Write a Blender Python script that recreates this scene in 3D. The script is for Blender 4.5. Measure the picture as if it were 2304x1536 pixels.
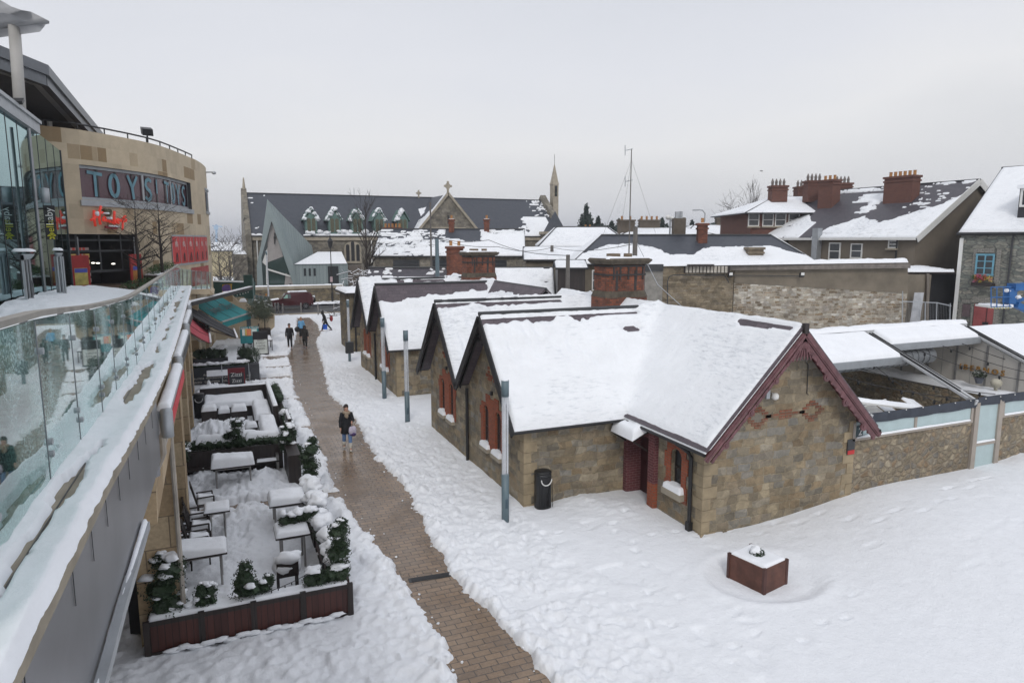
import bpy, bmesh, math, random
import numpy as np
from mathutils import Vector, Matrix, noise as mnoise
R = math.radians
rnd = random.Random(7)
for o in list(bpy.data.objects): bpy.data.objects.remove(o)
scene = bpy.context.scene
COL = scene.collection
# ------------------------------------------------------------ camera
F_PX, CAM_Z = 1536.0, 7.6
PITCH = math.atan(228/F_PX); HF = math.hypot(F_PX, 228.0)
YAW = math.atan((1152-490)/HF)
cam_d = bpy.data.cameras.new("camera"); cam = bpy.data.objects.new("camera", cam_d); COL.objects.link(cam)
cam_d.sensor_width = 36; cam_d.lens = 24; cam_d.clip_end = 9000; cam_d.clip_start = 0.05
cam.location = (0, 0, CAM_Z); cam.rotation_euler = (R(90)-PITCH, 0, -YAW)
scene.camera = cam
# ------------------------------------------------------------ world / light
SUN_EL, SUN_AZ = 38.0, 205.0
w = bpy.data.worlds.new("World"); scene.world = w; w.use_nodes = True
nt = w.node_tree; nt.nodes.clear()
def wn(t): return nt.nodes.new(t)
out = wn('ShaderNodeOutputWorld'); bg = wn('ShaderNodeBackground'); bg2 = wn('ShaderNodeBackground'); mixs = wn('ShaderNodeMixShader')
sky = wn('ShaderNodeTexSky'); sky.sky_type = 'NISHITA'; sky.sun_disc = False
sky.sun_elevation = R(SUN_EL); sky.sun_rotation = R(SUN_AZ); sky.air_density = 1.5; sky.dust_density = 4
nt.links.new(sky.outputs[0], bg.inputs[0]); bg.inputs[1].default_value = 0.1
tc = wn('ShaderNodeTexCoord'); sep = wn('ShaderNodeSeparateXYZ'); nt.links.new(tc.outputs['Generated'], sep.inputs[0])
mp = wn('ShaderNodeMapping'); mp.inputs['Scale'].default_value = (1, 1, 3.5); nt.links.new(tc.outputs['Generated'], mp.inputs[0])
nz = wn('ShaderNodeTexNoise'); nz.inputs['Scale'].default_value = 1.6; nz.inputs['Detail'].default_value = 6; nz.inputs['Roughness'].default_value = .5
nt.links.new(mp.outputs[0], nz.inputs[0])
ma = wn('ShaderNodeMath'); ma.operation = 'MULTIPLY_ADD'; ma.inputs[1].default_value = .30; nt.links.new(nz.outputs[0], ma.inputs[0]); nt.links.new(sep.outputs[2], ma.inputs[2])
cr = wn('ShaderNodeValToRGB'); nt.links.new(ma.outputs[0], cr.inputs[0])
e = cr.color_ramp.elements
e[0].position = 0.0; e[0].color = (.52, .54, .575, 1)
e[1].position = 1.0; e[1].color = (.70, .72, .78, 1)
for p, c in ((.10, (.55, .565, .60)), (.17, (.59, .60, .63)), (.24, (.615, .62, .64)), (.31, (.685, .685, .70)), (.40, (.63, .64, .68)), (.52, (.58, .595, .64))):
    x = e.new(p); x.color = (*c, 1)
nt.links.new(cr.outputs[0], bg2.inputs[0]); bg2.inputs[1].default_value = 1.12
mixs.inputs[0].default_value = 0.93
nt.links.new(bg.outputs[0], mixs.inputs[1]); nt.links.new(bg2.outputs[0], mixs.inputs[2]); nt.links.new(mixs.outputs[0], out.inputs[0])
sl = bpy.data.lights.new("sun", 'SUN'); sl.energy = .85; sl.angle = R(12); sl.color = (1, .97, .93)
so = bpy.data.objects.new("sun", sl); COL.objects.link(so)
so.rotation_euler = (R(90-SUN_EL), 0, R(180-SUN_AZ)+R(0)); so.location = (0, 0, 50)
scene.view_settings.view_transform = 'Standard'; scene.view_settings.look = 'None'; scene.view_settings.gamma = 1
scene.view_settings.exposure = 0.21
scene.render.engine = 'CYCLES'; scene.cycles.max_bounces = 8; scene.cycles.transparent_max_bounces = 24
# ------------------------------------------------------------ pixel helpers (2304x1536 photograph -> world point on a chosen plane)
_F = Vector((math.sin(YAW)*math.cos(PITCH), math.cos(YAW)*math.cos(PITCH), -math.sin(PITCH)))
_R = Vector((math.cos(YAW), -math.sin(YAW), 0)); _U = _R.cross(_F)
HFW = Vector((math.sin(YAW), math.cos(YAW), 0))
CAM = Vector((0, 0, CAM_Z))
def ray(x, y): return _F + _R*((x-1152)/F_PX) + _U*((768-y)/F_PX)
def G(x, y, z=0.0):
    d = ray(x, y); return CAM + d*((z-CAM_Z)/d.z)
def PX(x, y, X):
    d = ray(x, y); return CAM + d*(X/d.x)
def PY(x, y, Y):
    d = ray(x, y); return CAM + d*(Y/d.y)
def PD(x, y, D):
    d = ray(x, y); return CAM + d*(D/(d.dot(HFW)))
# ------------------------------------------------------------ mesh builder
class MB:
    def __init__(s): s.v = []; s.f = []
    def add(s, vs, fs):
        n = len(s.v); s.v += [tuple(p) for p in vs]; s.f += [tuple(i+n for i in f) for f in fs]; return s
    def box(s, a, b):
        x0, x1 = sorted((a[0], b[0])); y0, y1 = sorted((a[1], b[1])); z0, z1 = sorted((a[2], b[2]))
        return s.add([(x0,y0,z0),(x1,y0,z0),(x1,y1,z0),(x0,y1,z0),(x0,y0,z1),(x1,y0,z1),(x1,y1,z1),(x0,y1,z1)],
              [(0,3,2,1),(4,5,6,7),(0,1,5,4),(1,2,6,5),(2,3,7,6),(3,0,4,7)])
    def obox(s, c, ax, ay, az):
        c, ax, ay, az = map(Vector, (c, ax, ay, az))   # centre and half-axes
        vs = [c+ax*i+ay*j+az*k for k in (-1,1) for i, j in ((-1,-1),(1,-1),(1,1),(-1,1))]
        return s.add(vs, [(0,3,2,1),(4,5,6,7),(0,1,5,4),(1,2,6,5),(2,3,7,6),(3,0,4,7)])
    def bar(s, a, b, w, h=None, up=(0,0,1)):
        a, b = Vector(a), Vector(b); h = w if h is None else h; d = (b-a); up = Vector(up)
        sx = d.cross(up)
        if sx.length < 1e-5: sx = d.cross(Vector((1,0,0)))
        sx.normalize(); u = sx.cross(d).normalized()
        return s.obox((a+b)/2, sx*w/2, d/2, u*h/2)
    def prism(s, pts, ext):
        pts = [Vector(p) for p in pts]; ext = Vector(ext); n = len(pts)
        vs = pts+[p+ext for p in pts]
        nrm = Vector((0,0,0))
        for i in range(n): nrm += pts[i].cross(pts[(i+1) % n])
        fl = nrm.dot(ext) > 0
        fs = [tuple(range(n)), tuple(range(2*n-1, n-1, -1))]
        if fl: fs = [tuple(reversed(f)) for f in fs]
        for i in range(n):
            j = (i+1) % n; q = (i, i+n, j+n, j); fs.append(tuple(reversed(q)) if fl else q)
        return s.add(vs, fs)
    def slab(s, quad, th):
        q = [Vector(p) for p in quad]; n = (q[1]-q[0]).cross(q[-1]-q[0]).normalized()
        return s.prism(q, -n*th)
    def tube(s, pts, r, n=8, cap=True):
        pts = [Vector(p) for p in pts]; m = len(pts)
        rs = r if isinstance(r, (list, tuple)) else [r]*m
        ref = None; base = len(s.v); vs = []
        for i, p in enumerate(pts):
            d = (pts[min(i+1, m-1)]-pts[max(i-1, 0)])
            if d.length < 1e-9: d = Vector((0,0,1))
            d.normalize()
            if ref is None: ref = d.cross(Vector((0,0,1)) if abs(d.z) < .9 else Vector((1,0,0))).normalized()
            else:
                ref = (ref - d*ref.dot(d))
                if ref.length < 1e-6: ref = d.orthogonal()
                ref.normalize()
            bt = d.cross(ref)
            for k in range(n):
                a = 2*math.pi*k/n; vs.append(p+(ref*math.cos(a)+bt*math.sin(a))*rs[i])
        fs = [(i*n+k, i*n+(k+1) % n, (i+1)*n+(k+1) % n, (i+1)*n+k) for i in range(m-1) for k in range(n)]
        if cap: fs += [tuple(range(n-1, -1, -1)), tuple((m-1)*n+k for k in range(n))]
        return s.add(vs, fs)
    def lathe(s, c, prof, n=16):
        c = Vector(c); vs = []; m = len(prof)
        for r, z in prof:
            for k in range(n):
                a = 2*math.pi*k/n; vs.append(c+Vector((r*math.cos(a), r*math.sin(a), z)))
        fs = [(i*n+k, i*n+(k+1) % n, (i+1)*n+(k+1) % n, (i+1)*n+k) for i in range(m-1) for k in range(n)]
        fs += [tuple(range(n-1, -1, -1)), tuple((m-1)*n+k for k in range(n))]
        return s.add(vs, fs)
    def rings(s, rings):      # list of closed rings (same count)
        n = len(rings[0]); m = len(rings); vs = [p for r_ in rings for p in r_]
        fs = [(i*n+k, i*n+(k+1) % n, (i+1)*n+(k+1) % n, (i+1)*n+k) for i in range(m-1) for k in range(n)]
        fs += [tuple(range(n-1, -1, -1)), tuple((m-1)*n+k for k in range(n))]
        return s.add(vs, fs)
    def blob(s, c, r, amp=.15, seg=10, seed=0, fr=1.5, flat=None):
        c = Vector(c); r = Vector(r) if not isinstance(r, (int, float)) else Vector((r, r, r)); n = seg*2; vs = []
        for i in range(seg+1):
            t = math.pi*i/seg
            for k in range(n):
                a = 2*math.pi*k/n; d = Vector((math.sin(t)*math.cos(a), math.sin(t)*math.sin(a), math.cos(t)))
                q = 1+amp*mnoise.noise(d*fr+Vector((seed*3.1, seed*1.7, seed)))*2
                p = Vector((d.x*r.x*q, d.y*r.y*q, d.z*r.z*q))
                if flat is not None and p.z < flat: p.z = flat
                vs.append(c+p)
        fs = [(i*n+k, (i+1)*n+k, (i+1)*n+(k+1) % n, i*n+(k+1) % n) for i in range(seg) for k in range(n)]
        return s.add(vs, fs)
    def mesh(s, name, origin=(0,0,0), smooth=False, uv=True):
        me = bpy.data.meshes.new(name); o = Vector(origin)
        V = np.array(s.v, dtype=np.float64).reshape(-1, 3)-np.array(o)
        me.from_pydata(V.tolist(), [], s.f); me.update()
        if uv: auto_uv(me, o)
        if smooth: me.polygons.foreach_set('use_smooth', [True]*len(me.polygons))
        return me
def auto_uv(me, off=(0,0,0)):
    lay = me.uv_layers.new(name='UVMap'); nl = len(me.loops); npl = len(me.polygons)
    if nl == 0: return
    co = np.empty(len(me.vertices)*3); me.vertices.foreach_get('co', co); co = co.reshape(-1, 3)+np.array(off)
    nr = np.empty(npl*3); me.polygons.foreach_get('normal', nr); nr = nr.reshape(-1, 3)
    tot = np.empty(npl, dtype=int); me.polygons.foreach_get('loop_total', tot)
    vi = np.empty(nl, dtype=int); me.loops.foreach_get('vertex_index', vi)
    flat = np.abs(nr[:, 2]) > .97
    u = np.stack([-nr[:, 1], nr[:, 0], np.zeros(npl)], 1); l = np.linalg.norm(u, axis=1); l[l < 1e-9] = 1; u /= l[:, None]
    u[flat] = (1, 0, 0)
    v = np.cross(nr, u); v[flat] = (0, 1, 0)
    U = np.repeat(u, tot, 0); W = np.repeat(v, tot, 0); P = co[vi]
    uvs = np.stack([(P*U).sum(1), (P*W).sum(1)], 1)
    lay.data.foreach_set('uv', uvs.ravel())
def setp(o, label=None, cat=None, group=None, kind=None):
    if label: o['label'] = label
    if cat: o['category'] = cat
    if group: o['group'] = group
    if kind: o['kind'] = kind
    return o
def mkobj(name, me, mat, loc=(0,0,0), parent=None):
    o = bpy.data.objects.new(name, me); COL.objects.link(o); o.location = loc
    if mat is not None:
        for m in (mat if isinstance(mat, (list, tuple)) else [mat]): me.materials.append(m)
    if parent is not None: o.parent = parent
    return o
def wloc(o):
    p = Vector(o.location); q = o.parent
    while q is not None: p += Vector(q.location); q = q.parent
    return p
def thing(name, label, cat, loc, group=None):
    o = bpy.data.objects.new(name, None); o.empty_display_size = .2; COL.objects.link(o); o.location = loc
    return setp(o, label, cat, group)
SPLIT = {'clamp':'clamp','panel_joints':'panel_joint','access_hatch':'access_hatch','amber_lettering_':'x','warning_stripes':'warning_stripe','trough':'trough','picture':'picture','snow_clumps':'snow_clump','string_course':'string_course','bracket':'bracket','downpipe':'downpipe','chimney_pot':'chimney_pot','lancet_light':'lancet_light','bulb':'bulb','steel_posts':'steel_post','post':'post','corner_posts':'corner_post','wheels':'wheel','tail_light':'tail_light','headlight':'headlight','lamp_head':'lamp_head','leg':'leg','quoins':'quoins','white_fins':'white_fin','sheet':'sheet','cowl':'cowl','lancet_window':'lancet_window','pale_stone_panel':'pale_panel','seamed_roof':'seamed_roof','rear_door':'rear_door','pane':'pane','window':'window','shop_lights':'shop_light','red_poster':'red_poster','ceiling_rail':'ceiling_rail','brick_ornament':'brick_ornament','roof_rail':'roof_rail','wheel_arch':'wheel_arch','frosted_glass':'frosted_glass','side_frame':'side_frame','poster_figure':'poster_figure','stay_wires':'stay_wire','rotten_lintel':'lintel','cable_conduit':'cable_conduit','ridge_tiles':'ridge_tiles','eyes':'eye','painted_letters':'painted_letter','pull_handles':'pull_handle'}
def islands(mb, merge=.06):
    n = len(mb.v); p = list(range(n))
    def find(a):
        while p[a] != a: p[a] = p[p[a]]; a = p[a]
        return a
    for f in mb.f:
        r0 = find(f[0])
        for i in f[1:]: p[find(i)] = r0
    g = {}
    for i in range(n): g.setdefault(find(i), []).append(i)
    V = np.array(mb.v); bb = [(V[ix].min(0)-merge, V[ix].max(0)+merge, ix) for ix in g.values()]
    if len(bb) > 400: return None
    q = list(range(len(bb)))
    def fq(a):
        while q[a] != a: a = q[a]
        return a
    for i in range(len(bb)):
        for j in range(i):
            if (bb[i][0] <= bb[j][1]).all() and (bb[j][0] <= bb[i][1]).all(): q[fq(i)] = fq(j)
    h = {}
    for i in range(len(bb)): h.setdefault(fq(i), []).extend(bb[i][2])
    return list(h.values())
def part(parent, name, mb, mat, smooth=False, label=None, uv=True, kind=None):
    if name in SPLIT:
        isl = islands(mb, .02 if name == 'chimney_pot' else .05)
        if isl and 1 < len(isl) <= 60:
            first = None
            for ix in isl:
                ix = sorted(ix); re_ = {a: k for k, a in enumerate(ix)}; m2 = MB(); m2.v = [mb.v[a] for a in ix]; m2.f = [tuple(re_[a] for a in f) for f in mb.f if f[0] in re_]
                o = mkobj(SPLIT[name], m2.mesh(name, wloc(parent), smooth, uv), mat, (0,0,0), parent)
                if label: o['label'] = label
                first = first or o
            return first
    o = mkobj(name, mb.mesh(name, wloc(parent), smooth, uv), mat, (0,0,0), parent)
    if label: o['label'] = label
    if kind: o['kind'] = kind
    return o
def solo(name, mb, mat, label, cat, group=None, smooth=False, uv=True, loc=None, kind=None):
    V = np.array(mb.v); loc = loc or (float(V[:,0].mean()), float(V[:,1].mean()), float(V[:,2].min()))
    o = mkobj(name, mb.mesh(name, loc, smooth, uv), mat, loc); return setp(o, label, cat, group, kind)
def struct(name, mb, mat, smooth=False, uv=True):
    o = mkobj(name, mb.mesh(name, (0,0,0), smooth, uv), mat); o['kind'] = 'structure'; return o
def dup(root, loc, label=None, group=None, rz=None):
    r = root.copy(); COL.objects.link(r); r.location = loc
    if rz is not None: r.rotation_euler = (0, 0, rz)
    if label: r['label'] = label
    if group: r['group'] = group
    for ch in list(root.children):
        c = ch.copy(); COL.objects.link(c); c.parent = r
        for g in list(ch.children):
            d = g.copy(); COL.objects.link(d); d.parent = c
    return r
# ------------------------------------------------------------ numpy noise
def _h(ix, iy, s):
    n = (ix*374761393+iy*668265263+s*1442695041) & 0x7fffffff
    n = ((n ^ (n >> 13))*1274126177) & 0x7fffffff
    return ((n ^ (n >> 16)) & 0xffff)/65535.0
def vn(x, y, s=0):
    x0 = np.floor(x).astype(np.int64); y0 = np.floor(y).astype(np.int64); fx = x-x0; fy = y-y0
    fx = fx*fx*(3-2*fx); fy = fy*fy*(3-2*fy)
    a = _h(x0, y0, s); b = _h(x0+1, y0, s); c = _h(x0, y0+1, s); d = _h(x0+1, y0+1, s)
    return (a*(1-fx)+b*fx)*(1-fy)+(c*(1-fx)+d*fx)*fy
def fbm(x, y, s=0, o=4, g=.5):
    r = 0; a = 1; t = 0
    for i in range(o): r = r+a*vn(x*2**i+i*17.3, y*2**i+i*9.1, s+i); t += a; a *= g
    return r/t*2-1
def sst(a, b, x):
    t = np.clip((x-a)/(b-a), 0, 1); return t*t*(3-2*t)
def gridmesh(name, X, Y, Z, mask=None, mat=None, smooth=True, origin=(0,0,0)):
    ny, nx = X.shape
    idx = np.arange(nx*ny).reshape(ny, nx)
    q = np.stack([idx[:-1,:-1], idx[:-1,1:], idx[1:,1:], idx[1:,:-1]], -1).reshape(-1, 4)
    if mask is not None:
        m = mask.ravel(); q = q[m[q].all(1)]
        used = np.unique(q); re = -np.ones(nx*ny, dtype=int); re[used] = np.arange(len(used)); q = re[q]
    else: used = np.arange(nx*ny)
    V = np.stack([X.ravel(), Y.ravel(), Z.ravel()], 1)[used]-np.array(origin)
    me = bpy.data.meshes.new(name)
    me.vertices.add(len(V)); me.vertices.foreach_set('co', V.ravel())
    me.loops.add(len(q)*4); me.loops.foreach_set('vertex_index', q.ravel().astype(np.int32))
    me.polygons.add(len(q)); me.polygons.foreach_set('loop_start', np.arange(0, len(q)*4, 4, dtype=np.int32))
    me.polygons.foreach_set('loop_total', np.full(len(q), 4, dtype=np.int32)) if bpy.app.version < (4, 0) else None
    me.update(calc_edges=True); me.validate()
    if smooth: me.polygons.foreach_set('use_smooth', [True]*len(me.polygons))
    if mat: me.materials.append(mat)
    return me
# ------------------------------------------------------------ materials
def nodes(name):
    m = bpy.data.materials.new(name); m.use_nodes = True; t = m.node_tree; t.nodes.clear()
    o = t.nodes.new('ShaderNodeOutputMaterial'); b = t.nodes.new('ShaderNodeBsdfPrincipled'); t.links.new(b.outputs[0], o.inputs[0])
    return m, t, b
def N(t, typ, **kw):
    n = t.nodes.new(typ)
    for k, v in kw.items():
        if k in n.inputs: n.inputs[k].default_value = v
        else: setattr(n, k, v)
    return n
def L(t, a, b): t.links.new(a, b)
def ramp(t, src, stops):
    r = t.nodes.new('ShaderNodeValToRGB'); L(t, src, r.inputs[0]); e = r.color_ramp.elements
    e[0].position, e[0].color = stops[0][0], (*stops[0][1], 1); e[1].position, e[1].color = stops[-1][0], (*stops[-1][1], 1)
    for p, c in stops[1:-1]: x = e.new(p); x.color = (*c, 1)
    return r
def mixc(t, fac, a, b, mode='MIX'):
    m = t.nodes.new('ShaderNodeMix'); m.data_type = 'RGBA'; m.blend_type = mode
    for i, s in ((0, fac), (6, a), (7, b)):
        if hasattr(s, 'is_output'): L(t, s, m.inputs[i])
        else: m.inputs[i].default_value = s if i == 0 else (*s, 1)
    return m.outputs[2]
def bump(t, b, h, st=.3, d=.02):
    n = N(t, 'ShaderNodeBump'); n.inputs['Strength'].default_value = st; n.inputs['Distance'].default_value = d
    L(t, h, n.inputs['Height']); L(t, n.outputs[0], b.inputs['Normal']); return n
def sc(c, k): return tuple(min(1, x*k) for x in c)
MATS = {}
def plain(name, col, rough=.6, metal=0, var=.25, scale=3.0, bmp=.15, spec=.5, emit=None):
    if name in MATS: return MATS[name]
    m, t, b = nodes(name); tc = N(t, 'ShaderNodeTexCoord')
    n = N(t, 'ShaderNodeTexNoise', Scale=scale, Detail=6.0, Roughness=.6); L(t, tc.outputs['Object'], n.inputs[0])
    r = ramp(t, n.outputs[0], [(.25, sc(col, 1-var)), (.75, sc(col, 1+var))]); L(t, r.outputs[0], b.inputs[0])
    b.inputs['Roughness'].default_value = rough; b.inputs['Metallic'].default_value = metal; b.inputs['Specular IOR Level'].default_value = spec
    n2 = N(t, 'ShaderNodeTexNoise', Scale=scale*12, Detail=4.0); L(t, tc.outputs['Object'], n2.inputs[0]); bump(t, b, n2.outputs[0], bmp, .01)
    if emit: b.inputs['Emission Color'].default_value = (*emit[0], 1); b.inputs['Emission Strength'].default_value = emit[1]
    MATS[name] = m; return m
def snow_mat(name, col=(.84, .86, .89), s1=2.0, b1=.5, s2=25, b2=.3, d1=.05, d2=.01):
    m, t, b = nodes(name); tc = N(t, 'ShaderNodeTexCoord')
    n = N(t, 'ShaderNodeTexNoise', Scale=s1, Detail=9.0, Roughness=.68); L(t, tc.outputs['Object'], n.inputs[0])
    n2 = N(t, 'ShaderNodeTexNoise', Scale=s2, Detail=5.0, Roughness=.7); L(t, tc.outputs['Object'], n2.inputs[0])
    r = ramp(t, n.outputs[0], [(.3, sc(col, .95)), (.7, sc(col, 1.03))]); cc = r.outputs[0]
    if name == 'roof snow':
        mp = N(t, 'ShaderNodeMapping'); mp.inputs['Scale'].default_value = (1, 1, 5); L(t, tc.outputs['Object'], mp.inputs[0]); n7 = N(t, 'ShaderNodeTexNoise', Scale=3.2, Detail=8.0, Roughness=.72); L(t, mp.outputs[0], n7.inputs[0]); n8 = N(t, 'ShaderNodeTexNoise', Scale=.35, Detail=3.0); L(t, tc.outputs['Object'], n8.inputs[0])
        a8 = N(t, 'ShaderNodeMath', operation='MULTIPLY_ADD'); L(t, n8.outputs[0], a8.inputs[0]); a8.inputs[1].default_value = .6; a8.inputs[2].default_value = -.30; a9 = N(t, 'ShaderNodeMath', operation='ADD'); L(t, n7.outputs[0], a9.inputs[0]); L(t, a8.outputs[0], a9.inputs[1]); r7 = ramp(t, a9.outputs[0], [(.54, (1,1,1)), (.64, (.87,.88,.89)), (.78, (.60,.60,.62))]); cc = mixc(t, 1.0, cc, r7.outputs[0], 'MULTIPLY')
    L(t, cc, b.inputs[0])
    b.inputs['Roughness'].default_value = .75; b.inputs['Specular IOR Level'].default_value = .25
    a = N(t, 'ShaderNodeBump'); a.inputs['Strength'].default_value = b1; a.inputs['Distance'].default_value = d1; L(t, n.outputs[0], a.inputs['Height'])
    c = N(t, 'ShaderNodeBump'); c.inputs['Strength'].default_value = b2; c.inputs['Distance'].default_value = d2; L(t, n2.outputs[0], c.inputs['Height'])
    L(t, a.outputs[0], c.inputs['Normal']); L(t, c.outputs[0], b.inputs['Normal']); return m
SNOW = snow_mat('snow'); SNOWG = snow_mat('trodden snow', (.82, .84, .87), 3.0, .6, 16, .55, .07, .025)
SNOWR = snow_mat('roof snow', (.84, .86, .885), 1.6, .7, 11, .6, .06, .03)
def uvmap(t, sx=1, sy=1, wob=0.0, ws=2.0):
    tc = N(t, 'ShaderNodeTexCoord'); mp = N(t, 'ShaderNodeMapping'); mp.inputs['Scale'].default_value = (sx, sy, 1)
    if wob:
        n = N(t, 'ShaderNodeTexNoise', Scale=ws, Detail=3.0); L(t, tc.outputs['UV'], n.inputs[0])
        v = N(t, 'ShaderNodeVectorMath', operation='MULTIPLY_ADD'); L(t, n.outputs['Color'], v.inputs[0]); v.inputs[1].default_value = (wob, wob, 0); L(t, tc.outputs['UV'], v.inputs[2])
        L(t, v.outputs[0], mp.inputs[0])
    else: L(t, tc.outputs['UV'], mp.inputs[0])
    return mp.outputs[0], tc
def rubble(name, cols, sx=2.2, sy=3.4, mortar=(.30, .26, .20), mw=.05, stain=.5, bst=.5, wob=.25):
    m, t, b = nodes(name); uv, tc = uvmap(t, sx, sy, wob, 1.6)
    v = N(t, 'ShaderNodeTexVoronoi', voronoi_dimensions='2D', Scale=1.0, Randomness=.85); L(t, uv, v.inputs['Vector'])
    ve = N(t, 'ShaderNodeTexVoronoi', voronoi_dimensions='2D', feature='DISTANCE_TO_EDGE', Scale=1.0, Randomness=.85); L(t, uv, ve.inputs['Vector'])
    sp = N(t, 'ShaderNodeSeparateColor'); L(t, v.outputs['Color'], sp.inputs[0])
    st = [(i/(len(cols)-1), c) for i, c in enumerate(cols)]
    cr_ = ramp(t, sp.outputs[0], st); cr_.color_ramp.interpolation = 'LINEAR'
    n = N(t, 'ShaderNodeTexNoise', Scale=11.0, Detail=9.0, Roughness=.75); L(t, tc.outputs['UV'], n.inputs[0])
    c = mixc(t, .55, cr_.outputs[0], n.outputs[0], 'OVERLAY')
    vb = N(t, 'ShaderNodeTexVoronoi', voronoi_dimensions='2D', Scale=2.3, Randomness=1.0); L(t, uv, vb.inputs['Vector']); sp2 = N(t, 'ShaderNodeSeparateColor'); L(t, vb.outputs['Color'], sp2.inputs[0]); r2 = ramp(t, sp2.outputs[1], [(.2, (.72,.70,.68)), (.8, (1.2,1.18,1.12))]); c = mixc(t, .7, c, r2.outputs[0], 'MULTIPLY')
    nb_ = N(t, 'ShaderNodeTexNoise', Scale=5.0, Detail=7.0, Roughness=.7); L(t, tc.outputs['UV'], nb_.inputs[0]); nm_ = N(t, 'ShaderNodeMath', operation='MULTIPLY_ADD'); L(t, nb_.outputs[0], nm_.inputs[0]); nm_.inputs[1].default_value = .34; nm_.inputs[2].default_value = -.165; ad_ = N(t, 'ShaderNodeMath', operation='ADD'); L(t, ve.outputs['Distance'], ad_.inputs[0]); L(t, nm_.outputs[0], ad_.inputs[1])
    er = ramp(t, ad_.outputs[0], [(mw*.2, (0,0,0)), (mw*2.2, (1,1,1))])
    c = mixc(t, er.outputs[0], mortar, c)
    n3 = N(t, 'ShaderNodeTexNoise', Scale=.55, Detail=6.0, Roughness=.65); L(t, tc.outputs['UV'], n3.inputs[0])
    sr = ramp(t, n3.outputs[0], [(.42, (1,1,1)), (.64, (.45, .42, .38))]); c = mixc(t, stain, c, sr.outputs[0], 'MULTIPLY')
    L(t, c, b.inputs[0]); b.inputs['Roughness'].default_value = .88
    hm = N(t, 'ShaderNodeMath', operation='MULTIPLY_ADD'); L(t, n.outputs[0], hm.inputs[0]); hm.inputs[1].default_value = .6; L(t, er.outputs[0], hm.inputs[2])
    bump(t, b, hm.outputs[0], bst, .035); MATS[name] = m; return m
def brick(name, c1, c2, mortar, w=.225, h=.075, mw=.01, var=.4, off=.5, bst=.35, rough=.85, stain=.4, sw=1.0):
    m, t, b = nodes(name); uv, tc = uvmap(t, 1, 1, .0)
    br = N(t, 'ShaderNodeTexBrick'); L(t, uv, br.inputs[0]); br.offset = off
    br.inputs['Color1'].default_value = (*c1, 1); br.inputs['Color2'].default_value = (*c2, 1); br.inputs['Mortar'].default_value = (*mortar, 1)
    br.inputs['Scale'].default_value = sw; br.inputs['Brick Width'].default_value = w; br.inputs['Row Height'].default_value = h; br.inputs['Mortar Size'].default_value = mw
    br.inputs['Mortar Smooth'].default_value = .2
    n = N(t, 'ShaderNodeTexNoise', Scale=1.3, Detail=8.0, Roughness=.7); L(t, tc.outputs['UV'], n.inputs[0])
    r = ramp(t, n.outputs[0], [(.35, (1,1,1)), (.68, (1-var, 1-var, 1-var))]); c = mixc(t, stain, br.outputs[0], r.outputs[0], 'MULTIPLY')
    n2 = N(t, 'ShaderNodeTexNoise', Scale=14.0, Detail=5.0); L(t, tc.outputs['UV'], n2.inputs[0]); c = mixc(t, .35, c, n2.outputs[0], 'OVERLAY')
    L(t, c, b.inputs[0]); b.inputs['Roughness'].default_value = rough
    iv = N(t, 'ShaderNodeMath', operation='MULTIPLY_ADD'); L(t, br.outputs['Fac'], iv.inputs[0]); iv.inputs[1].default_value = -1; L(t, n2.outputs[0], iv.inputs[2])
    bump(t, b, iv.outputs[0], bst, .012); MATS[name] = m; return m
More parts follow.
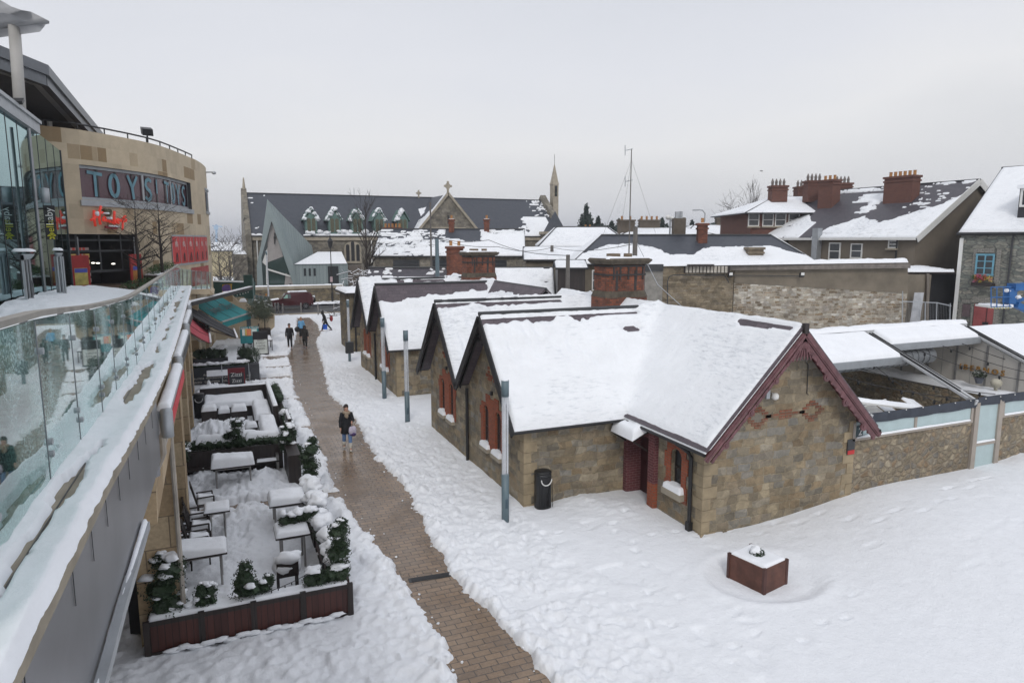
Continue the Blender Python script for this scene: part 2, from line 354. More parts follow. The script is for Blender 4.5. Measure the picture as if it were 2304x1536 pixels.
def coursed(name, cols, w=.46, h=.25, mortar=(.31,.25,.155), wob=.22, ms=.016, bst=.7, stain=.6, jm=.5):
    m, t, b = nodes(name); tc = N(t, 'ShaderNodeTexCoord'); n1 = N(t, 'ShaderNodeTexNoise', Scale=1.7, Detail=4.0, Roughness=.6); L(t, tc.outputs['UV'], n1.inputs[0])
    v = N(t, 'ShaderNodeVectorMath', operation='MULTIPLY_ADD'); L(t, n1.outputs['Color'], v.inputs[0]); v.inputs[1].default_value = (wob*1.3, wob, 0); L(t, tc.outputs['UV'], v.inputs[2])
    br = N(t, 'ShaderNodeTexBrick'); L(t, v.outputs[0], br.inputs[0]); br.offset = .37; br.offset_frequency = 2; br.squash = 1.7; br.squash_frequency = 3
    for k, q in (('Color1', (0,0,0,1)), ('Color2', (1,1,1,1)), ('Mortar', (.5,.5,.5,1)), ('Scale', 1), ('Brick Width', w), ('Row Height', h), ('Mortar Size', ms), ('Mortar Smooth', .8)): br.inputs[k].default_value = q
    cr_ = ramp(t, br.outputs[0], [(i/(len(cols)-1), c) for i, c in enumerate(cols)])
    n = N(t, 'ShaderNodeTexNoise', Scale=8.0, Detail=10.0, Roughness=.78); L(t, tc.outputs['UV'], n.inputs[0]); c = mixc(t, .75, cr_.outputs[0], n.outputs[0], 'OVERLAY')
    vb = N(t, 'ShaderNodeTexVoronoi', voronoi_dimensions='2D', Scale=3.6, Randomness=1.0); L(t, v.outputs[0], vb.inputs['Vector']); sp2 = N(t, 'ShaderNodeSeparateColor'); L(t, vb.outputs['Color'], sp2.inputs[0]); r2 = ramp(t, sp2.outputs[1], [(.2, (.74,.73,.72)), (.8, (1.2,1.18,1.14))]); c = mixc(t, .75, c, r2.outputs[0], 'MULTIPLY')
    nm = N(t, 'ShaderNodeTexNoise', Scale=2.6, Detail=6.0, Roughness=.7); L(t, tc.outputs['UV'], nm.inputs[0]); mr = ramp(t, nm.outputs[0], [(.42, (jm*.25,)*3), (.62, (1,1,1))]); f_ = N(t, 'ShaderNodeMath', operation='MULTIPLY'); L(t, br.outputs['Fac'], f_.inputs[0]); L(t, mr.outputs[0], f_.inputs[1])
    c = mixc(t, f_.outputs[0], c, mortar); sm = ramp(t, nm.outputs[0], [(.60, (0,0,0)), (.74, (.8,.8,.8))]); c = mixc(t, sm.outputs[0], c, mortar)
    n3 = N(t, 'ShaderNodeTexNoise', Scale=.6, Detail=7.0, Roughness=.7); L(t, tc.outputs['UV'], n3.inputs[0]); sr = ramp(t, n3.outputs[0], [(.40, (1,1,1)), (.66, (.42,.40,.37))]); c = mixc(t, stain, c, sr.outputs[0], 'MULTIPLY')
    L(t, c, b.inputs[0]); b.inputs['Roughness'].default_value = .9; hm = N(t, 'ShaderNodeMath', operation='MULTIPLY_ADD'); L(t, br.outputs['Fac'], hm.inputs[0]); hm.inputs[1].default_value = -.7; L(t, n.outputs[0], hm.inputs[2]); bump(t, b, hm.outputs[0], bst, .04); return m
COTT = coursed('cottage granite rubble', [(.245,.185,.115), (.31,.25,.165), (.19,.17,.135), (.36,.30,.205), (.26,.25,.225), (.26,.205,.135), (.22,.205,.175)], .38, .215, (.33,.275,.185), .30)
COTT2 = coursed('dark granite rubble', [(.16,.13,.085), (.23,.19,.12), (.12,.11,.09), (.26,.21,.13)], .4, .2, (.20, .165, .11))  # darker stone colours for long cottage, lean-to and churchyard wall
YARDW = rubble('rounded yard stone', [(.19,.16,.115), (.30,.255,.18), (.17,.16,.145), (.36,.31,.23), (.24,.17,.105)], 4.2, 5.6, (.26, .215, .155), .10, .5, 1.0)
OLDW = coursed('whitewashed old stone', [(.22,.16,.095), (.50,.48,.43), (.19,.145,.095), (.42,.385,.32), (.60,.58,.54), (.27,.20,.125), (.48,.45,.40)], .34, .17, (.47, .43, .36), .3, .03, .9, .75, 1.0)
OLDB = coursed('old brown stone', [(.17,.135,.09), (.25,.205,.14), (.14,.115,.08), (.28,.235,.165), (.19,.165,.13)], .5, .15, (.25, .21, .155), .2)
CHST = coursed('church granite', [(.18,.165,.135), (.24,.22,.18), (.15,.14,.12), (.27,.25,.21)], .7, .32, (.24, .22, .185), .06)
MURW = rubble('mural stonework', [(.16,.17,.155), (.25,.255,.225), (.13,.15,.14), (.30,.29,.25), (.19,.215,.20)], 1.6, 4.6, (.10, .105, .10), .06, .45, .3)
RBRICK = brick('red brick', (.34,.078,.032), (.24,.055,.026), (.20,.12,.08), .22, .078, .009, .45)
CHBRICK = brick('sooty chimney brick', (.33,.095,.045), (.16,.055,.035), (.10,.075,.06), .22, .078, .010, .75, stain=.9)
DBRICK = brick('far red brick', (.135,.058,.042), (.10,.045,.036), (.22,.10,.07), .25, .09, .006, .3)
SLATE = brick('grey slate', (.060,.058,.070), (.085,.075,.088), (.030,.030,.034), .32, .22, .008, .3, bst=.5, rough=.5, stain=.5)
SLATEP = brick('purple slate', (.085,.068,.080), (.115,.092,.105), (.045,.038,.045), .40, .20, .007, .25, bst=.5, rough=.55, stain=.5)
SLATED = brick('dark blue slate', (.040,.047,.062), (.055,.062,.078), (.022,.025,.032), .34, .22, .006, .25, bst=.4, rough=.5, stain=.5)
ASH = brick('pale ashlar block', (.27,.235,.175), (.21,.18,.13), (.13,.11,.08), .62, .30, .008, .4, bst=.3, stain=.6)
SHUT = plain('render grey brown', (.17,.145,.11), .9, var=.3, scale=.8, bmp=.2)
PEB = plain('pebble dash', (.155,.13,.10), .95, var=.25, scale=.5, bmp=.5)
WOOD = None
def planks(name, c, w=.12, rough=.5):
    m, t, b = nodes(name); uv, tc = uvmap(t)
    br = N(t, 'ShaderNodeTexBrick'); L(t, uv, br.inputs[0]); br.offset = 0
    br.inputs['Color1'].default_value = (*sc(c, 1.25), 1); br.inputs['Color2'].default_value = (*sc(c, .75), 1); br.inputs['Mortar'].default_value = (*sc(c, .25), 1)
    br.inputs['Scale'].default_value = 1; br.inputs['Brick Width'].default_value = w; br.inputs['Row Height'].default_value = 5; br.inputs['Mortar Size'].default_value = .006
    mp = N(t, 'ShaderNodeMapping'); mp.inputs['Scale'].default_value = (30, 2, 1); L(t, tc.outputs['UV'], mp.inputs[0])
    n = N(t, 'ShaderNodeTexNoise', Scale=1.0, Detail=5.0); L(t, mp.outputs[0], n.inputs[0]); c_ = mixc(t, .4, br.outputs[0], n.outputs[0], 'OVERLAY')
    L(t, c_, b.inputs[0]); b.inputs['Roughness'].default_value = rough
    iv = N(t, 'ShaderNodeMath', operation='MULTIPLY'); L(t, br.outputs['Fac'], iv.inputs[0]); iv.inputs[1].default_value = -1; bump(t, b, iv.outputs[0], .5, .01)
    return m
WOOD = planks('dark red stained planks', (.060,.017,.012)); BWOOD = planks('near black brown wood', (.022,.015,.013))
BLACK = plain('black paint', (.012,.012,.013), .45, var=.2); DGREY = plain('dark grey paint', (.035,.037,.04), .5)
STEEL = plain('brushed stainless', (.27,.275,.29), .33, .85, .22, .8, .08); GALV = plain('galvanised grey', (.38,.40,.42), .5, .6, .15)
WHITE = plain('white paint', (.68,.68,.66), .5, var=.06); CREAM = plain('cream panel', (.46,.44,.405), .7, var=.08)
LEAF = plain('dark evergreen leaf', (.018,.038,.014), .55, var=.6, scale=9); LEAF2 = plain('olive leaf', (.07,.085,.05), .6, var=.5, scale=9)
BARK = plain('dark bark', (.035,.028,.024), .9, var=.3)
LAMPB = plain('steel blue enamel', (.115,.165,.19), .45, var=.1); MAROON = plain('weathered maroon paint', (.135,.060,.066), .6, var=.45, scale=5, bmp=.3)
SKIN = plain('skin', (.45,.25,.18), .6, var=.08)
DARKIN = plain('dark interior', (.010,.010,.012), .6); STONEC = plain('pale cut stone', (.34,.30,.235), .85, var=.25, scale=2, bmp=.2)
def glass(name, tint=(.75,.9,.88), rough=.02, alpha=.25, rime=0.0):
    m, t, b = nodes(name); tr = N(t, 'ShaderNodeBsdfTransparent'); tr.inputs[0].default_value = (*tint, 1)
    gl = N(t, 'ShaderNodeBsdfGlossy'); gl.inputs['Roughness'].default_value = rough; gl.inputs[0].default_value = (.95, 1, 1, 1) if name != 'curtain wall glass' else (.50, .66, .68, 1)
    fr = N(t, 'ShaderNodeFresnel', IOR=1.5); ad = N(t, 'ShaderNodeMath', operation='MULTIPLY_ADD'); L(t, fr.outputs[0], ad.inputs[0]); ad.inputs[1].default_value = 1.5; ad.inputs[2].default_value = alpha; ad.use_clamp = True
    mx = N(t, 'ShaderNodeMixShader'); L(t, ad.outputs[0], mx.inputs[0]); L(t, tr.outputs[0], mx.inputs[1]); L(t, gl.outputs[0], mx.inputs[2])
    last = mx.outputs[0]
    if rime:
        tc = N(t, 'ShaderNodeTexCoord'); mp = N(t, 'ShaderNodeMapping'); L(t, tc.outputs['UV'], mp.inputs[0])
        n = N(t, 'ShaderNodeTexNoise', Scale=1.1, Detail=3.0, Roughness=.6); L(t, mp.outputs[0], n.inputs[0])
        n2 = N(t, 'ShaderNodeTexNoise', Scale=45.0, Detail=3.0, Roughness=.8); L(t, mp.outputs[0], n2.inputs[0])
        a = N(t, 'ShaderNodeMath', operation='MULTIPLY'); L(t, n.outputs[0], a.inputs[0]); L(t, n2.outputs[0], a.inputs[1])
        r = ramp(t, a.outputs[0], [(.22, (0,0,0)), (.36, (1,1,1))])
        mm = N(t, 'ShaderNodeMath', operation='MULTIPLY'); L(t, r.outputs[0], mm.inputs[0]); mm.inputs[1].default_value = rime
        df = N(t, 'ShaderNodeBsdfDiffuse'); df.inputs[0].default_value = (.62, .80, .80, 1)
        m2 = N(t, 'ShaderNodeMixShader'); L(t, mm.outputs[0], m2.inputs[0]); L(t, last, m2.inputs[1]); L(t, df.outputs[0], m2.inputs[2]); last = m2.outputs[0]
    L(t, last, t.nodes['Material Output'].inputs[0]); return m
GLASSB = glass('balustrade glass', (.68,.86,.81), .02, .03, .50); GLASSF = glass('curtain wall glass', (.13,.22,.22), .03, .32); FROST = plain('frosted screen glass', (.40,.50,.51), .35, var=.08)
ACRYL = glass('clear acrylic', (.80,.83,.86), .15, .06, .9)
m, t, b = nodes('clear acrylic tube'); b.inputs[0].default_value = (.62,.66,.70,1); b.inputs['Alpha'].default_value = .27; b.inputs['Roughness'].default_value = .15; ACRYL = m
WGLASS = plain('window pane', (.035,.04,.045), .12, var=.2, spec=.8)
# ============================================================ GROUND
def axis(*segs):
    r = []
    for a, b, st in segs: r += list(np.arange(a, b-1e-6, st))
    return np.array(r+[segs[-1][1]])
PL = [(1030,1536),(1000,1440),(940,1340),(860,1240),(800,1160),(750,1090),(715,1000),(690,940),(660,870),(648,800),(662,768),(667,748),(668,715)]
PR = [(1255,1536),(1150,1420),(1020,1290),(960,1190),(920,1100),(850,1030),(800,940),(740,880),(722,800),(711,768),(722,748),(714,726),(700,713)]
pl = sorted([tuple(G(*p)[:2]) for p in PL], key=lambda q: q[1]); pr_ = sorted([tuple(G(*p)[:2]) for p in PR], key=lambda q: q[1])
pl = [(3.1, 5.0), (3.35, 8.5)]+pl; pr_ = [(5.6, 5.0), (5.2, 8.0)]+pr_
plx, ply = np.array(pl).T; prx, pry = np.array(pr_).T
CLEAR = [(-1.6, 3.4, 20.0, 20.75), (1.2, 3.4, 39.2, 40.3), (1.7, 3.7, 42.7, 43.7), (2.2, 4.2, 46.0, 47.8), (1.6, 3.4, 33.6, 34.4), (5.6, 9.5, 58.6, 59.6), (-1.5, -.1, 27.3, 28.1), (1.9, 3.2, 28.3, 28.8)]
PCX, PCY = 10.95, 11.25      # rusty planter centre
def snow_h(X, Y):
    n1 = fbm(X*.55, Y*.55, 3, 4); n2 = fbm(X*2.6, Y*2.6, 11, 4, .6); n3 = fbm(X*9, Y*9, 23, 3, .6)
    base = .42*sst(12.5, 18, X)*sst(20, 13, Y) + .03*n1
    rough = sst(8.2, 6.2, X)*.85+.10; rough = np.maximum(rough, sst(11.0, 8.8, Y)*.5*sst(9.5, 7, X))
    h = base + rough*(.072*n2+.055*n3)*(1-.75*sst(8.6, 10, X)) + .002*n3
    # footprints
    fp = vn(X*2.3+3, Y*1.7, 41); h = np.maximum(h, -.035) - sst(.72, .84, fp)*.06*sst(10.2, 8.0, X)*(n3 > -.5)
    h = np.maximum(h, -.062)
    jit = .15*fbm(X*3.2, Y*3.2, 51, 3)+.06*fbm(X*11, Y*11, 57, 2)
    d = np.minimum(X-np.interp(Y, ply, plx), np.interp(Y, pry, prx)-X)+jit
    d = np.where((Y > 70.5), -1, d)
    for a, b, c, e_ in CLEAR:
        dd = np.minimum(np.minimum(X-a, b-X), np.minimum(Y-c, e_-Y))+jit*1.2; d = np.maximum(d, dd)
    ridge = sst(-.75, -.18, d)*sst(.02, -.12, d)
    h = h + ridge*(.06+.10*np.clip(n2+.3*n3, -.3, 1))
    h = np.where(d > -.03, h*(1-sst(-.03, .05, d)) - .20*sst(-.03, .07, d), h)
    # hollow round the rusty planter
    rr = np.hypot((X-PCX-.15)/1.55, (Y-PCY)/1.25); h = h - .10*sst(1.0, .70, rr) + .03*sst(1.25, 1.0, rr)*sst(.85, 1, rr)
    # scraped groove by path right edge
    # heaps shovelled inside the dining bays and drift in the courtyard corner
    for cx, cy, r, a in ((.35, 19.1, .95, .34), (-.6, 19.0, .7, .15), (-.9, 23.0, .7, .30), (.9, 22.4, .9, .22), (0, 22.0, 1.4, .18), (-.8, 28.9, .9, .42), (.4, 28.9, .9, .40), (-.6, 36.0, 1.3, .55), (-1.2, 34.5, .8, .35),
                         (2.9, 21.4, .5, .10), (10.0, 16.1, 1.3, .10), (24.2, 13.3, 1.3, .16), (9.3, 16.9, .8, .10)):
        g = np.exp(-((X-cx)**2+(Y-cy)**2)/(r*r)*1.6); h = h + g*a*(1+.45*n2+.3*n3)
    return h
xs = axis((-3.2, 7.6, .05), (7.6, 12, .08), (12, 34, .2)); ys = axis((5.5, 9, .12), (9, 24, .05), (24, 42, .09), (42, 74.0, .2))
Xg, Yg = np.meshgrid(xs, ys); Zg = snow_h(Xg, Yg)
fr_ = random.Random(8)
def stamp(x, y, ang, dep, a=.15, b=.075):
    i0, i1 = np.searchsorted(xs, (x-.35, x+.35)); j0, j1 = np.searchsorted(ys, (y-.35, y+.35)); X_ = Xg[j0:j1, i0:i1]-x; Y_ = Yg[j0:j1, i0:i1]-y; c_, s_ = math.cos(ang), math.sin(ang); r_ = np.sqrt(((X_*c_+Y_*s_)/a)**2+((-X_*s_+Y_*c_)/b)**2)
    z_ = Zg[j0:j1, i0:i1]; Zg[j0:j1, i0:i1] = np.where(z_ > -.04, np.maximum(z_-dep*sst(1.15, .7, r_)+dep*.25*sst(1.0, 1.3, r_)*sst(1.9, 1.3, r_), -.05), z_)
def trail(x0, y0, x1, y1, dep=.07, stp=.62, jx=.07):
    d_ = math.hypot(x1-x0, y1-y0); n_ = int(d_/stp); an = math.atan2(y1-y0, x1-x0)
    for i in range(n_):
        f_ = (i+.5)/n_; s_ = .13 if i % 2 else -.13; w_ = .35*math.sin(f_*5+x0); stamp(x0+(x1-x0)*f_-math.sin(an)*(s_+w_)+fr_.gauss(0,jx), y0+(y1-y0)*f_+math.cos(an)*(s_+w_)+fr_.gauss(0,jx), an+fr_.gauss(0,.2), dep*fr_.uniform(.6,1.2))
for tr_ in ((5.5,9,5.9,30),(6.2,11,6.3,27),(5.7,20,6.2,44),(6.9,17.3,5.4,10),(5.8,14,8.8,15.6),(8.8,15.4,10.6,15.7),(6.6,28,6.4,44),(7.2,9,9.3,15),(2.8,9.5,2.7,19),(1.4,8.6,2.6,14),(8.2,9.3,12.5,9.6),(7.5,10.5,8.8,9),(-.5,11.5,2.3,12.4),(5.2,9.5,7.0,9.0),(9.8,14.6,15.5,12.2),(15.5,12.2,21.5,12.6),(2.6,24,2.9,34),(2.7,37,3,46),(5.6,31,6.5,52)): trail(*tr_)
for i in range(260): stamp(fr_.uniform(5.2,7.4), fr_.uniform(9,40), fr_.uniform(0,3.1), fr_.uniform(.02,.06), fr_.uniform(.08,.2), fr_.uniform(.06,.12))
for i in range(160): stamp(fr_.uniform(-.5,3.3), fr_.uniform(8.5,20), fr_.uniform(0,3.1), fr_.uniform(.02,.06), fr_.uniform(.08,.2), fr_.uniform(.06,.12))
for i in range(40): stamp(fr_.uniform(7.5,20), fr_.uniform(8.5,12.8), fr_.uniform(0,3.1), fr_.uniform(.008,.03), fr_.uniform(.10,.3), fr_.uniform(.06,.14))
me = gridmesh('snow_cover', Xg, Yg, Zg, None, SNOWG); o = mkobj('snow_cover', me, None); o['kind'] = 'structure'
# paving: sandy brick pavers, partly wet
m, t, b = nodes('sandy block paving'); uv, tc = uvmap(t, 1, 1, .0)
br = N(t, 'ShaderNodeTexBrick'); L(t, uv, br.inputs[0]); br.offset = .5
for k, v in (('Color1', (.275,.19,.12,1)), ('Color2', (.20,.145,.10,1)), ('Mortar', (.085,.07,.058,1)), ('Scale', 1), ('Brick Width', .33), ('Row Height', .175), ('Mortar Size', .010), ('Bias', -.1)): br.inputs[k].default_value = v
n = N(t, 'ShaderNodeTexNoise', Scale=.7, Detail=7.0, Roughness=.65); L(t, tc.outputs['UV'], n.inputs[0])
n4 = N(t, 'ShaderNodeTexNoise', Scale=16.0, Detail=4.0); L(t, tc.outputs['UV'], n4.inputs[0])
c = mixc(t, .30, br.outputs[0], n4.outputs[0], 'OVERLAY'); r = ramp(t, n.outputs[0], [(.35, (1.0,1.0,1.0)), (.68, (.66,.65,.66))]); c = mixc(t, .8, c, r.outputs[0], 'MULTIPLY')
L(t, c, b.inputs[0]); rr = ramp(t, n.outputs[0], [(.40, (.10,.10,.10)), (.62, (.36,.36,.36))]); L(t, rr.outputs[0], b.inputs['Roughness'])
iv = N(t, 'ShaderNodeMath', operation='MULTIPLY_ADD'); L(t, br.outputs['Fac'], iv.inputs[0]); iv.inputs[1].default_value = -1; L(t, n4.outputs[0], iv.inputs[2]); bump(t, b, iv.outputs[0], .5, .012)
PAVE = m
mb = MB(); mb.add([(-3.3,5,-.075),(8,5,-.075),(8,72.6,-.075),(-3.3,72.6,-.075)], [(0,1,2,3)]); struct('path', mb, PAVE)
g0 = MB(); g0.add([(-1500,-300,-.32),(2500,-300,-.32),(2500,3000,-.32),(-1500,3000,-.32)], [(0,1,2,3)]); struct('ground', g0, SNOW)
# near ground around and below camera, far courtyard and verges
def snowfield(name, x0, x1, y0, y1, st, z, amp=.06, seed=5, fr=.4):
    xs = np.arange(x0, x1+st, st); ys = np.arange(y0, y1+st, st); X, Y = np.meshgrid(xs, ys)
    Z = z + amp*fbm(X*fr, Y*fr, seed, 4) + amp*.5*fbm(X*fr*5, Y*fr*5, seed+3, 3)
    me = gridmesh(name, X, Y, Z, None, SNOW); o = mkobj(name, me, None); o['kind'] = 'structure'; return o
snowfield('courtyard_snow', 14, 80, 20, 70, .5, .12, .12)
snowfield('far_verge_snow', -30, 60, 82.4, 87.6, .25, .14, .10, 9, 1.2)
snowfield('churchyard_snow', -40, 120, 88.6, 140, 1.0, .3, .15)
rd = MB(); rd.box((-60, 73.6, -.4), (90, 82.3, -.02)); struct('road', rd, plain('wet asphalt', (.055,.057,.062), .45, var=.3, scale=.6))
ln = MB(); ln.box((6, 77.8, -.03), (60, 77.95, -.014)); struct('road_line', ln, plain('road paint', (.35,.35,.35), .6))
kb = MB(); kb.box((-30, 73.3, -.3), (60, 73.6, .10)); struct('kerb', kb, STONEC)
# drain grate across the path
p1 = G(925,1305,-.07); p2 = G(1032,1288,-.07)
mb = MB(); d = (p2-p1); mb.bar(p1-d*.05, p2+d*.05, .20, .012)
dg = thing('drain_grate', 'dark slotted drain grate crossing the paved path', 'drain', (p1.x, p1.y, -.07)); part(dg, 'frame', mb, DGREY)
mb = MB()
for i in range(34):
    q = p1+d*((i+.5)/34); q.z += .012; nn = Vector((-d.y, d.x, 0)).normalized(); mb.bar(q-nn*.08, q+nn*.08, .014, .014)
part(dg, 'grille', mb, BLACK)
# loose snow lumps scattered along path edges
mb = MB(); rl = random.Random(3)
for i in range(80):
    y = rl.uniform(9.8, 42)**1.0; s_ = rl.choice((0, 1)); xe = np.interp(y, ply, plx) if s_ == 0 else np.interp(y, pry, prx)
    dd = abs(rl.gauss(0, .16)); x = xe+(dd if s_ == 0 else -dd); r_ = rl.uniform(.010, .034)
    mb.blob((x, y, -.075+r_*.5), (r_, r_*rl.uniform(.7,1.3), r_*.8), .3, 4, i)
solo('snow_crumbs', mb, SNOWG, 'loose crumbs of shovelled snow along both path edges', 'snow', smooth=True, uv=False, kind='stuff')
# ============================================================ generic helpers for snow caps
def capgrid(name, P0, U, V, T, parent=None, st=.06, seed=0, edge=.10, amp=.35, fr=2.0, mat=None, up=Vector((0,0,1)), hf=None, bare=None, skirt=.015):
    """lumpy snow lying on a parallelogram P0 + u*U + v*V"""
    P0, U, V = Vector(P0), Vector(U), Vector(V); lu, lv = U.length, V.length
    nu = max(5, min(260, int(lu/st)+2)); nv = max(5, min(260, int(lv/st)+2))
    u = np.linspace(0, 1, nu); v = np.linspace(0, 1, nv); UU, VV = np.meshgrid(u, v)
    e = np.minimum(np.minimum(UU, 1-UU)*lu, np.minimum(VV, 1-VV)*lv)
    e = np.minimum(e/edge, 1); prof = np.sqrt(np.clip(1-(1-e)**2, 0, 1))
    n_ = fbm(UU*lu*fr+seed*7.7, VV*lv*fr+seed*3.3, seed, 4)
    t_ = T*(1+amp*n_)
    if hf is not None: t_ = t_+hf(UU*lu, VV*lv)
    if bare is not None: t_ = np.where(bare(UU*lu, VV*lv) > 0, -skirt*1.5, t_)
    h = np.where(e <= 0, -skirt, t_*prof)
    wob = .03*edge*8
    XX = P0.x+UU*U.x+VV*V.x+up.x*h; YY = P0.y+UU*U.y+VV*V.y+up.y*h; ZZ = P0.z+UU*U.z+VV*V.z+up.z*h
    org = wloc(parent) if parent is not None else (0,0,0)
    me = gridmesh(name, XX, YY, ZZ, None, mat or SNOW, origin=org)
    o = mkobj(name, me, None, (0,0,0), parent); return o
def leaves(mb, c, r, n, size, seed=0, shell=.35, flat=None):
    q = random.Random(seed)
    for i in range(n):
        while True:
            d = Vector((q.uniform(-1,1), q.uniform(-1,1), q.uniform(-1,1)))
            if shell < d.length <= 1: break
        k = 1+.22*mnoise.noise(d.normalized()*2.2+Vector((seed, 0, 0)))
        p = Vector(c)+Vector((d.x*r[0]*k, d.y*r[1]*k, d.z*r[2]*k))
        a = Vector((q.gauss(0,1), q.gauss(0,1), q.gauss(0,1))).normalized()*size*q.uniform(.6,1.3); b_ = a.orthogonal().normalized()*size*q.uniform(.3,.6)
        b_.rotate(Matrix.Rotation(q.uniform(0,6.28), 3, a.normalized()))
        mb.add([p-a, p+b_, p+a, p-b_], [(0,1,2,3)])
    return mb
def shrub(name, label, cat, base, r, h, n=1400, size=.022, snow=.5, group=None, mat=None, seed=1, stem=0.0, lobes=None):
    """evergreen shrub: stem, leafy crown, clumps of snow"""
    base = Vector(base); q = random.Random(seed); t_ = thing(name, label, cat, base, group)
    mb = MB(); core = MB(); sn = MB()
    lobes = lobes or [(q.uniform(-.3,.3)*r, q.uniform(-.3,.3)*r, stem+(h-stem)*(i+.6)/3.6, r*q.uniform(.65,.95), (h-stem)*.26) for i in range(3)]
    for i, (dx, dy, z, rr, rz) in enumerate(lobes):
        c_ = base+Vector((dx, dy, z)); leaves(mb, c_, (rr, rr, rz), n//len(lobes), size, seed*9+i)
        core.blob(c_, (rr*.66, rr*.66, rz*.66), .35, 6, seed+i)
        for k in range(int(snow*9)):
            a = q.uniform(0, 6.28); d = q.uniform(0, .85); s_ = rr*q.uniform(.22, .42)
            sn.blob(c_+Vector((math.cos(a)*d*rr, math.sin(a)*d*rr, rz*math.sqrt(max(0, 1-d*d))*1.0)), (s_, s_, s_*.45), .3, 6, seed+k)
    tr = MB(); tr.tube([base-Vector((0,0,.06)), base+Vector((0,0,h*.7))], [.035, .015], 6)
    part(t_, 'stem', tr, BARK); part(t_, 'crown', mb, mat or LEAF, uv=False); part(t_, 'inner_foliage', core, mat or LEAF, uv=False)
    if sn.v: part(t_, 'snow_cap', sn, SNOW, True, uv=False)
    return t_
def baretree(name, label, cat, base, h, spread, seed=1, levels=5, trunk=.12, up=.75, snowy=False, group=None, nb=4, mat=None, tk=1.0):
    q = random.Random(seed); base = Vector(base); t_ = thing(name, label, cat, base, group); tr = MB(); br_ = MB(); sn = MB()
    def grow(p, d, ln, r, lv, tgt):
        pts = [p]; rs = [r]; k = 4
        for i in range(k):
            d = (d+Vector((q.gauss(0,.14), q.gauss(0,.14), q.gauss(0,.08)+.05*up))).normalized(); p = p+d*ln/k; pts.append(p); rs.append(max(r*(1-.45*(i+1)/k), .006*tk))
        tgt.tube(pts, rs, 6 if lv == 0 else 4 if lv < 3 else 3, cap=False)
        if snowy and lv >= 2 and q.random() < .8:
            sn.tube([x+Vector((0,0,rs[i]*.9+.004)) for i, x in enumerate(pts)], [max(x*1.1, .012) for x in rs], 3, cap=False)
        if lv < levels:
            for i in range(nb if lv < levels-1 else nb+1):
                j = q.randint(1, k); a = q.uniform(0, 6.28); o_ = Vector((math.cos(a), math.sin(a), 0))
                nd = (d*up+o_*spread*(1 if lv else .8)+Vector((0,0,.15))).normalized(); grow(pts[j], nd, ln*q.uniform(.52,.78), rs[j]*.62, lv+1, br_)
    # leader
    p = base-Vector((0,0,.1)); pts = [p]; rs = [trunk]
    for i in range(10): p = p+Vector((q.gauss(0,.02)*h/10, q.gauss(0,.02)*h/10, h*.9/10)); pts.append(p); rs.append(max(.01, trunk*(1-(i+1)/10.5)))
    tr.tube(pts, rs, 7)
    for i in range(2, 10):
        for k in range(3):
            a = q.uniform(0, 6.28); f = 1-abs(i-5)/9; nd = Vector((math.cos(a)*spread, math.sin(a)*spread, up*.8)).normalized()
            grow(pts[i], nd, h*.20*f*spread*1.3+.08*h, rs[i]*.5, 2, br_)
    part(t_, 'trunk', tr, mat or BARK, uv=False); part(t_, 'crown', br_, mat or BARK, uv=False)
    if snowy and sn.v: part(t_, 'snow_cap', sn, SNOW, uv=False)
    return t_
def cutmesh(o, mb):
    """cut openings for real out of a wall mesh"""
    co = bpy.data.objects.new('cutter', mb.mesh('cutter', uv=False)); COL.objects.link(co); co.location = (0,0,0)
    o.update_tag(); bpy.context.view_layer.update()
    md = o.modifiers.new('b', 'BOOLEAN'); md.operation = 'DIFFERENCE'; md.solver = 'EXACT'; md.object = co
    dg_ = bpy.context.evaluated_depsgraph_get(); ev = o.evaluated_get(dg_); me = bpy.data.meshes.new_from_object(ev)
    o.modifiers.remove(md); old = o.data; o.data = me
    if not me.materials and old.materials:
        for m_ in old.materials: me.materials.append(m_)
    while me.uv_layers: me.uv_layers.remove(me.uv_layers[0])
    auto_uv(me, wloc(o)); bpy.data.objects.remove(co)
def textmesh(s, size, origin, right, up, ext=.01, name='lettering', italic=0.0, align='CENTER', space=1.0):
    cu = bpy.data.curves.new('t', 'FONT'); cu.body = s; cu.size = size; cu.extrude = ext; cu.align_x = align; cu.align_y = 'CENTER'; cu.shear = italic; cu.space_character = space; cu.resolution_u = 3
    ob = bpy.data.objects.new('t', cu); COL.objects.link(ob); bpy.context.view_layer.update()
    me = bpy.data.meshes.new_from_object(ob.evaluated_get(bpy.context.evaluated_depsgraph_get()))
    bpy.data.objects.remove(ob); r_ = Vector(right).normalized(); u_ = Vector(up).normalized(); n_ = r_.cross(u_); mb = MB()
    V = [Vector(origin)+r_*v.co.x+u_*v.co.y+n_*v.co.z for v in me.vertices]
    return mb.add(V, [tuple(p.vertices) for p in me.polygons])
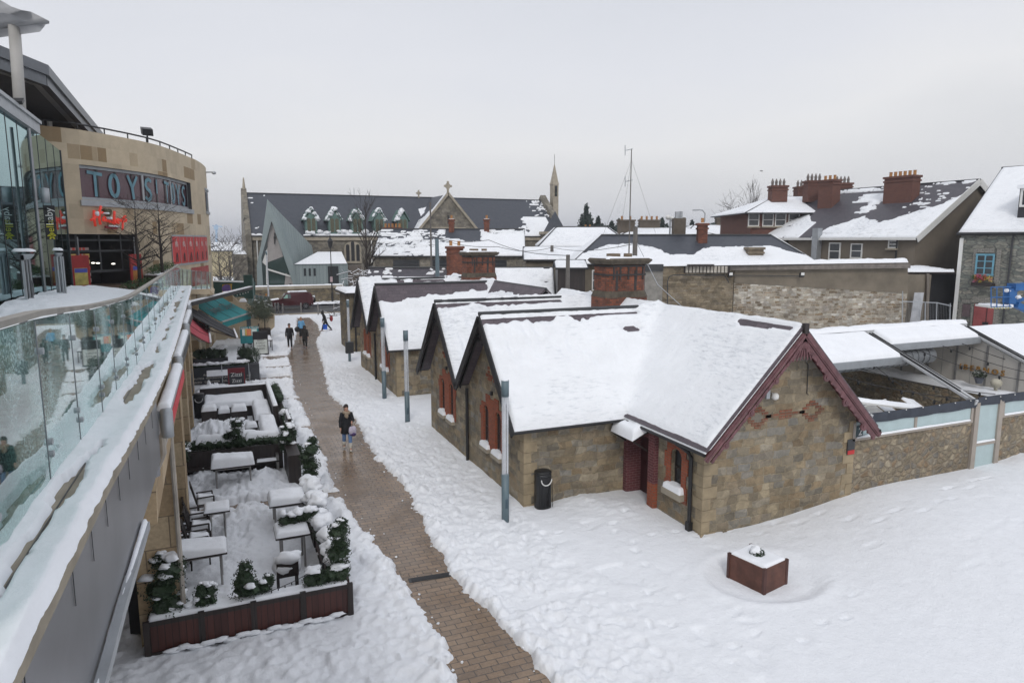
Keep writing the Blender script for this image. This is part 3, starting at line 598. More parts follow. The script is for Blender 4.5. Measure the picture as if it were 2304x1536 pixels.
# ============================================================ COTTAGES
ZR, ZE = 5.35, 2.40
G1Y, G2Y, XR = 19.46, 24.14, 13.75
YS, YN = 17.12, 26.45
def arch_cut(mb, axis_, at_, c, w_, z0, z1, depth):
    pts = []; r_ = w_/2; n_ = 6
    for i in range(n_+1):
        a = math.pi*i/n_; pts.append((c+r_*math.cos(a), z1-r_*.8+r_*.8*math.sin(a)))
    pts += [(c-r_, z0), (c+r_, z0)]
    if axis_ == 'x': mb.prism([(at_, p[0], p[1]) for p in pts], (depth, 0, 0))
    else: mb.prism([(p[0], at_, p[1]) for p in pts], (0, depth, 0))
def cottage(label, OY, near=True, cat='cottage'):
    T = thing('stone_cottage', label, cat, (7.67, 17.12+OY, -.2)); y = lambda v: v+OY
    W = MB()
    def gab(y0, y1, yr, x0, x1): W.prism([(x0,y(y0),-.4),(x0,y(y1),-.4),(x0,y(y1),ZE),(x0,y(yr),ZR-.16),(x0,y(y0),ZE)], (x1-x0,0,0))
    W1 = MB(); W1.prism([(7.67,y(YS),-.4),(7.67,y(YN),-.4),(7.67,y(YN),2.5),(7.67,y(G2Y),ZR-.14),(7.67,y(21.8),2.66),(7.67,y(G1Y),ZR-.14),(7.67,y(YS),2.62)], (4.2,0,0))
    wa = part(T, 'wall', W1, COTT)
    W2 = MB(); W2.prism([(11.11,y(13.54),-.4),(16.4,y(13.54),-.4),(16.4,y(13.54),2.60),(XR,y(13.54),ZR-.14),(11.11,y(13.54),2.60)], (0,YN-.02-13.54,0))
    wb = part(T, 'wall', W2, COTT)
    # openings in the west gables
    cut = MB(); openings = []
    for yc in (19.56, 24.22):
        for s_ in (-1, 1):
            c = yc+s_*.52; arch_cut(cut, 'x', 7.3, y(c), .48, .98, 2.33, .75); openings.append((y(c),))
    cutmesh(wa, cut)
    if near:
        cut = MB(); arch_cut(cut, 'x', 10.8, y(14.66), .50, .88, 2.02, .62)
        cut.box((10.8, y(15.85), -.3), (12.3, y(16.95), 2.2)); cutmesh(wb, cut)
    # red brick dressings
    def dress(at_, ax, c, hw, ops, z0, z1, zt, stepd=True, dep=.03):
        mbd = MB(); pts = []
        # stepped outline
        out = [(-hw, z0), (hw, z0), (hw, z1-.35), (hw+.09, z1-.35), (hw+.09, z1-.1), (hw-.05, z1-.1), (hw-.05, z1+.08), (hw*.55, z1+.08), (hw*.55, zt), (hw*.2, zt), (hw*.2, zt-.10), (-hw*.2, zt-.10), (-hw*.2, zt), (-hw*.55, zt), (-hw*.55, z1+.08), (-hw+.05, z1+.08), (-hw+.05, z1-.1), (-hw-.09, z1-.1), (-hw-.09, z1-.35), (-hw, z1-.35)]
        if ax == 'x': mbd.prism([(at_-dep, c+p[0], p[1]) for p in out], (dep+.02, 0, 0))
        o_ = part(T, 'brick_surround', mbd, RBRICK); cc = MB()
        for oc, ow in ops: arch_cut(cc, ax, at_-.4, oc, ow, z0-.1, z1, .8)
        cutmesh(o_, cc); return o_
    for i, yc in enumerate((19.56, 24.22)):
        yc = y(yc); dress(7.67, 'x', yc, .98, [(yc-.52, .47), (yc+.52, .47)], .98, 2.33, 2.72)
        for s_ in (-1, 1):
            c = yc+s_*.52
            rv = MB()   # brick reveal lining
            rv.box((7.66, c-.245, .98), (7.73, c-.23, 2.2)); rv.box((7.66, c+.23, .98), (7.73, c+.245, 2.2)); part(T, 'reveal', rv, RBRICK)
            wd = MB(); wd.box((7.73, c-.25, .95), (7.78, c+.25, 2.36)); wo = part(T, 'window', wd, WGLASS)
            fr = MB(); fr.box((7.715, c-.02, 1.0), (7.735, c+.02, 2.3)); fr.box((7.715, c-.2, 1.6), (7.734, c+.2, 1.64)); fr.box((7.716, c-.22, 1.0), (7.733, c-.165, 2.3)); fr.box((7.716, c+.185, 1.0), (7.733, c+.22, 2.3)); part(wo, 'frame', fr, BWOOD)
            sl_ = MB(); sl_.box((7.52, c-.36, .84), (7.95, c+.36, .965)); so_ = part(T, 'sill', sl_, STONEC)
            capgrid('snow_cap', (7.52, c-.36, .965), (.40,0,0), (0,.72,0), .13, so_, .03, i*3+s_+5, .08)
        # decorative cross bricks in the gable and vent
        dc = MB()
        for k, (a, z_) in enumerate([(-.75,3.35),(-.53,3.35),(-.64,3.47),(-.64,3.23),(-.64,3.59),(-.31,3.35),(-.09,3.35),(-.2,3.26),(.13,3.35),(.24,3.26),(.35,3.35),(.46,3.47),(.46,3.23),(.57,3.35),(.46,3.59),(.68,3.35)]):
            dc.box((7.655, yc-.5+a*.75+.38, z_-.045), (7.68, yc-.5+a*.75+.38+.16, z_+.045))
        part(T, 'brick_cross', dc, RBRICK); v_ = MB(); v_.box((7.60, yc-.05, 2.78), (7.69, yc+.05, 2.9)); part(T, 'vent', v_, BLACK)
    # quoins at corner of west wing and front gable
    qn = MB(); qb = MB(); qc = MB()
    k = 0; z_ = -.3
    while z_ < 2.35:
        a, c_ = (.42, .24) if k % 2 == 0 else (.24, .42); h_ = .31 if z_ > 0 else .36
        qn.box((7.655, y(YS)-.015, z_), (7.655+a, y(YS)+.25, z_+h_-.012)); qn.box((7.654, y(YS)-.012, z_), (7.85, y(YS)+c_, z_+h_-.013))
        if near:
            qb.box((11.095, y(13.54)-.016, z_), (11.095+a*1.1, y(13.54)+.2, z_+h_-.012)); qb.box((11.093, y(13.54)-.013, z_), (11.3, y(13.54)+c_, z_+h_-.013))
            qc.box((16.415-c_, y(13.54)-.016, z_), (16.415, y(13.54)+.2, z_+h_-.012))
        z_ += h_; k += 1
    for qn in ([qn, qb, qc] if near else [qn]): part(T, 'quoin_stones', qn, plain('tan cut quoin stone', (.30,.24,.155), .9, var=.35, scale=2.2, bmp=.5))
    # roof slabs
    RF = MB(); th = .07; xw = 7.20; ev = .33
    sW = (ZR-ZE)/(G1Y-(YS-ev))
    zv = ZR-sW*(21.8-G1Y)
    RF.slab([(xw,y(YS-ev),ZE),(XR,y(YS-ev),ZE),(XR,y(G1Y),ZR),(xw,y(G1Y),ZR)], th)
    RF.slab([(xw,y(G1Y),ZR),(XR,y(G1Y),ZR),(XR,y(21.8),zv),(xw,y(21.8),zv)], th)
    RF.slab([(xw,y(21.8),zv),(XR,y(21.8),zv),(XR,y(G2Y),ZR),(xw,y(G2Y),ZR)], th)
    RF.slab([(xw,y(G2Y),ZR),(XR,y(G2Y),ZR),(XR,y(YN+ev),ZE),(xw,y(YN+ev),ZE)], th)
    yf, yb = 13.07, YN+.35; xe0, xe1 = 10.80, 16.70
    RF.slab([(xe0,y(yf),ZE),(XR,y(yf),ZR),(XR,y(yb),ZR),(xe0,y(yb),ZE)][::-1], th)
    RF.slab([(XR,y(yf),ZR),(xe1,y(yf),ZE),(xe1,y(yb),ZE),(XR,y(yb),ZR)][::-1], th)
    rf = part(T, 'roof', RF, SLATEP)
    rt = MB()
    for yy in (G1Y, G2Y): rt.tube([(xw-.01, y(yy), ZR+.02), (XR, y(yy), ZR+.02)], .07, 8)
    rt.tube([(XR, y(yf)-.01, ZR+.02), (XR, y(yb), ZR+.02)], .07, 8); part(rf, 'ridge_tiles', rt, DGREY)
    # snow on the roof as one heightfield
    st = .06 if near else .09
    sty = .06 if near else .093; gx = np.arange(xw, xe1+.001, st); gy = np.arange(yf, yb+.001, sty); ep = .004; X, Y = np.meshgrid(gx, gy); Yw = Y+OY
    inW = (Y >= YS-ev-ep) & (Y <= YN+ev+ep) & (X >= xw-ep) & (X <= XR+ep); inN = (X >= xe0-ep) & (X <= xe1+ep)
    hW = np.where(inW, ZR-sW*np.minimum(np.abs(Y-G1Y), np.abs(Y-G2Y)), -9); sN = (ZR-ZE)/(XR-xe0)
    hN = np.where(inN, ZR-sN*np.abs(X-XR), -9); H = np.maximum(hW, hN); mask = H > -5
    k_ = 7.0; Hs = np.where(mask, np.log(np.exp(k_*(hW-H))+np.exp(k_*(hN-H)))/k_+H, 0)   # snow smooths the valley
    eW = np.where(inW, np.minimum(np.minimum(X-xw, Y-(YS-ev)), (YN+ev)-Y), 0); eN = np.where(inN, np.minimum(np.minimum(X-xe0, xe1-X), np.minimum(Y-yf, yb-Y)), 0)
    E_ = np.maximum(eW, eN); E_ = np.where(E_ > .01, np.maximum(E_-.02*np.abs(fbm(X*3, Yw*3, 91, 3)), .011), E_); prof = np.sqrt(np.clip(1-(1-np.minimum(E_/.14, 1))**2, 0, 1))
    n1 = fbm(X*1.4, Yw*1.4, 5, 5, .6); n2 = fbm(X*.5, Yw*.5, 15, 3); n5 = fbm(X*6, Yw*2.5, 25, 3, .6)
    T0 = .20+.05*n2
    rip = sst(12.6, 9.5, X)*sst(17.3, 18.6, Y)
    n6 = fbm(X*1.6, Yw*5.5, 35, 3, .6); Tt = T0-.03+rip*(.13*n5+.16*n6-.02)+.03*n1+.02*n6+.012*n5
    dr1 = np.abs(Y-G1Y)*(hW >= hN)+9*(hW < hN); dr2 = np.abs(Y-G2Y)*(hW >= hN)+9*(hW < hN); drN = np.abs(X-XR)*(hN > hW)+9*(hN <= hW)
    jn = .12*n1+.05*n5
    if near:
        b1 = (dr1 > .10) & (dr1+.30*jn < .30-.012*(X-7.2)) & (Y < G1Y) & (X < 12.8); b2 = (dr2 > .06) & (dr2+.45*jn < .24) & (Y < G2Y) & (X < 12.4)
        b4 = (drN > .10) & (drN+.6*jn < .26-.14*np.abs(Y-14.4)) & (X < XR)
        pit = (n1 > .42) & (rip > .3) & (fbm(X*7, Yw*16, 44, 3) > .34); bare = b1 | b2 | b4 | pit | ((np.hypot((X-12.2)/.42, (Y-18.85)/.12)+n1*.8) < 1)
        top1 = (dr1 <= .12); Tt = np.where(top1 & (X < 12.9), .07+.06*n5, Tt)
    else:
        b1 = (dr1 > .0) & (dr1+jn < .78-.06*(X-7.2)) & (Y < G1Y) & (X < 13.3); bN = (drN+jn < .5+.3*n2) & (X < XR+.1) & (Y < 19.4); bare = b1 | bN | ((dr2 < .3) & (dr2 > .08) & (n1 > 0) & (X > 9.5))
    Tt = np.where(bare, -.06, Tt)
    # soften the step
    for _ in range(1): Tt = (Tt*2+np.roll(Tt, 1, 0)+np.roll(Tt, -1, 0)+np.roll(Tt, 1, 1)+np.roll(Tt, -1, 1))/6
    Z = np.where(E_ < 4e-3, H-.03, np.where(Tt < 0, H-.05, Hs+Tt*np.maximum(prof, .0)))
    bd_ = E_ < 4e-3; X = np.where(bd_ & inN & (X < xe0+st) & (Y < YS-ev+.1), X-.04, X); Yw = np.where(bd_ & inW & (Y < YS-ev+st) & (X < xe0), Yw-.03, Yw)
    o_ = mkobj('snow_cap', gridmesh('snow_cap', X, Yw, Z, mask, SNOWR, origin=wloc(T)), None, (0,0,0), rf)
    # bargeboards
    bm = BLACK
    for yr, lo, hi in ((G1Y, YS-ev, 21.8), (G2Y, 21.8, YN+ev)):
        bb = MB()
        for yy, ed in ((lo, ZE if lo < 18 else zv), (hi, zv if hi < 22 else ZE)):
            a = Vector((xw-.02, y(yy), ed-.14)); c_ = Vector((xw-.02, y(yr), ZR-.14)); bb.bar(a, c_, .05, .26)
            # decorative inner brace
            dv = (c_-a)
            bb.bar(a+dv*.08+Vector((.10,0,-.16)), c_-dv*.12+Vector((.10,0,-.20)), .04, .12)
            for k in range(7):
                q_ = a+dv*(.08+k*.13)+Vector((.02,0,-.15)); bb.blob(q_, (.03,.07,.07), .0, 5)
        bb.bar((xw+.1, y(yr)-.55, ZR-.85), (xw+.1, y(yr)+.55, ZR-.85), .05, .10); bb.tube([(xw+.1, y(yr), ZR-.95), (xw+.1, y(yr), ZR+.02)], .035, 6)
        part(T, 'bargeboard', bb, bm)
        sf = MB()
        for yy, ed in ((lo, ZE if lo < 18 else zv), (hi, zv if hi < 22 else ZE)):
            sf.add([(xw, y(yy), ed-.10), (7.70, y(yy), ed-.10), (7.70, y(yr), ZR-.10), (xw, y(yr), ZR-.10)], [(0,1,2,3)])
        part(T, 'soffit', sf, BWOOD)
    # gutters, downpipes
    gt = MB(); gt.tube([(7.2, y(YS-ev)-.04, ZE-.07), (xe0+.0, y(YS-ev)-.04, ZE-.07)], .045, 8)
    gt.tube([(xe0-.04, y(YS-ev), ZE-.07), (xe0-.04, y(13.1), ZE-.07)], .045, 8); gt.tube([(xe1+.04, y(yb), ZE-.07), (xe1+.04, y(13.0), ZE-.07)], .045, 8); part(T, 'gutter', gt, BLACK)
    dp = MB(); dp.tube([(7.6, y(21.8), -.2), (7.6, y(21.8), 2.55)], .055, 8)
    if near:
        dp.tube([(xe0-.02, y(14.3), ZE-.08), (11.0, y(14.05), 2.12), (11.02, y(13.95), 2.0), (11.02, y(13.92), -.2)], .055, 8); dp.box((10.95, y(13.85), -.1), (11.08, y(14.0), .25))
    part(T, 'downpipe', dp, BLACK)
    if near:
        # purple carved bargeboards on the south gable
        pb = MB(); Yp = y(13.03)
        for sx, xe in ((-1, xe0), (1, xe1)):
            a = Vector((xe+sx*.06, Yp, ZE-.19)); c_ = Vector((XR, Yp, ZR-.12)); dv = c_-a; nrm = Vector((dv.z, 0, -dv.x)).normalized()*(1 if sx < 0 else -1)
            if nrm.z > 0: nrm = -nrm
            wl = .85 if sx > 0 else .5
            pb.bar(a, c_, .06, .20*wl); pb.bar(a+nrm*.02+Vector((0,-.035,0)), c_+nrm*.02+Vector((0,-.035,0)), .03, .06)
            off = nrm*.17+Vector((0,.01,0)); pb.bar(a+dv*.02+off, c_+off, .035, .16*wl)
            K = 15
            for k in range(K):
                f = .03+k*.94/K; big = k in (2, 6, 10)
                q_ = a+dv*f+nrm*(.25 if big else .22)*(1 if sx > 0 else .78); rr_ = (.115 if big else .055)*(1 if sx > 0 else .8)
                pb.tube([q_+Vector((0,-.02,0)), q_+Vector((0,.03,0))], rr_, 12)
            for k in (2, 6, 10):
                q_ = a+dv*(.03+k*.94/K)+nrm*.25*(1 if sx > 0 else .78); pb.tube([q_+Vector((0,-.045,0)), q_+Vector((0,-.021,0))], .05, 8)
        # carved fan filling the apex
        fan = [(XR-.75, ZR-.98), (XR-.45, ZR-.80), (XR, ZR-.72), (XR+.45, ZR-.80), (XR+.75, ZR-.98), (XR, ZR-.16)]
        pb.prism([(p[0], Yp+.03, p[1]) for p in fan], (0, .05, 0))
        for k in range(9):
            f = k/8; x_ = XR-.5+f*1.0; pb.bar((XR, Yp-.005, ZR-.25), (x_, Yp-.005, ZR-.80-.10*abs(f-.5)), .02, .03)
        pb.lathe((XR, Yp, ZR-.5), [(.02,-.02),(.06,0),(.02,.03)], 8)
        part(T, 'bargeboard', pb, MAROON, label='weathered maroon carved bargeboards on the front gable')
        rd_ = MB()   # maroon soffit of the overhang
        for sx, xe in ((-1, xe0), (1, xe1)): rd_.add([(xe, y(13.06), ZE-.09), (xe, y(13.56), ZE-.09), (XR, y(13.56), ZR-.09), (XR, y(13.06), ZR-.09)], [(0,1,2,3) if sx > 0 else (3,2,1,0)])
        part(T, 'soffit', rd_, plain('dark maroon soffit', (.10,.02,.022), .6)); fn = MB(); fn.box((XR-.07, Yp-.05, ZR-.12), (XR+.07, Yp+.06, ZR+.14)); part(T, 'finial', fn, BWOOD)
        # brick ornament on the south gable
        og = MB(); cx, cz = 13.75, 2.98
        def bk(i, j, w_=.21): og.box((cx+i*.115-w_/2, 13.528, cz+j*.085-.037), (cx+i*.115+w_/2, 13.55, cz+j*.085+.037))
        for s_ in (-1, 1):
            c0 = s_*8.2
            for j, rng in ((3,(0,)), (2,(-1,1)), (1,(-2,2)), (0,(-3,3)), (-1,(-2,2)), (-2,(-1,1)), (-3,(0,))):
                for i in rng: bk(c0+i, j)
        for i in (-3,-1,1,3): bk(i, 0)
        for i in (-1,1): bk(i, 1); bk(i, -1)
        for i in (-5, 5): bk(i, 0)
        part(T, 'brick_diamonds', og, brick('worn gable brick', (.27,.085,.045), (.20,.07,.04), (.2,.15,.1), .22, .078, .012, .6, stain=.8), label='worn red brick diamonds across the front gable')
        # window in the west wall of front wing
        c = y(14.66); o_ = MB(); out = [(-.5,.60),(.5,.60),(.5,1.05),(.44,1.05),(.44,1.4),(.52,1.4),(.52,1.85),(.42,1.85),(.42,2.18),(-.42,2.18),(-.42,1.85),(-.52,1.85),(-.52,1.4),(-.44,1.4),(-.44,1.05),(-.5,1.05)]
        o_.prism([(11.08, c+p[0], p[1]) for p in out], (.04,0,0)); bo = part(T, 'brick_surround', o_, RBRICK); cc = MB(); arch_cut(cc, 'x', 10.8, c, .48, .5, 2.02, .8); cutmesh(bo, cc)
        wd = MB(); wd.box((11.27, c-.26, .86), (11.32, c+.26, 2.06)); wo = part(T, 'window', wd, WGLASS); fr = MB(); fr.box((11.24, c-.24, 1.42), (11.275, c+.24, 1.47)); fr.box((11.24, c-.02, .88), (11.274, c+.02, 2.0)); fr.box((11.245, c-.25, .88), (11.273, c-.20, 2.02)); fr.box((11.245, c+.20, .88), (11.273, c+.25, 2.02)); part(wo, 'frame', fr, BWOOD)
        sl_ = MB(); sl_.box((10.93, c-.42, .68), (11.35, c+.42, .86)); so_ = part(T, 'sill', sl_, STONEC); capgrid('snow_cap', (10.93, c-.40, .86), (.36,0,0), (0,.8,0), .15, so_, .03, 4, .08)
        # porch: painted brick pier, recessed maroon door, small snowy canopy
        pz = MB(); pz.box((10.95, y(15.50), -.3), (11.2, y(15.78), .75)); part(T, 'porch_pier', pz, RBRICK)
        pz = MB(); pz.box((10.951, y(15.501), .752), (11.2, y(15.779), 2.2)); pz.box((10.98, y(16.93), -.3), (11.52, y(17.1), 2.2)); pz.box((11.0, y(15.78), 2.0), (11.5, y(16.95), 2.3)); part(T, 'porch_pier', pz, brick('maroon painted brick', (.13,.035,.04), (.10,.03,.032), (.20,.10,.10), .22, .078, .008, .3), label='maroon painted brick pier beside the doorway')
        dr = MB(); dr.box((11.50, y(15.8), -.2), (11.56, y(17.0), 2.2)); do = part(T, 'door', dr, plain('dark maroon door', (.045,.010,.012), .5)); pn = MB()
        for a in (15.95, 16.45):
            for z0 in (.2, 1.1): pn.box((11.47, y(a), z0), (11.51, y(a)+.35, z0+.75))
        pn.box((11.45, y(16.3), 1.0), (11.5, y(16.36), 1.12)); part(do, 'door_panels', pn, plain('dark maroon door', (.045,.010,.012)))
        cn = MB(); q0 = (10.52, y(15.95), 2.05); cn.slab([(10.45, y(15.8), 2.0), (10.45, y(17.0), 2.0), (11.1, y(17.0), 2.3), (11.1, y(15.8), 2.3)][::-1], .05); cn.bar((10.5, y(17.0), 1.95), (11.1, y(17.0), 1.55), .05); cn.bar((10.5, y(15.85), 1.95), (11.1, y(15.85), 1.55), .05); cp = part(T, 'porch_canopy', cn, BWOOD)
        capgrid('snow_cap', (10.43, y(15.8), 2.0), (.64,0,.29), (0,1.2,0), .22, cp, .035, 8, .14)
        # cameras and box on gable
        sm = MB(); sm.box((12.93, 13.40, 3.50), (13.05, 13.54, 3.76)); part(T, 'junction_box', sm, GALV); sm = MB(); sm.lathe((13.22, 13.40, 3.45), [(.02,-.0),(.09,.04),(.10,.12),(.06,.18)], 12); sm.bar((13.22,13.54,3.6), (13.22,13.4,3.6), .05); part(T, 'security_camera', sm, WHITE, True)
        sg = MB(); sg.box((16.12, 13.50, 1.55), (16.40, 13.53, 2.0)); so_ = part(T, 'notice_plate', sg, DGREY); sg = MB(); sg.box((16.13, 13.49, 1.56), (16.39, 13.499, 1.68)); part(so_, 'red_band', sg, plain('sign red', (.5,.03,.03)))
        wr = MB(); wr.tube([(14.35, 13.50, 4.35), (14.42, 13.5, 4.28), (14.44, 13.5, 3.5), (14.5, 13.5, 3.45)], .012, 5); part(T, 'cable', wr, BLACK)
    # chimney
    cyc = y(21.95); ch = MB(); x0, x1 = 12.95, 14.68; cf = .22
    def octring(x0, x1, y0, y1, z, c): return [Vector(p) for p in ((x0+c,y0,z),(x1-c,y0,z),(x1,y0+c,z),(x1,y1-c,z),(x1-c,y1,z),(x0+c,y1,z),(x0,y1-c,z),(x0,y0+c,z))]
    y0, y1 = cyc-.45, cyc+.75
    ch.rings([octring(x0-.04,x1+.04,y0-.04,y1+.04,4.2,.12), octring(x0-.04,x1+.04,y0-.04,y1+.04,5.50,.12)]); ch.rings([octring(x0,x1,y0,y1,5.74,cf), octring(x0,x1,y0,y1,6.72,cf)])
    co = part(T, 'chimney', ch, CHBRICK)
    s2 = MB(); s2.rings([octring(x0-.05,x1+.05,y0-.05,y1+.05,5.502,.12), octring(x0-.01,x1+.01,y0-.01,y1+.01,5.738,cf)]); s2.rings([octring(x0-.10,x1+.10,y0-.10,y1+.10,6.72,cf), octring(x0-.20,x1+.20,y0-.20,y1+.20,6.86,cf), octring(x0-.14,x1+.14,y0-.14,y1+.14,6.94,cf)]); part(co, 'stone_band', s2, plain('sooty stone', (.085,.07,.052), .9, var=.5, scale=4, bmp=.5))
    s3 = MB()
    for z_ in (6.62, 6.30): s3.rings([octring(x0-.035,x1+.035,y0-.035,y1+.035,z_,cf), octring(x0-.035,x1+.035,y0-.035,y1+.035,z_+.07,cf)])
    for f in (.14,.30,.50,.70,.86):
        x_ = x0+(x1-x0)*f; s3.box((x_-.03, y0-.03, 6.16), (x_+.03, y0+.05, 6.62))
    for f in (.22, .68): s3.box((x0+(x1-x0)*f-.05, y0-.012, 5.76), (x0+(x1-x0)*f+.05, y0+.05, 6.5))
    part(co, 'iron_strap', s3, plain('sooty iron', (.03,.027,.026), .7, var=.4))
    s4 = MB()
    for x_, r_ in ((x0+.55, .26), (x1-.55, .16)): s4.lathe((x_, cyc+.1, 6.94), [(r_,0),(r_,.16),(r_*.8,.165),(r_*.8,.05)], 14)
    part(co, 'chimney_pot', s4, plain('dirty clay', (.16,.12,.08), .9, var=.4)); capgrid('snow_cap', (x0-.1, y0-.1, 6.93), (x1-x0+.2,0,0), (0,y1-y0+.2,0), .055, co, .05, 3, .12, .8)
    return T
A = cottage('nearest stone cottage with maroon carved gable and octagonal red brick chimney', 0, True)
Bc = cottage('second stone cottage up the path, with bare slate along its ridges', 15.2, False)
# ============================================================ LEFT: shopping terrace
TY = [0, 5.2, 8, 11.7, 37.6, 60]; TZ = [6.2, 6.03, 5.83, 5.64, 5.31, 5.15]
def zb(y): return float(np.interp(y, TY, TZ))
def gx(y): return float(np.interp(y, [0, 5.2, 9, 12, 37.6], [-1.02, -1.06, -1.2, -1.26, -1.8]))
def ox(y): return float(np.interp(y, [0, 9, 16, 37.6], [-.76, -.82, -.92, -1.35]))
LIME = brick('limestone cladding', (.47,.365,.235), (.33,.235,.135), (.20,.15,.10), 1.15, .62, .012, .15, .37, .2, .8, .5)
def lime_var(name, base):
    """pale cladding with scattered darker stones, staggered courses"""
    m, t, b = nodes(name); uv, tc = uvmap(t)
    br = N(t, 'ShaderNodeTexBrick'); L(t, uv, br.inputs[0]); br.offset = .43; br.offset_frequency = 2
    for k, v in (('Color1', (1,1,1,1)), ('Color2', (0,0,0,1)), ('Mortar', (.45,.45,.45,1)), ('Scale', 1), ('Brick Width', 1.45), ('Row Height', .72), ('Mortar Size', .012), ('Bias', 0)): br.inputs[k].default_value = v
    n = N(t, 'ShaderNodeTexNoise', Scale=.9, Detail=8.0, Roughness=.7); L(t, tc.outputs['UV'], n.inputs[0])
    r = ramp(t, br.outputs[0], [(0.0, (.24,.165,.085)), (.16, (.29,.205,.11)), (.22, base), (.6, sc(base, 1.12)), (1, sc(base, .90))])
    c = mixc(t, .35, r.outputs[0], n.outputs[0], 'OVERLAY'); L(t, c, b.inputs[0]); b.inputs['Roughness'].default_value = .75; bump(t, b, br.outputs['Fac'], -.2, .01); return m
LIMEV = lime_var('mixed limestone cladding', (.47,.39,.275))
PL_ = plain('beige stone', (.33,.25,.16), .8, var=.3, scale=2.5, bmp=.2)
ter = thing('terrace_deck', 'raised limestone terrace edge with steel fascia above the restaurants', 'terrace', (-1.0, 5, 0))
ys_ = [0, 2, 4, 5.2, 6.5, 8, 9.7, 12, 16, 22, 28, 34, 38]
mb = MB()
for a, b_ in zip(ys_[:-1], ys_[1:]):
    mb.add([(ox(a), a, zb(a)), (ox(b_), b_, zb(b_)), (-1.95, b_, zb(b_)), (-1.95, a, zb(a)), (ox(a), a, zb(a)-.16), (ox(b_), b_, zb(b_)-.16), (-1.95, b_, zb(b_)-.16), (-1.95, a, zb(a)-.16)], [(0,1,2,3), (0,4,5,1), (7,6,5,4)])
part(ter, 'coping', mb, plain('grey beige coping', (.27,.235,.18), .8, var=.3, scale=3))
mb = MB()
for a, b_ in zip(ys_[:-1], ys_[1:]):
    mb.add([(-1.95, a, zb(a)-.03), (-1.95, b_, zb(b_)-.03), (-14, b_, zb(b_)-.03), (-14, a, zb(a)-.03)], [(0,1,2,3)])
mb.add([(-14, 38, zb(38)-.03), (-14, 46, zb(46)-.03), (-3.2, 46, zb(46)-.03), (-1.9, 38, zb(38)-.03)], [(3,2,1,0)])
part(ter, 'deck_floor', mb, plain('wet terrace paving', (.13,.085,.06), .35, var=.3, scale=1.5))
# steel fascia with panel joints, bottom ledge
mb = MB(); jn = MB()
for a, b_ in zip(ys_[:6], ys_[1:7]):
    mb.add([(ox(a)-.02, a, zb(a)-.17), (ox(b_)-.02, b_, zb(b_)-.17), (ox(b_)-.02, b_, zb(b_)-.98), (ox(a)-.02, a, zb(a)-.98), (-1.9, a, zb(a)-1.0), (-1.9, b_, zb(b_)-1.0)], [(3,2,1,0), (3,4,5,2)])
    for yy in (a, (a+b_)/2): jn.box((ox(yy)-.016, yy-.004, zb(yy)-.38), (ox(yy)-.012, yy+.004, zb(yy)-.17))
fa = part(ter, 'steel_fascia', mb, STEEL); part(fa, 'panel_joints', jn, DGREY)
lg = MB()
for a, b_ in ((0,2),(2,4),(4,5.2),(5.2,7.1)): lg.bar((ox(a)+.02, a, zb(a)-1.0), (ox(b_)+.02, b_, zb(b_)-1.0), .06, .07)
le = part(ter, 'steel_ledge', lg, GALV)
capgrid('snow_cap', (ox(1)-.02, 1, zb(1)-.965), (ox(7.1)-ox(1),6.1,zb(7.1)-zb(1)), (  .06,0,0), .04, le, .02, 5, .03, .5, 3)
mb = MB(); mb.prism([(ox(9.7)-.04, 9.7, 5.55), (ox(9.7)-.04, 9.7, 4.55), (-1.9, 9.7, 4.2), (-1.9, 9.7, 5.55)], (0,.05,0)); part(ter, 'end_panel', mb, STEEL)
# beige upper wall beyond the steel
mb = MB()
for a, b_ in zip(ys_[6:-1], ys_[7:]):
    mb.prism([(ox(a)-.05, a, zb(a)-.16), (ox(a)-.12, a, 3.9), (-1.9, a, 3.9), (-1.9, a, zb(a)-.16)], (ox(b_)-ox(a), b_-a, 0))
part(ter, 'upper_wall', mb, LIME)
# ground floor shop fronts
mb = MB(); 
mb.box((-2.6, 4, -.3), (-2.45, 14, 5.0)); part(ter, 'back_wall', mb, PL_)
mb = MB(); mb.box((-2.45, 9, .35), (-2.40, 14, 4.3)); part(ter, 'shop_window', mb, WGLASS)
mb = MB()
for yy in (9, 10.6, 12.2, 13.6): mb.box((-2.41, yy, .3), (-2.34, yy+.07, 4.3))
mb.box((-2.42, 9, .28), (-2.33, 13.7, .40)); part(ter, 'window_frame', mb, GALV)
mb = MB(); mb.box((-2.42, 8.5, -.3), (-2.25, 13.7, .28)); part(ter, 'plinth', mb, plain('dark stone plinth', (.07,.06,.05)))
for i, yy in enumerate((13.75, 18.9, 24.3, 29.5, 34.5)):
    mb = MB(); xo = -1.0-.02*(yy-13); mb.box((xo-.75, yy, -.3), (xo, yy+.75, 4.6)); part(ter, 'pillar', mb, ASH2 if 'ASH2' in globals() else LIME)
mb = MB(); mb.box((-2.0, 14.2, -.3), (-1.62, 38, 4.4)); part(ter, 'inner_wall', mb, DARKIN)
mb = MB(); gl_ = MB(); hn = MB()
for a in (14.6, 19.8, 25.2, 30.3):
    for k in range(4):
        yy = a+k*1.12; mb.box((-1.63, yy, 0), (-1.52, yy+.09, 3.3)); gl_.box((-1.61, yy+.09, .1), (-1.58, yy+1.12, 3.2))
        hn.tube([(-1.46, yy+.2, .9), (-1.42, yy+.2, .95), (-1.42, yy+.2, 1.75), (-1.46, yy+.2, 1.8)], .018, 6)
    mb.box((-1.63, a, 3.2), (-1.5, a+4.4, 3.4)); mb.box((-1.63, a, 2.3), (-1.51, a+4.4, 2.38))
part(ter, 'door_frame', mb, GALV); part(ter, 'glazing', gl_, WGLASS); part(ter, 'pull_handles', hn, STEEL)
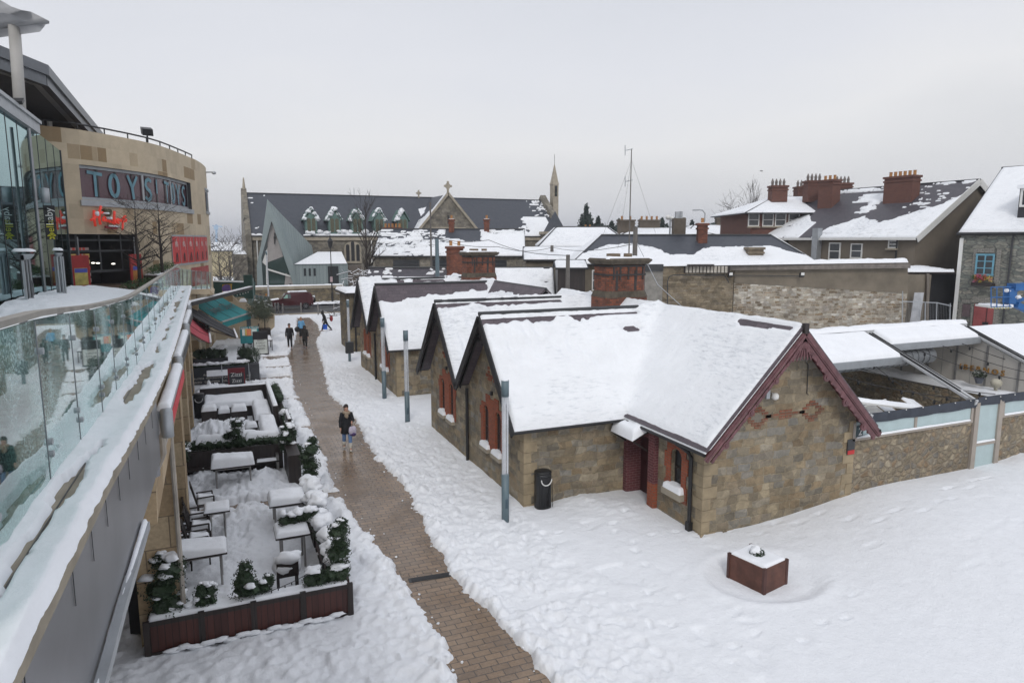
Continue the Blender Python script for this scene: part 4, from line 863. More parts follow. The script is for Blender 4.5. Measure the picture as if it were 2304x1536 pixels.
mb = MB(); mb.box((-1.50, 15.0, 2.55), (-1.30, 16.2, 3.15)); part(ter, 'round_sign', MB().lathe((-.99, 14.1, 2.0), [(.01,0),(.011,.01)], 4), plain('sign red', (.5,.03,.03)))
# snow on the coping, patchy with bare drain channel
def cope_bare(U, V):
    n_ = fbm(U*.55, V*.1, 77, 3); c = np.abs(V-.145+.03*fbm(U*2, V*0, 5, 2)); return np.where((n_ > .02) & (c < .055+.08*np.clip(n_, 0, 1)), 1, -1)
yv = np.concatenate([np.arange(1.2, 12, .03), np.arange(12, 37.6, .08)]); uv_ = np.linspace(0, 1, 18); UU, YY = np.meshgrid(uv_, yv)
gxa = np.interp(YY, [0, 5.2, 9, 12, 37.6], [-1.02, -1.06, -1.2, -1.26, -1.8])-.05; oxa = np.interp(YY, [0, 9, 16, 37.6], [-.76, -.82, -.92, -1.35])+.03+.014*fbm(YY*9, YY*0+2, 4, 3)
XX = gxa+(oxa-gxa)*UU; e_ = np.minimum(UU, 1-UU)*(oxa-gxa); pf = np.sqrt(np.clip(1-(1-np.minimum(e_/.035, 1))**2, 0, 1))
n_ = fbm(YY*.8, UU*.6, 77, 3); n2_ = fbm(YY*4, XX*4, 78, 4); T_ = .055+.022*n2_+.012*n_+.012*np.cos(UU*6.28)
c_ = np.abs(UU-.47+.10*fbm(YY*1.5, YY*0, 5, 2)); T_ = np.where((c_+.05*n2_ < .05+.30*np.clip(n_, -.05, .8)) & (n_ > -.12), -.03, T_)
ZZ = np.interp(YY, TY, TZ)+np.where(e_ <= 0, -.03, T_*pf)
mkobj('snow_cap', gridmesh('snow_cap', XX, YY, ZZ, None, SNOW, origin=wloc(ter)), None, (0,0,0), ter)
mb = MB()
for a, b_ in zip(ys_[:8], ys_[1:9]): mb.bar((gx(a)+.10, a, zb(a)+.003), (gx(b_)+.10, b_, zb(b_)+.003), .008, .004)
part(ter, 'drain_slot', mb, BLACK)
# glass balustrade : every pane and post
bal = thing('glass_balustrade', 'long glass balustrade with steel posts along the terrace edge', 'balustrade', (-1.1, 5, 5.9))
py = [2.55, 3.75, 4.95, 6.2, 7.7, 9.1, 10.4, 11.8, 13.3, 14.9, 16.6, 18.5, 20.6, 22.8, 25.1, 27.5, 30, 32.5, 35, 37.6]
for i in range(len(py)-1):
    a, b_ = py[i]+.012, py[i+1]-.012
    mb = MB(); mb.add([(gx(a), a, zb(a)+.03), (gx(b_), b_, zb(b_)+.03), (gx(b_), b_, zb(b_)+1.08), (gx(a), a, zb(a)+1.08), (gx(a)-.012, a, zb(a)+.03), (gx(b_)-.012, b_, zb(b_)+.03), (gx(b_)-.012, b_, zb(b_)+1.08), (gx(a)-.012, a, zb(a)+1.08)], [(0,1,2,3),(7,6,5,4),(0,3,7,4),(1,5,6,2),(3,2,6,7)])
    part(bal, 'glass_pane', mb, GLASSB)
for i, yy in enumerate(py):
    x_ = gx(yy); z_ = zb(yy); mb = MB(); mb.box((x_-.075, yy-.010, z_-.02), (x_-.035, yy+.010, z_+1.10)); mb.box((x_-.03, yy-.006, z_), (x_+.004, yy+.006, z_+1.07))
    po = part(bal, 'post', mb, STEEL); cl = MB()
    for zz in (.22, .32 if i % 2 else .30, .88):
        cl.tube([(x_-.05, yy+(.05 if zz != .32 else -.05), z_+zz), (x_+.022, yy+(.05 if zz != .32 else -.05), z_+zz)], .022, 10)
    part(po, 'clamp', cl, GALV); rg = MB()
    rr_ = [(x_-.055, yy+.075+.024*math.cos(a_), z_+1.035+.024*math.sin(a_)) for a_ in [k*math.pi/6 for k in range(13)]]; rg.tube(rr_, .007, 6); part(po, 'ring', rg, BLACK)
mb = MB(); pts = [(gx(y_)-.03, y_, zb(y_)+1.11) for y_ in np.arange(1.5, 37.7, 1.2)]
for a, b_ in zip(pts[:-1], pts[1:]): mb.bar(a, b_, .085, .035)
part(bal, 'top_rail', mb, plain('weathered rail', (.25,.235,.21), .7))
mb = MB(); pts = [(gx(y_)-.42, y_, zb(y_)+.62) for y_ in np.arange(1.5, 22, 1.2)]; mb.tube(pts, .028, 8)
for y_ in (3.4, 5.8, 8.4, 11.2, 14.2, 18): mb.tube([(gx(y_)-.42, y_, zb(y_)+.6), (gx(y_)-.36, y_+.03, zb(y_)+.45), (gx(y_)-.1, y_+.03, zb(y_)+.45)], .012, 6)
part(bal, 'inner_handrail', mb, STEEL)
# cylinder-ended awning cassettes, speakers and lights on the fascia
def cassette(label, y0, y1, z, red, x=-.62, r_=.13):
    t_ = thing('awning_cassette', label, 'awning box', (x, y0, z), 'folded awning boxes on the terrace wall'); mb = MB()
    mb.lathe((x, y0, z-.30), [(.02,.1), (r_,.11), (r_*1.05,.3), (r_*1.05,.46), (r_*.9,.49), (.02,.5)], 16); part(t_, 'end_housing', mb, GALV, True)
    mb = MB(); mb.box((x-.12, y0+.12, z+.02), (x+.05, y1, z+.16)); bx = part(t_, 'box', mb, GALV); mb = MB(); mb.box((x+.052, y0+.15, z-.06), (x+.068, y1, z+.10)); part(t_, 'valance', mb, plain('awning red', (.50,.03,.04)) if red else BLACK)
    mb = MB(); mb.bar((x-.45, y0+.05, z), (x-.1, y0+.05, z), .16, .3); part(t_, 'bracket', mb, GALV)
    capgrid('snow_cap', (x-.13, y0+.1, z+.16), (.18,0,0), (0,y1-y0-.1,0), .07, bx, .03, 4, .07, .4); return t_
cassette('nearest cylinder ended awning box on the terrace wall, with red valance below', 9.9, 13.4, 5.2, True, -.76, .075)
cassette('second awning box along the terrace wall, grey cylinder end without red valance', 14.4, 18.5, 5.2, False, -.84, .085)
cassette('third smaller grey awning box near the red awning', 21.0, 25, 5.1, False, -.98, .11)
cassette('farthest small grey awning box, at the dark awning', 27.5, 29.5, 5.05, False, -1.15, .12)
cn = thing('rain_pipe', 'grey rain pipe running down the terrace wall', 'pipe', (-.8, 10.2, 3)); mb = MB(); mb.tube([(-.86, 10.2, 5.2), (-.86, 10.25, 4.7), (-.98, 10.5, 4.4), (-1.0, 13.6, 4.3), (-1.0, 13.65, .3)], .045, 8); part(cn, 'tube', mb, plain('pale pipe', (.34,.31,.27)))
# ============================================================ drum shaped department store
ZT = 12.95
TOPS = [(82,281),(130,286),(180,292),(232,301),(280,310),(330,320),(370,331),(400,343),(425,353),(445,362),(458,371),(465,380)]
plan = [Vector((G(x, y, ZT).x, G(x, y, ZT).y)) for x, y in TOPS]
plan = [Vector((-16, plan[0].y+1.2)), Vector((-11, plan[0].y+.3))]+plan
l_ = plan[-1]; plan += [l_+Vector((-.3, 3.0)), l_+Vector((-1.6, 6.5)), l_+Vector((-4.5, 10)), l_+Vector((-9, 12))]
# resample smooth (Chaikin)
for _ in range(2):
    q = [plan[0]]
    for a, b_ in zip(plan[:-1], plan[1:]): q += [a*.75+b_*.25, a*.25+b_*.75]
    q.append(plan[-1]); plan = q
S = [0.0]
for a, b_ in zip(plan[:-1], plan[1:]): S.append(S[-1]+(b_-a).length)
def dplan(s):
    s = max(0, min(S[-1]-1e-6, s)); i = 0
    while S[i+1] < s: i += 1
    f = (s-S[i])/(S[i+1]-S[i]); p = plan[i]*(1-f)+plan[i+1]*f; t_ = (plan[i+1]-plan[i]).normalized(); return p, Vector((t_.y, -t_.x))
def DP(s, z, off=0.0):
    p, n_ = dplan(s); return Vector((p.x+n_.x*off, p.y+n_.y*off, z))
def drum_px(px, py_, off=0.0):
    """pixel -> (s,z) on the drum wall"""
    d = ray(px, py_); best = None
    for i in range(len(plan)-1):
        a, b_ = plan[i], plan[i+1]; e_ = b_-a; det = d.x*(-e_.y)-d.y*(-e_.x)
        if abs(det) < 1e-9: continue
        t_ = (a.x*(-e_.y)-a.y*(-e_.x))/det; u = (d.x*a.y-d.y*a.x)/det
        if t_ > 0 and -1e-6 <= u <= 1+1e-6 and (best is None or t_ < best[0]): best = (t_, S[i]+u*e_.length, CAM_Z+d.z*t_)
    return best[1], best[2]
def dstrip(mb, s0, s1, z0, z1, off=0.0, n=None, th=0.0):
    n = n or max(1, int((s1-s0)/.6)); k = [s0+(s1-s0)*i/n for i in range(n+1)]
    vs = [DP(s, z0, off) for s in k]+[DP(s, z1, off) for s in k]; fs = [(i, i+1, n+1+i+1, n+1+i) for i in range(n)]
    mb.add(vs, fs)
    if th:
        vs2 = [DP(s, z0, off-th) for s in k]+[DP(s, z1, off-th) for s in k]
        b0 = len(mb.v)-len(vs); b1 = len(mb.v); mb.v += [tuple(v) for v in vs2]
        for i in range(n): mb.f += [(b1+i, b0+i+0, b0+i+1, b1+i+1), (b0+n+1+i, b1+n+1+i, b1+n+2+i, b0+n+2+i)]
        mb.f += [(b0, b1, b1+n+1, b0+n+1), (b0+n, b0+2*n+1, b1+2*n+1, b1+n)]
    return mb
store = thing('department_store', 'curved limestone toy store with a long painted window above its dark entrance', 'store', (-6, 42, 5))
sA, zA = drum_px(178, 374); sB, zB = drum_px(428, 409); _, zC = drum_px(183, 450); zwin0 = (zC+drum_px(430, 470)[1])/2; zwin1 = (zA+zB)/2
sE0, _ = drum_px(158, 600); sE1, zE1 = drum_px(305, 527); zE1 = (zE1+drum_px(165,527)[1])/2
sP0, zP1 = drum_px(384, 532); sP1, _ = drum_px(464, 532); _, zP0 = drum_px(384, 595)
zP1b = drum_px(460, 534)[1]
zmid = (zwin0)
wall = MB()
def wseg(s0, s1, z0, z1): dstrip(wall, s0, s1, z0, z1)
SS = [0, sE0, sA, sE1, sB, S[-1]]
wseg(0, S[-1], zwin1, ZT); wseg(0, sA, zE1, zwin1); wseg(sB, S[-1], zE1, zwin1); wseg(sA, sB, zE1, zwin0); wseg(0, sE0, 3.5, zE1); wseg(sE1, S[-1], 0, zE1)
part(store, 'wall', wall, LIMEV)
tp = MB(); k = [S[-1]*i/60 for i in range(61)]; vs = [DP(s, ZT) for s in k]+[DP(s, ZT, -.5) for s in k]; tp.add(vs, [(i, i+1, 61+i+1, 61+i) for i in range(60)]); vs = [DP(s, ZT-.25, -.5) for s in k]; tp.add(vs, [tuple(range(61))]); part(store, 'flat_roof', tp, PL_)
rv = MB()
for s in (sA, sB): rv.add([DP(s, zwin0, 0), DP(s, zwin1, 0), DP(s, zwin1, -.35), DP(s, zwin0, -.35)], [(0,1,2,3)])
dstrip(rv, sA, sB, zwin0-.001, zwin0, -.0); n_ = 16; kk = [sA+(sB-sA)*i/n_ for i in range(n_+1)]
for z_ in (zwin0, zwin1): rv.add([DP(s, z_, 0) for s in kk]+[DP(s, z_, -.35) for s in kk], [(i, i+1, n_+2+i, n_+1+i) for i in range(n_)])
part(store, 'window_reveal', rv, DGREY)
wn_ = MB(); dstrip(wn_, sA, sB, zwin0, zwin1, -.30, 27); wo = part(store, 'painted_window', wn_, plain('plum window film', (.085,.035,.048), .18, var=.3, scale=.7, spec=.8))
fr = MB()
for i in range(4):
    s = sA+(sB-sA)*(0, .385, .70, 1)[i]; ds = .09 if 0 < i < 3 else .12
    fr.add([DP(s-ds, zwin0, -.22), DP(s+ds, zwin0, -.22), DP(s+ds, zwin1, -.22), DP(s-ds, zwin1, -.22)], [(0,1,2,3)])
dstrip(fr, sA, sB, zwin0, zwin0+.14, -.21); dstrip(fr, sA, sB, zwin1-.14, zwin1, -.21); dstrip(fr, sA-.1, sB+.1, zwin0-.30, zwin0-.02, .10, None, .12)
part(wo, 'frame', fr, GALV)
ml = MB()
for i in range(1, 10):
    if i in (): continue
    s = sA+(sB-sA)*i/9.6; ml.add([DP(s-.05, zwin0, -.26), DP(s+.05, zwin0, -.26), DP(s+.05, zwin1, -.26), DP(s-.05, zwin1, -.26)], [(0,1,2,3)])
part(wo, 'mullion', ml, BLACK)
def ribbon(mb, P, wd, f, off):
    """brush stroke: 2-D polyline mapped by f(u,v,off)"""
    P = [Vector(p) for p in P]; n_ = len(P); Lf, Rt = [], []
    for i, p in enumerate(P):
        d = (P[min(i+1,n_-1)]-P[max(i-1,0)]).normalized(); nn = Vector((-d.y, d.x))
        ext = d*(-wd*.35 if i == 0 else wd*.35 if i == n_-1 else 0); Lf.append(p+ext+nn*wd/2*(.8 if i in (0,n_-1) else 1)); Rt.append(p+ext-nn*wd/2*(.8 if i in (0,n_-1) else 1))
    mb.add([f(*p, off) for p in Lf]+[f(*p, off) for p in Rt], [(i, n_+i, n_+i+1, i+1) for i in range(n_-1)])
def arc(cx, cy, rx, ry, a0, a1, n_=12): return [(cx+rx*math.cos(R(a0+(a1-a0)*i/n_)), cy+ry*math.sin(R(a0+(a1-a0)*i/n_))) for i in range(n_+1)]
GL = {'T': [[(0,1),(1,.95)], [(.5,.97),(.5,0)]], 'O': [arc(.5,.5,.42,.48,90,455,18)], 'Y': [[(0,1),(.42,.5),(.5,0)], [(1,1),(.45,.52)]], 'S': [[(.95,.93),(.6,1),(.2,.9),(.08,.7),(.3,.53),(.7,.42),(.92,.25),(.75,.05),(.4,-.02),(.05,.08)]], '!': [[(.5,1),(.5,.4)]]}
paint = MB(); H_ = zwin1-zwin0; W_ = sB-sA
for ch_, c0, wd_ in (('T',.055,.065),('O',.165,.058),('Y',.285,.055),('S',.405,.052),('!',.505,.02),('T',.615,.055),('O',.715,.05),('Y',.805,.052),('S',.905,.045)):
    for j, st_ in enumerate(GL[ch_]):
        ribbon(paint, [(sA+W_*(c0+x_*wd_*1.05), zwin0+H_*(.16+.66*y_)) for x_, y_ in st_], .21 if ch_ != '!' else .18, lambda u, v, o_: DP(u, v, o_), -.245+.004*j)
part(wo, 'painted_letters', paint, plain('pale blue poster paint', (.13,.27,.33), .6, var=.2, scale=2))
# red script sign
sH0, zH1 = drum_px(192, 462); sH1, zH0 = drum_px(276, 519)
def SG(u, v, o_=0): return DP(sH0+(sH1-sH0)*u, zH0+(zH1-zH0)*v, .22+o_)
sg = thing('script_sign', 'large red handwritten style script sign with holly above the entrance', 'sign', tuple(SG(.5,.5)))
sm_ = MB(); px_ = lambda x, y: ((x-220)/1640.0, 1-(y-190)/1100.0)
ST = [[(400,400),(390,700),(400,1120)], [(700,200),(620,450),(590,750),(615,1040)], [(240,850),(330,800),(470,680),(620,520),(740,490),(850,540)],
      [(850,720),(790,680),(720,760),(720,850),(790,870),(850,800),(860,720),(860,840),(900,880)], [(930,920),(960,760),(1010,760),(1030,930),(1060,800),(1110,780),(1130,930),(1190,960)],
      [(1275,400),(1240,650),(1235,880),(1260,1010)], [(1320,880),(1400,860),(1440,790),(1400,740),(1350,800),(1350,900),(1400,970),(1460,930)],
      [(1490,730),(1500,850),(1570,880),(1610,720),(1620,880),(1600,1150),(1560,1260)], [(1800,620),(1710,620),(1680,690),(1740,740),(1810,760),(1790,850),(1690,860)]]
for j, s_ in enumerate(ST): sm_.tube([SG(*px_(*p), .03+.012*j) for p in s_], .062 if j in (0,1,2,5) else .05, 8)
part(sg, 'script_letters', sm_, plain('sign red gloss', (.62,.045,.025), .3, var=.1, emit=((.8,.05,.03), .25)), True)
sm_ = MB(); sm_.rings([[SG(*px_(x, y), o_) for x, y in ((840,1090),(1100,1080),(1440,1120),(1440,1200),(1250,1240),(1000,1200),(840,1190))] for o_ in (-.05, .05)]); rbn = part(sg, 'ribbon_bar', sm_, plain('dark ribbon red', (.30,.02,.03), .4))
sm_ = MB()
for i in range(13): sm_.blob(SG(*px_(930+70*math.sin(i*2.3), 480+90*math.cos(i*1.7)), .1), (.14,.1,.09), .4, 5, i)
part(sg, 'holly_wreath', sm_, plain('gold green holly', (.10,.09,.04)), True)
sm_ = MB(); sm_.tube([SG(*px_(x, y), .12) for x, y in ((920,1085),(1150,1095),(1430,1115))], .045, 6); sm_.blob(SG(*px_(480,560), .1), (.12,.1,.12), .2, 5); sm_.blob(SG(*px_(950,740), .14), (.2,.1,.07), .2, 5); sm_.blob(SG(*px_(830,525), .14), (.2,.1,.06), .2, 5); part(sg, 'snow_cap', sm_, SNOW, True)
# dark recessed entrance
en = MB(); dstrip(en, sE0, sE1, 4.9, zE1, -2.4, 6)
for s in (sE0, sE1): en.add([DP(s, 4.9, 0), DP(s, zE1, 0), DP(s, zE1, -2.4), DP(s, 4.9, -2.4)], [(0,1,2,3)])
en.add([DP(sE0, zE1, 0), DP(sE1, zE1, 0), DP(sE1, zE1, -2.4), DP(sE0, zE1, -2.4)], [(0,1,2,3)]); eo = part(store, 'entrance', en, DARKIN)
fr = MB()
for z_ in (zE1-.9, zE1-.35): dstrip(fr, sE0, sE1, z_, z_+.10, -.3, 6)
for f in (.12, .45, .8): 
    s = sE0+(sE1-sE0)*f; fr.add([DP(s-.05, zE1-1.9, -.28), DP(s+.05, zE1-1.9, -.28), DP(s+.05, zE1, -.28), DP(s-.05, zE1, -.28)], [(0,1,2,3)])
dstrip(fr, sE0, sE1, zE1-1.95, zE1-1.82, -.28, 6); part(eo, 'transom_frame', fr, DGREY)
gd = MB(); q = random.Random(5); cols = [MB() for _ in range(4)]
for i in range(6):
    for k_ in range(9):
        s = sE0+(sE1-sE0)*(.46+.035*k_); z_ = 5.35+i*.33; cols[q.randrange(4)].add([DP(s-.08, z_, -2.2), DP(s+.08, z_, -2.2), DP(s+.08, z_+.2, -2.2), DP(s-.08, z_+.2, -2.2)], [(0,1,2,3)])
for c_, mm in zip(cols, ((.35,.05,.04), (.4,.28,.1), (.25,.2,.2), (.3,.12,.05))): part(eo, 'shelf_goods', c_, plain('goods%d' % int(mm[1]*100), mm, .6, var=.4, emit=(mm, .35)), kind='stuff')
lt = MB()
for f in (.2, .55, .63, .9, .35): p_ = DP(sE0+(sE1-sE0)*f, zE1-1.35-.25*f, -1.2); lt.blob(p_, (.10,.10,.04), 0, 4)
part(eo, 'shop_lights', lt, plain('lit lamp', (.8,.8,.75), emit=((1,.95,.85), 2)))
# display gates beside the entrance
for f, lb in ((.10, 'red toy poster board with yellow and blue panel left of entrance'), (.93, 'red toy poster board with orange panel right of entrance')):
    s = sE0+(sE1-sE0)*f; c_ = DP(s, 5.15, .1); td = thing('poster_board', lb, 'poster board', tuple(c_), 'poster boards at the toy store entrance'); a_ = DP(s-.42, 0, 0)-DP(s+.42, 0, 0); a_.z = 0; a_.normalize(); nn = Vector((dplan(s)[1].x, dplan(s)[1].y, 0))
    mb = MB(); mb.obox(c_+Vector((0,0,.85)), a_*.42, nn*.04, Vector((0,0,.85))); part(td, 'board', mb, plain('poster red', (.36,.03,.03)))
    mb = MB(); mb.obox(c_+Vector((0,0,.65))+nn*.05, a_*.3, nn*.006, Vector((0,0,.42))); part(td, 'picture', mb, plain('poster yellow' if f < .5 else 'poster orange', (.5,.42,.12) if f < .5 else (.45,.2,.05), var=.5, scale=3))
    mb = MB(); mb.obox(c_+Vector((0,0,.95))+nn*.06, a_*.29, nn*.005, Vector((0,0,.1))); part(td, 'picture_band', mb, plain('poster blue', (.08,.10,.45) if f < .5 else (.5,.4,.3)))
    mb = MB(); mb.tube([c_+Vector((0,0,1.7)), c_+Vector((0,0,2.6))], .03, 6); part(td, 'hanger', mb, STEEL)
# red figure posters right of the entrance, with frames; lower window row
rp = MB(); mid = sP0+(sP1-sP0)*.52; dstrip(rp, sP0, mid-.06, zP0, zP1, .03, 6); dstrip(rp, mid+.06, sP1, zP0, zP1, .03, 6); ro = part(store, 'red_poster', rp, plain('poster red bright', (.52,.025,.025), .4, var=.2, scale=1))
rf_ = MB()
for i in range(7):
    s = sP0+(sP1-sP0)*i/6; rf_.add([DP(s-.03, zP0, .045), DP(s+.03, zP0, .045), DP(s+.03, zP1, .045), DP(s-.03, zP1, .045)], [(0,1,2,3)])
dstrip(rf_, sP0, sP1, zP1, zP1+.1, .05, 6); dstrip(rf_, sP0, sP1, zP0-.12, zP0, .05, 6); part(ro, 'frame', rf_, GALV)
lw = MB(); dstrip(lw, sP0+(sP1-sP0)*.40, sP1, zP0-2.2, zP0-.35, .03, 6); part(store, 'red_poster', lw, plain('poster red deep', (.34,.03,.03), .4, var=.3))
fgm = MB(); fgw = MB()
for i in range(6):
    s = sP0+(sP1-sP0)*(i+.5)/6; zc = zP0+(zP1-zP0)
    f = lambda u, v, o_: DP(u, v, o_)
    ribbon(fgm, [(s-.14, zP0+.15), (s-.08, zP0+.45), (s, zP0+.62)], .12, f, .05); ribbon(fgm, [(s+.14, zP0+.15), (s+.08, zP0+.45), (s+.02, zP0+.62)], .12, f, .054)
    ribbon(fgw, [(s-.22, zP0+1.25), (s, zP0+1.32), (s+.22, zP0+1.25)], .05, f, .05); ribbon(fgw, [(s, zP0+1.05), (s, zP0+1.55)], .06, f, .054)
    zt_ = zP1-.62; sc_ = .30
    for st_ in ([(-.9,.0),(-.7,1.1)], [(-.5,0),(-.4,1)], [(-1,.4),(-.2,.7),(.0,.2),(.2,.6),(.35,.1)], [(.5,1.1),(.5,.1)], [(.7,.5),(.9,.1),(1.0,.6),(.85,-.6)]): ribbon(fgw, [(s+x_*.26, zt_+y_*sc_) for x_, y_ in st_], .045, f, .058)
part(ro, 'poster_figure', fgm, BLACK); part(ro, 'poster_lettering', fgw, plain('poster white', (.62,.55,.52)))
# roof rail with floodlight
rl_ = MB(); rs_ = [plan[0]]; s = 4.0; pts = []
while s < drum_px(440, 366)[0]: pts.append(DP(s, ZT+.30, -.2)); rl_.tube([DP(s, ZT-.05, -.2), DP(s, ZT+.3, -.2)], .035, 5); s += 1.6
rl_.tube(pts, .045, 6); part(store, 'roof_rail', rl_, BLACK)
sF, _ = drum_px(341, 330); fl = thing('floodlight', 'black floodlight box on the curved store roof edge', 'floodlight', tuple(DP(sF, ZT, -.3))); mb = MB(); c_ = DP(sF, ZT+.65, -.2); mb.obox(c_, (.26,.08,0), (-.06,.22,.08), (0,-.08,.17)); part(fl, 'lamp_head', mb, BLACK); mb = MB(); mb.tube([c_-Vector((0,0,.6)), c_], .05, 6); part(fl, 'bracket', mb, BLACK)
sc_ = MB(); p_ = DP(drum_px(463, 384)[0], 12.6, 0); mb = MB(); mb.bar(p_, p_+Vector((.5,-.3,0)), .08); mb.blob(p_+Vector((.55,-.3,-.05)), (.16,.16,.12), 0, 6); solo('wall_camera', mb, GALV, 'small dome camera on the curved store right edge', 'camera')
# small side window at right end of drum
sW, zW1 = drum_px(462, 440); _, zW0 = drum_px(462, 470)
mb = MB(); dstrip(mb, sW-.2, sW+2.4, zwin0+.1, zwin1-.1, .03, 4); wo2 = part(store, 'side_window', mb, WGLASS); mb = MB(); dstrip(mb, sW-.3, sW+2.5, zwin0-.1, zwin0+.08, .10, 4, .1); dstrip(mb, sW-.3, sW+2.5, zwin1-.1, zwin1+.04, .09, 4, .1); part(wo2, 'frame', mb, GALV)
# ============================================================ glazed mall front (left), its canopies and column
XG = -6.0; yg0, yg1 = 20.0, PX(160, 600, XG).y
zg1 = lambda y_: float(np.interp(y_, [20, PX(0,236,XG).y, PX(80,296,XG).y, PX(148,349,XG).y, 60], [PX(0,236,XG).z+.1, PX(0,236,XG).z, PX(80,296,XG).z, PX(148,349,XG).z, PX(148,349,XG).z]))
ml_ = thing('glazed_mall', 'green tinted glass shopping mall front beside the toy store', 'mall', (XG-1, 28, 5.3))
nb = 11; ysg = [yg0+(yg1-yg0)*i/nb for i in range(nb+1)]; gm = MB(); fm = MB()
for a, b_ in zip(ysg[:-1], ysg[1:]):
    gm.add([(XG, a, 5.3), (XG, b_, 5.3), (XG, b_, zg1(b_)), (XG, a, zg1(a))], [(0,1,2,3)])
part(ml_, 'glazing', gm, GLASSF)
for i, y_ in enumerate(ysg):
    fm.box((XG-.03, y_-.012, 5.2), (XG+.012, y_+.012, zg1(y_)))
fm.box((XG-.10, ysg[-1]-.03, 5.2), (XG+.03, ysg[-1]+.03, zg1(ysg[-1])+.02)); part(ml_, 'mullion', fm, DGREY)
rb = MB(); rb.bar((XG-.1, yg0, 9.1), (XG-.1, yg1, 8.3), .05, .05); part(ml_, 'cross_rail', rb, DGREY)
cpg = MB(); a = Vector((XG-.1, yg0, zg1(yg0)+.12)); k1 = Vector((XG-.1, PX(80,296,XG).y, PX(80,296,XG).z+.12)); cpg.bar(a, k1, .5, .42); cpg.bar(a+Vector((.2,0,.2)), k1+Vector((.2,0,.2)), .25, .12); part(ml_, 'parapet_cap', cpg, GALV)
bk_ = MB(); bk_.box((XG-2.2, yg0, 5.2), (XG-2.0, yg1+1, 12)); part(ml_, 'inner_wall', bk_, plain('dim interior wall', (.05,.065,.065), .7, var=.5, scale=.4))
rfm = MB(); rfm.box((XG-12, yg0-6, 11.2), (XG-2.2, yg1, 11.5)); part(ml_, 'flat_roof', rfm, DGREY)
# hoarding posters inside the glass
hp = MB(); hp.box((XG-.35, 20, 5.75), (XG-.3, 31.6, 7.75)); ho = part(ml_, 'hoarding', hp, plain('black hoarding', (.018,.019,.022), .5)); hw = MB(); hw.box((XG-.33, 20, 5.2), (XG-.27, 31.6, 5.75)); part(ho, 'white_base', hw, plain('white hoarding base', (.5,.52,.56), .6))
pr1 = MB(); pr1.tube([(XG-.28, 26.9, 6.0), (XG-.28, 26.95, 6.9), (XG-.28, 27.1, 7.5)], [.02,.10,.01], 6); part(ho, 'red_paint_streak', pr1, plain('streak red', (.5,.03,.02)))
pr1 = MB(); pr1.tube([(XG-.28, 29.9, 7.6), (XG-.28, 30.1, 6.9), (XG-.28, 30.2, 6.0)], [.05,.12,.02], 6); part(ho, 'yellow_paint_streak', pr1, plain('streak yellow', (.6,.42,.05)))
for yc, z_, tx in ((28.1, 6.75, "IT'S\nBEEN\nNICE"), (30.9, 6.75, "LET'S\nDO IT\nAGAIN")):
    part(ho, 'hoarding_lettering', textmesh(tx, .30, (XG-.27, yc, z_), (0,1,0), (0,0,1)), plain('grey lettering', (.35,.36,.38)))
    part(ho, 'hoarding_lettering', textmesh('coming soon\nto this store\nspring', .11, (XG-.27, yc+.1, z_-.72), (0,1,0), (0,0,1)), plain('grey lettering', (.35,.36,.38)))
# silver mast with projecting shop banner
def colpost(x, y_, z0, z1, r_): mb = MB(); mb.tube([(x, y_, z0), (x, y_, z1)], r_, 8); return mb
yb_ = PX(106, 700, -5.75).y; bz = thing('banner_mast', 'tall steel mast holding the vertical baby shop banner', 'mast', (-5.75, yb_, 5.3)); part(bz, 'pole', colpost(-5.75, yb_, 5.3, PX(84,300,-5.75).z, .05), STEEL)
z0, z1 = PX(115, 539, -5.2).z, PX(112, 460, -5.2).z; cx_ = PY(100, 500, yb_).x; cx2 = PY(126, 500, yb_).x
mb = MB(); mb.box((cx_, yb_-.02, z0), (cx2, yb_+.02, z1)); bo_ = part(bz, 'banner', mb, plain('charcoal banner', (.022,.022,.024), .6))
hz_ = z1-z0; part(bo_, 'banner_lettering', textmesh('baby', hz_*.27, ((cx_+cx2)/2, yb_-.025, z0+hz_*.68), (0,0,1), (-1,0,0), .004), WHITE)
part(bo_, 'banner_lettering', textmesh('bella', hz_*.27, ((cx_+cx2)/2, yb_-.025, z0+hz_*.33), (0,0,1), (-1,0,0), .004), plain('lime yellow', (.55,.50,.03)))
mb = MB(); c_ = Vector(((cx_+cx2)/2+.02, yb_-.03, z0+hz_*.10))
for k_ in range(5):
    a_ = R(90+72*k_); mb.bar(c_, c_+Vector((math.cos(a_)*.12, 0, math.sin(a_)*.12)), .05, .006, (0,1,0))
part(bo_, 'star_emblem', mb, plain('lime yellow', (.55,.50,.03)))
mb = MB(); mb.bar((-5.75, yb_, z1-.12), (cx2, yb_, z1-.12), .04); mb.bar((-5.75, yb_, (z0+z1)/2), (cx2, yb_, (z0+z1)/2), .04); part(bz, 'bracket', mb, BLACK)
mb = MB(); mb.lathe((-5.45, yb_-.1, PX(100,440,-5.45).z-.25), [(.03,0),(.14,.01),(.14,.5),(.03,.52)], 12); part(bz, 'lamp_head', mb, GALV, True)
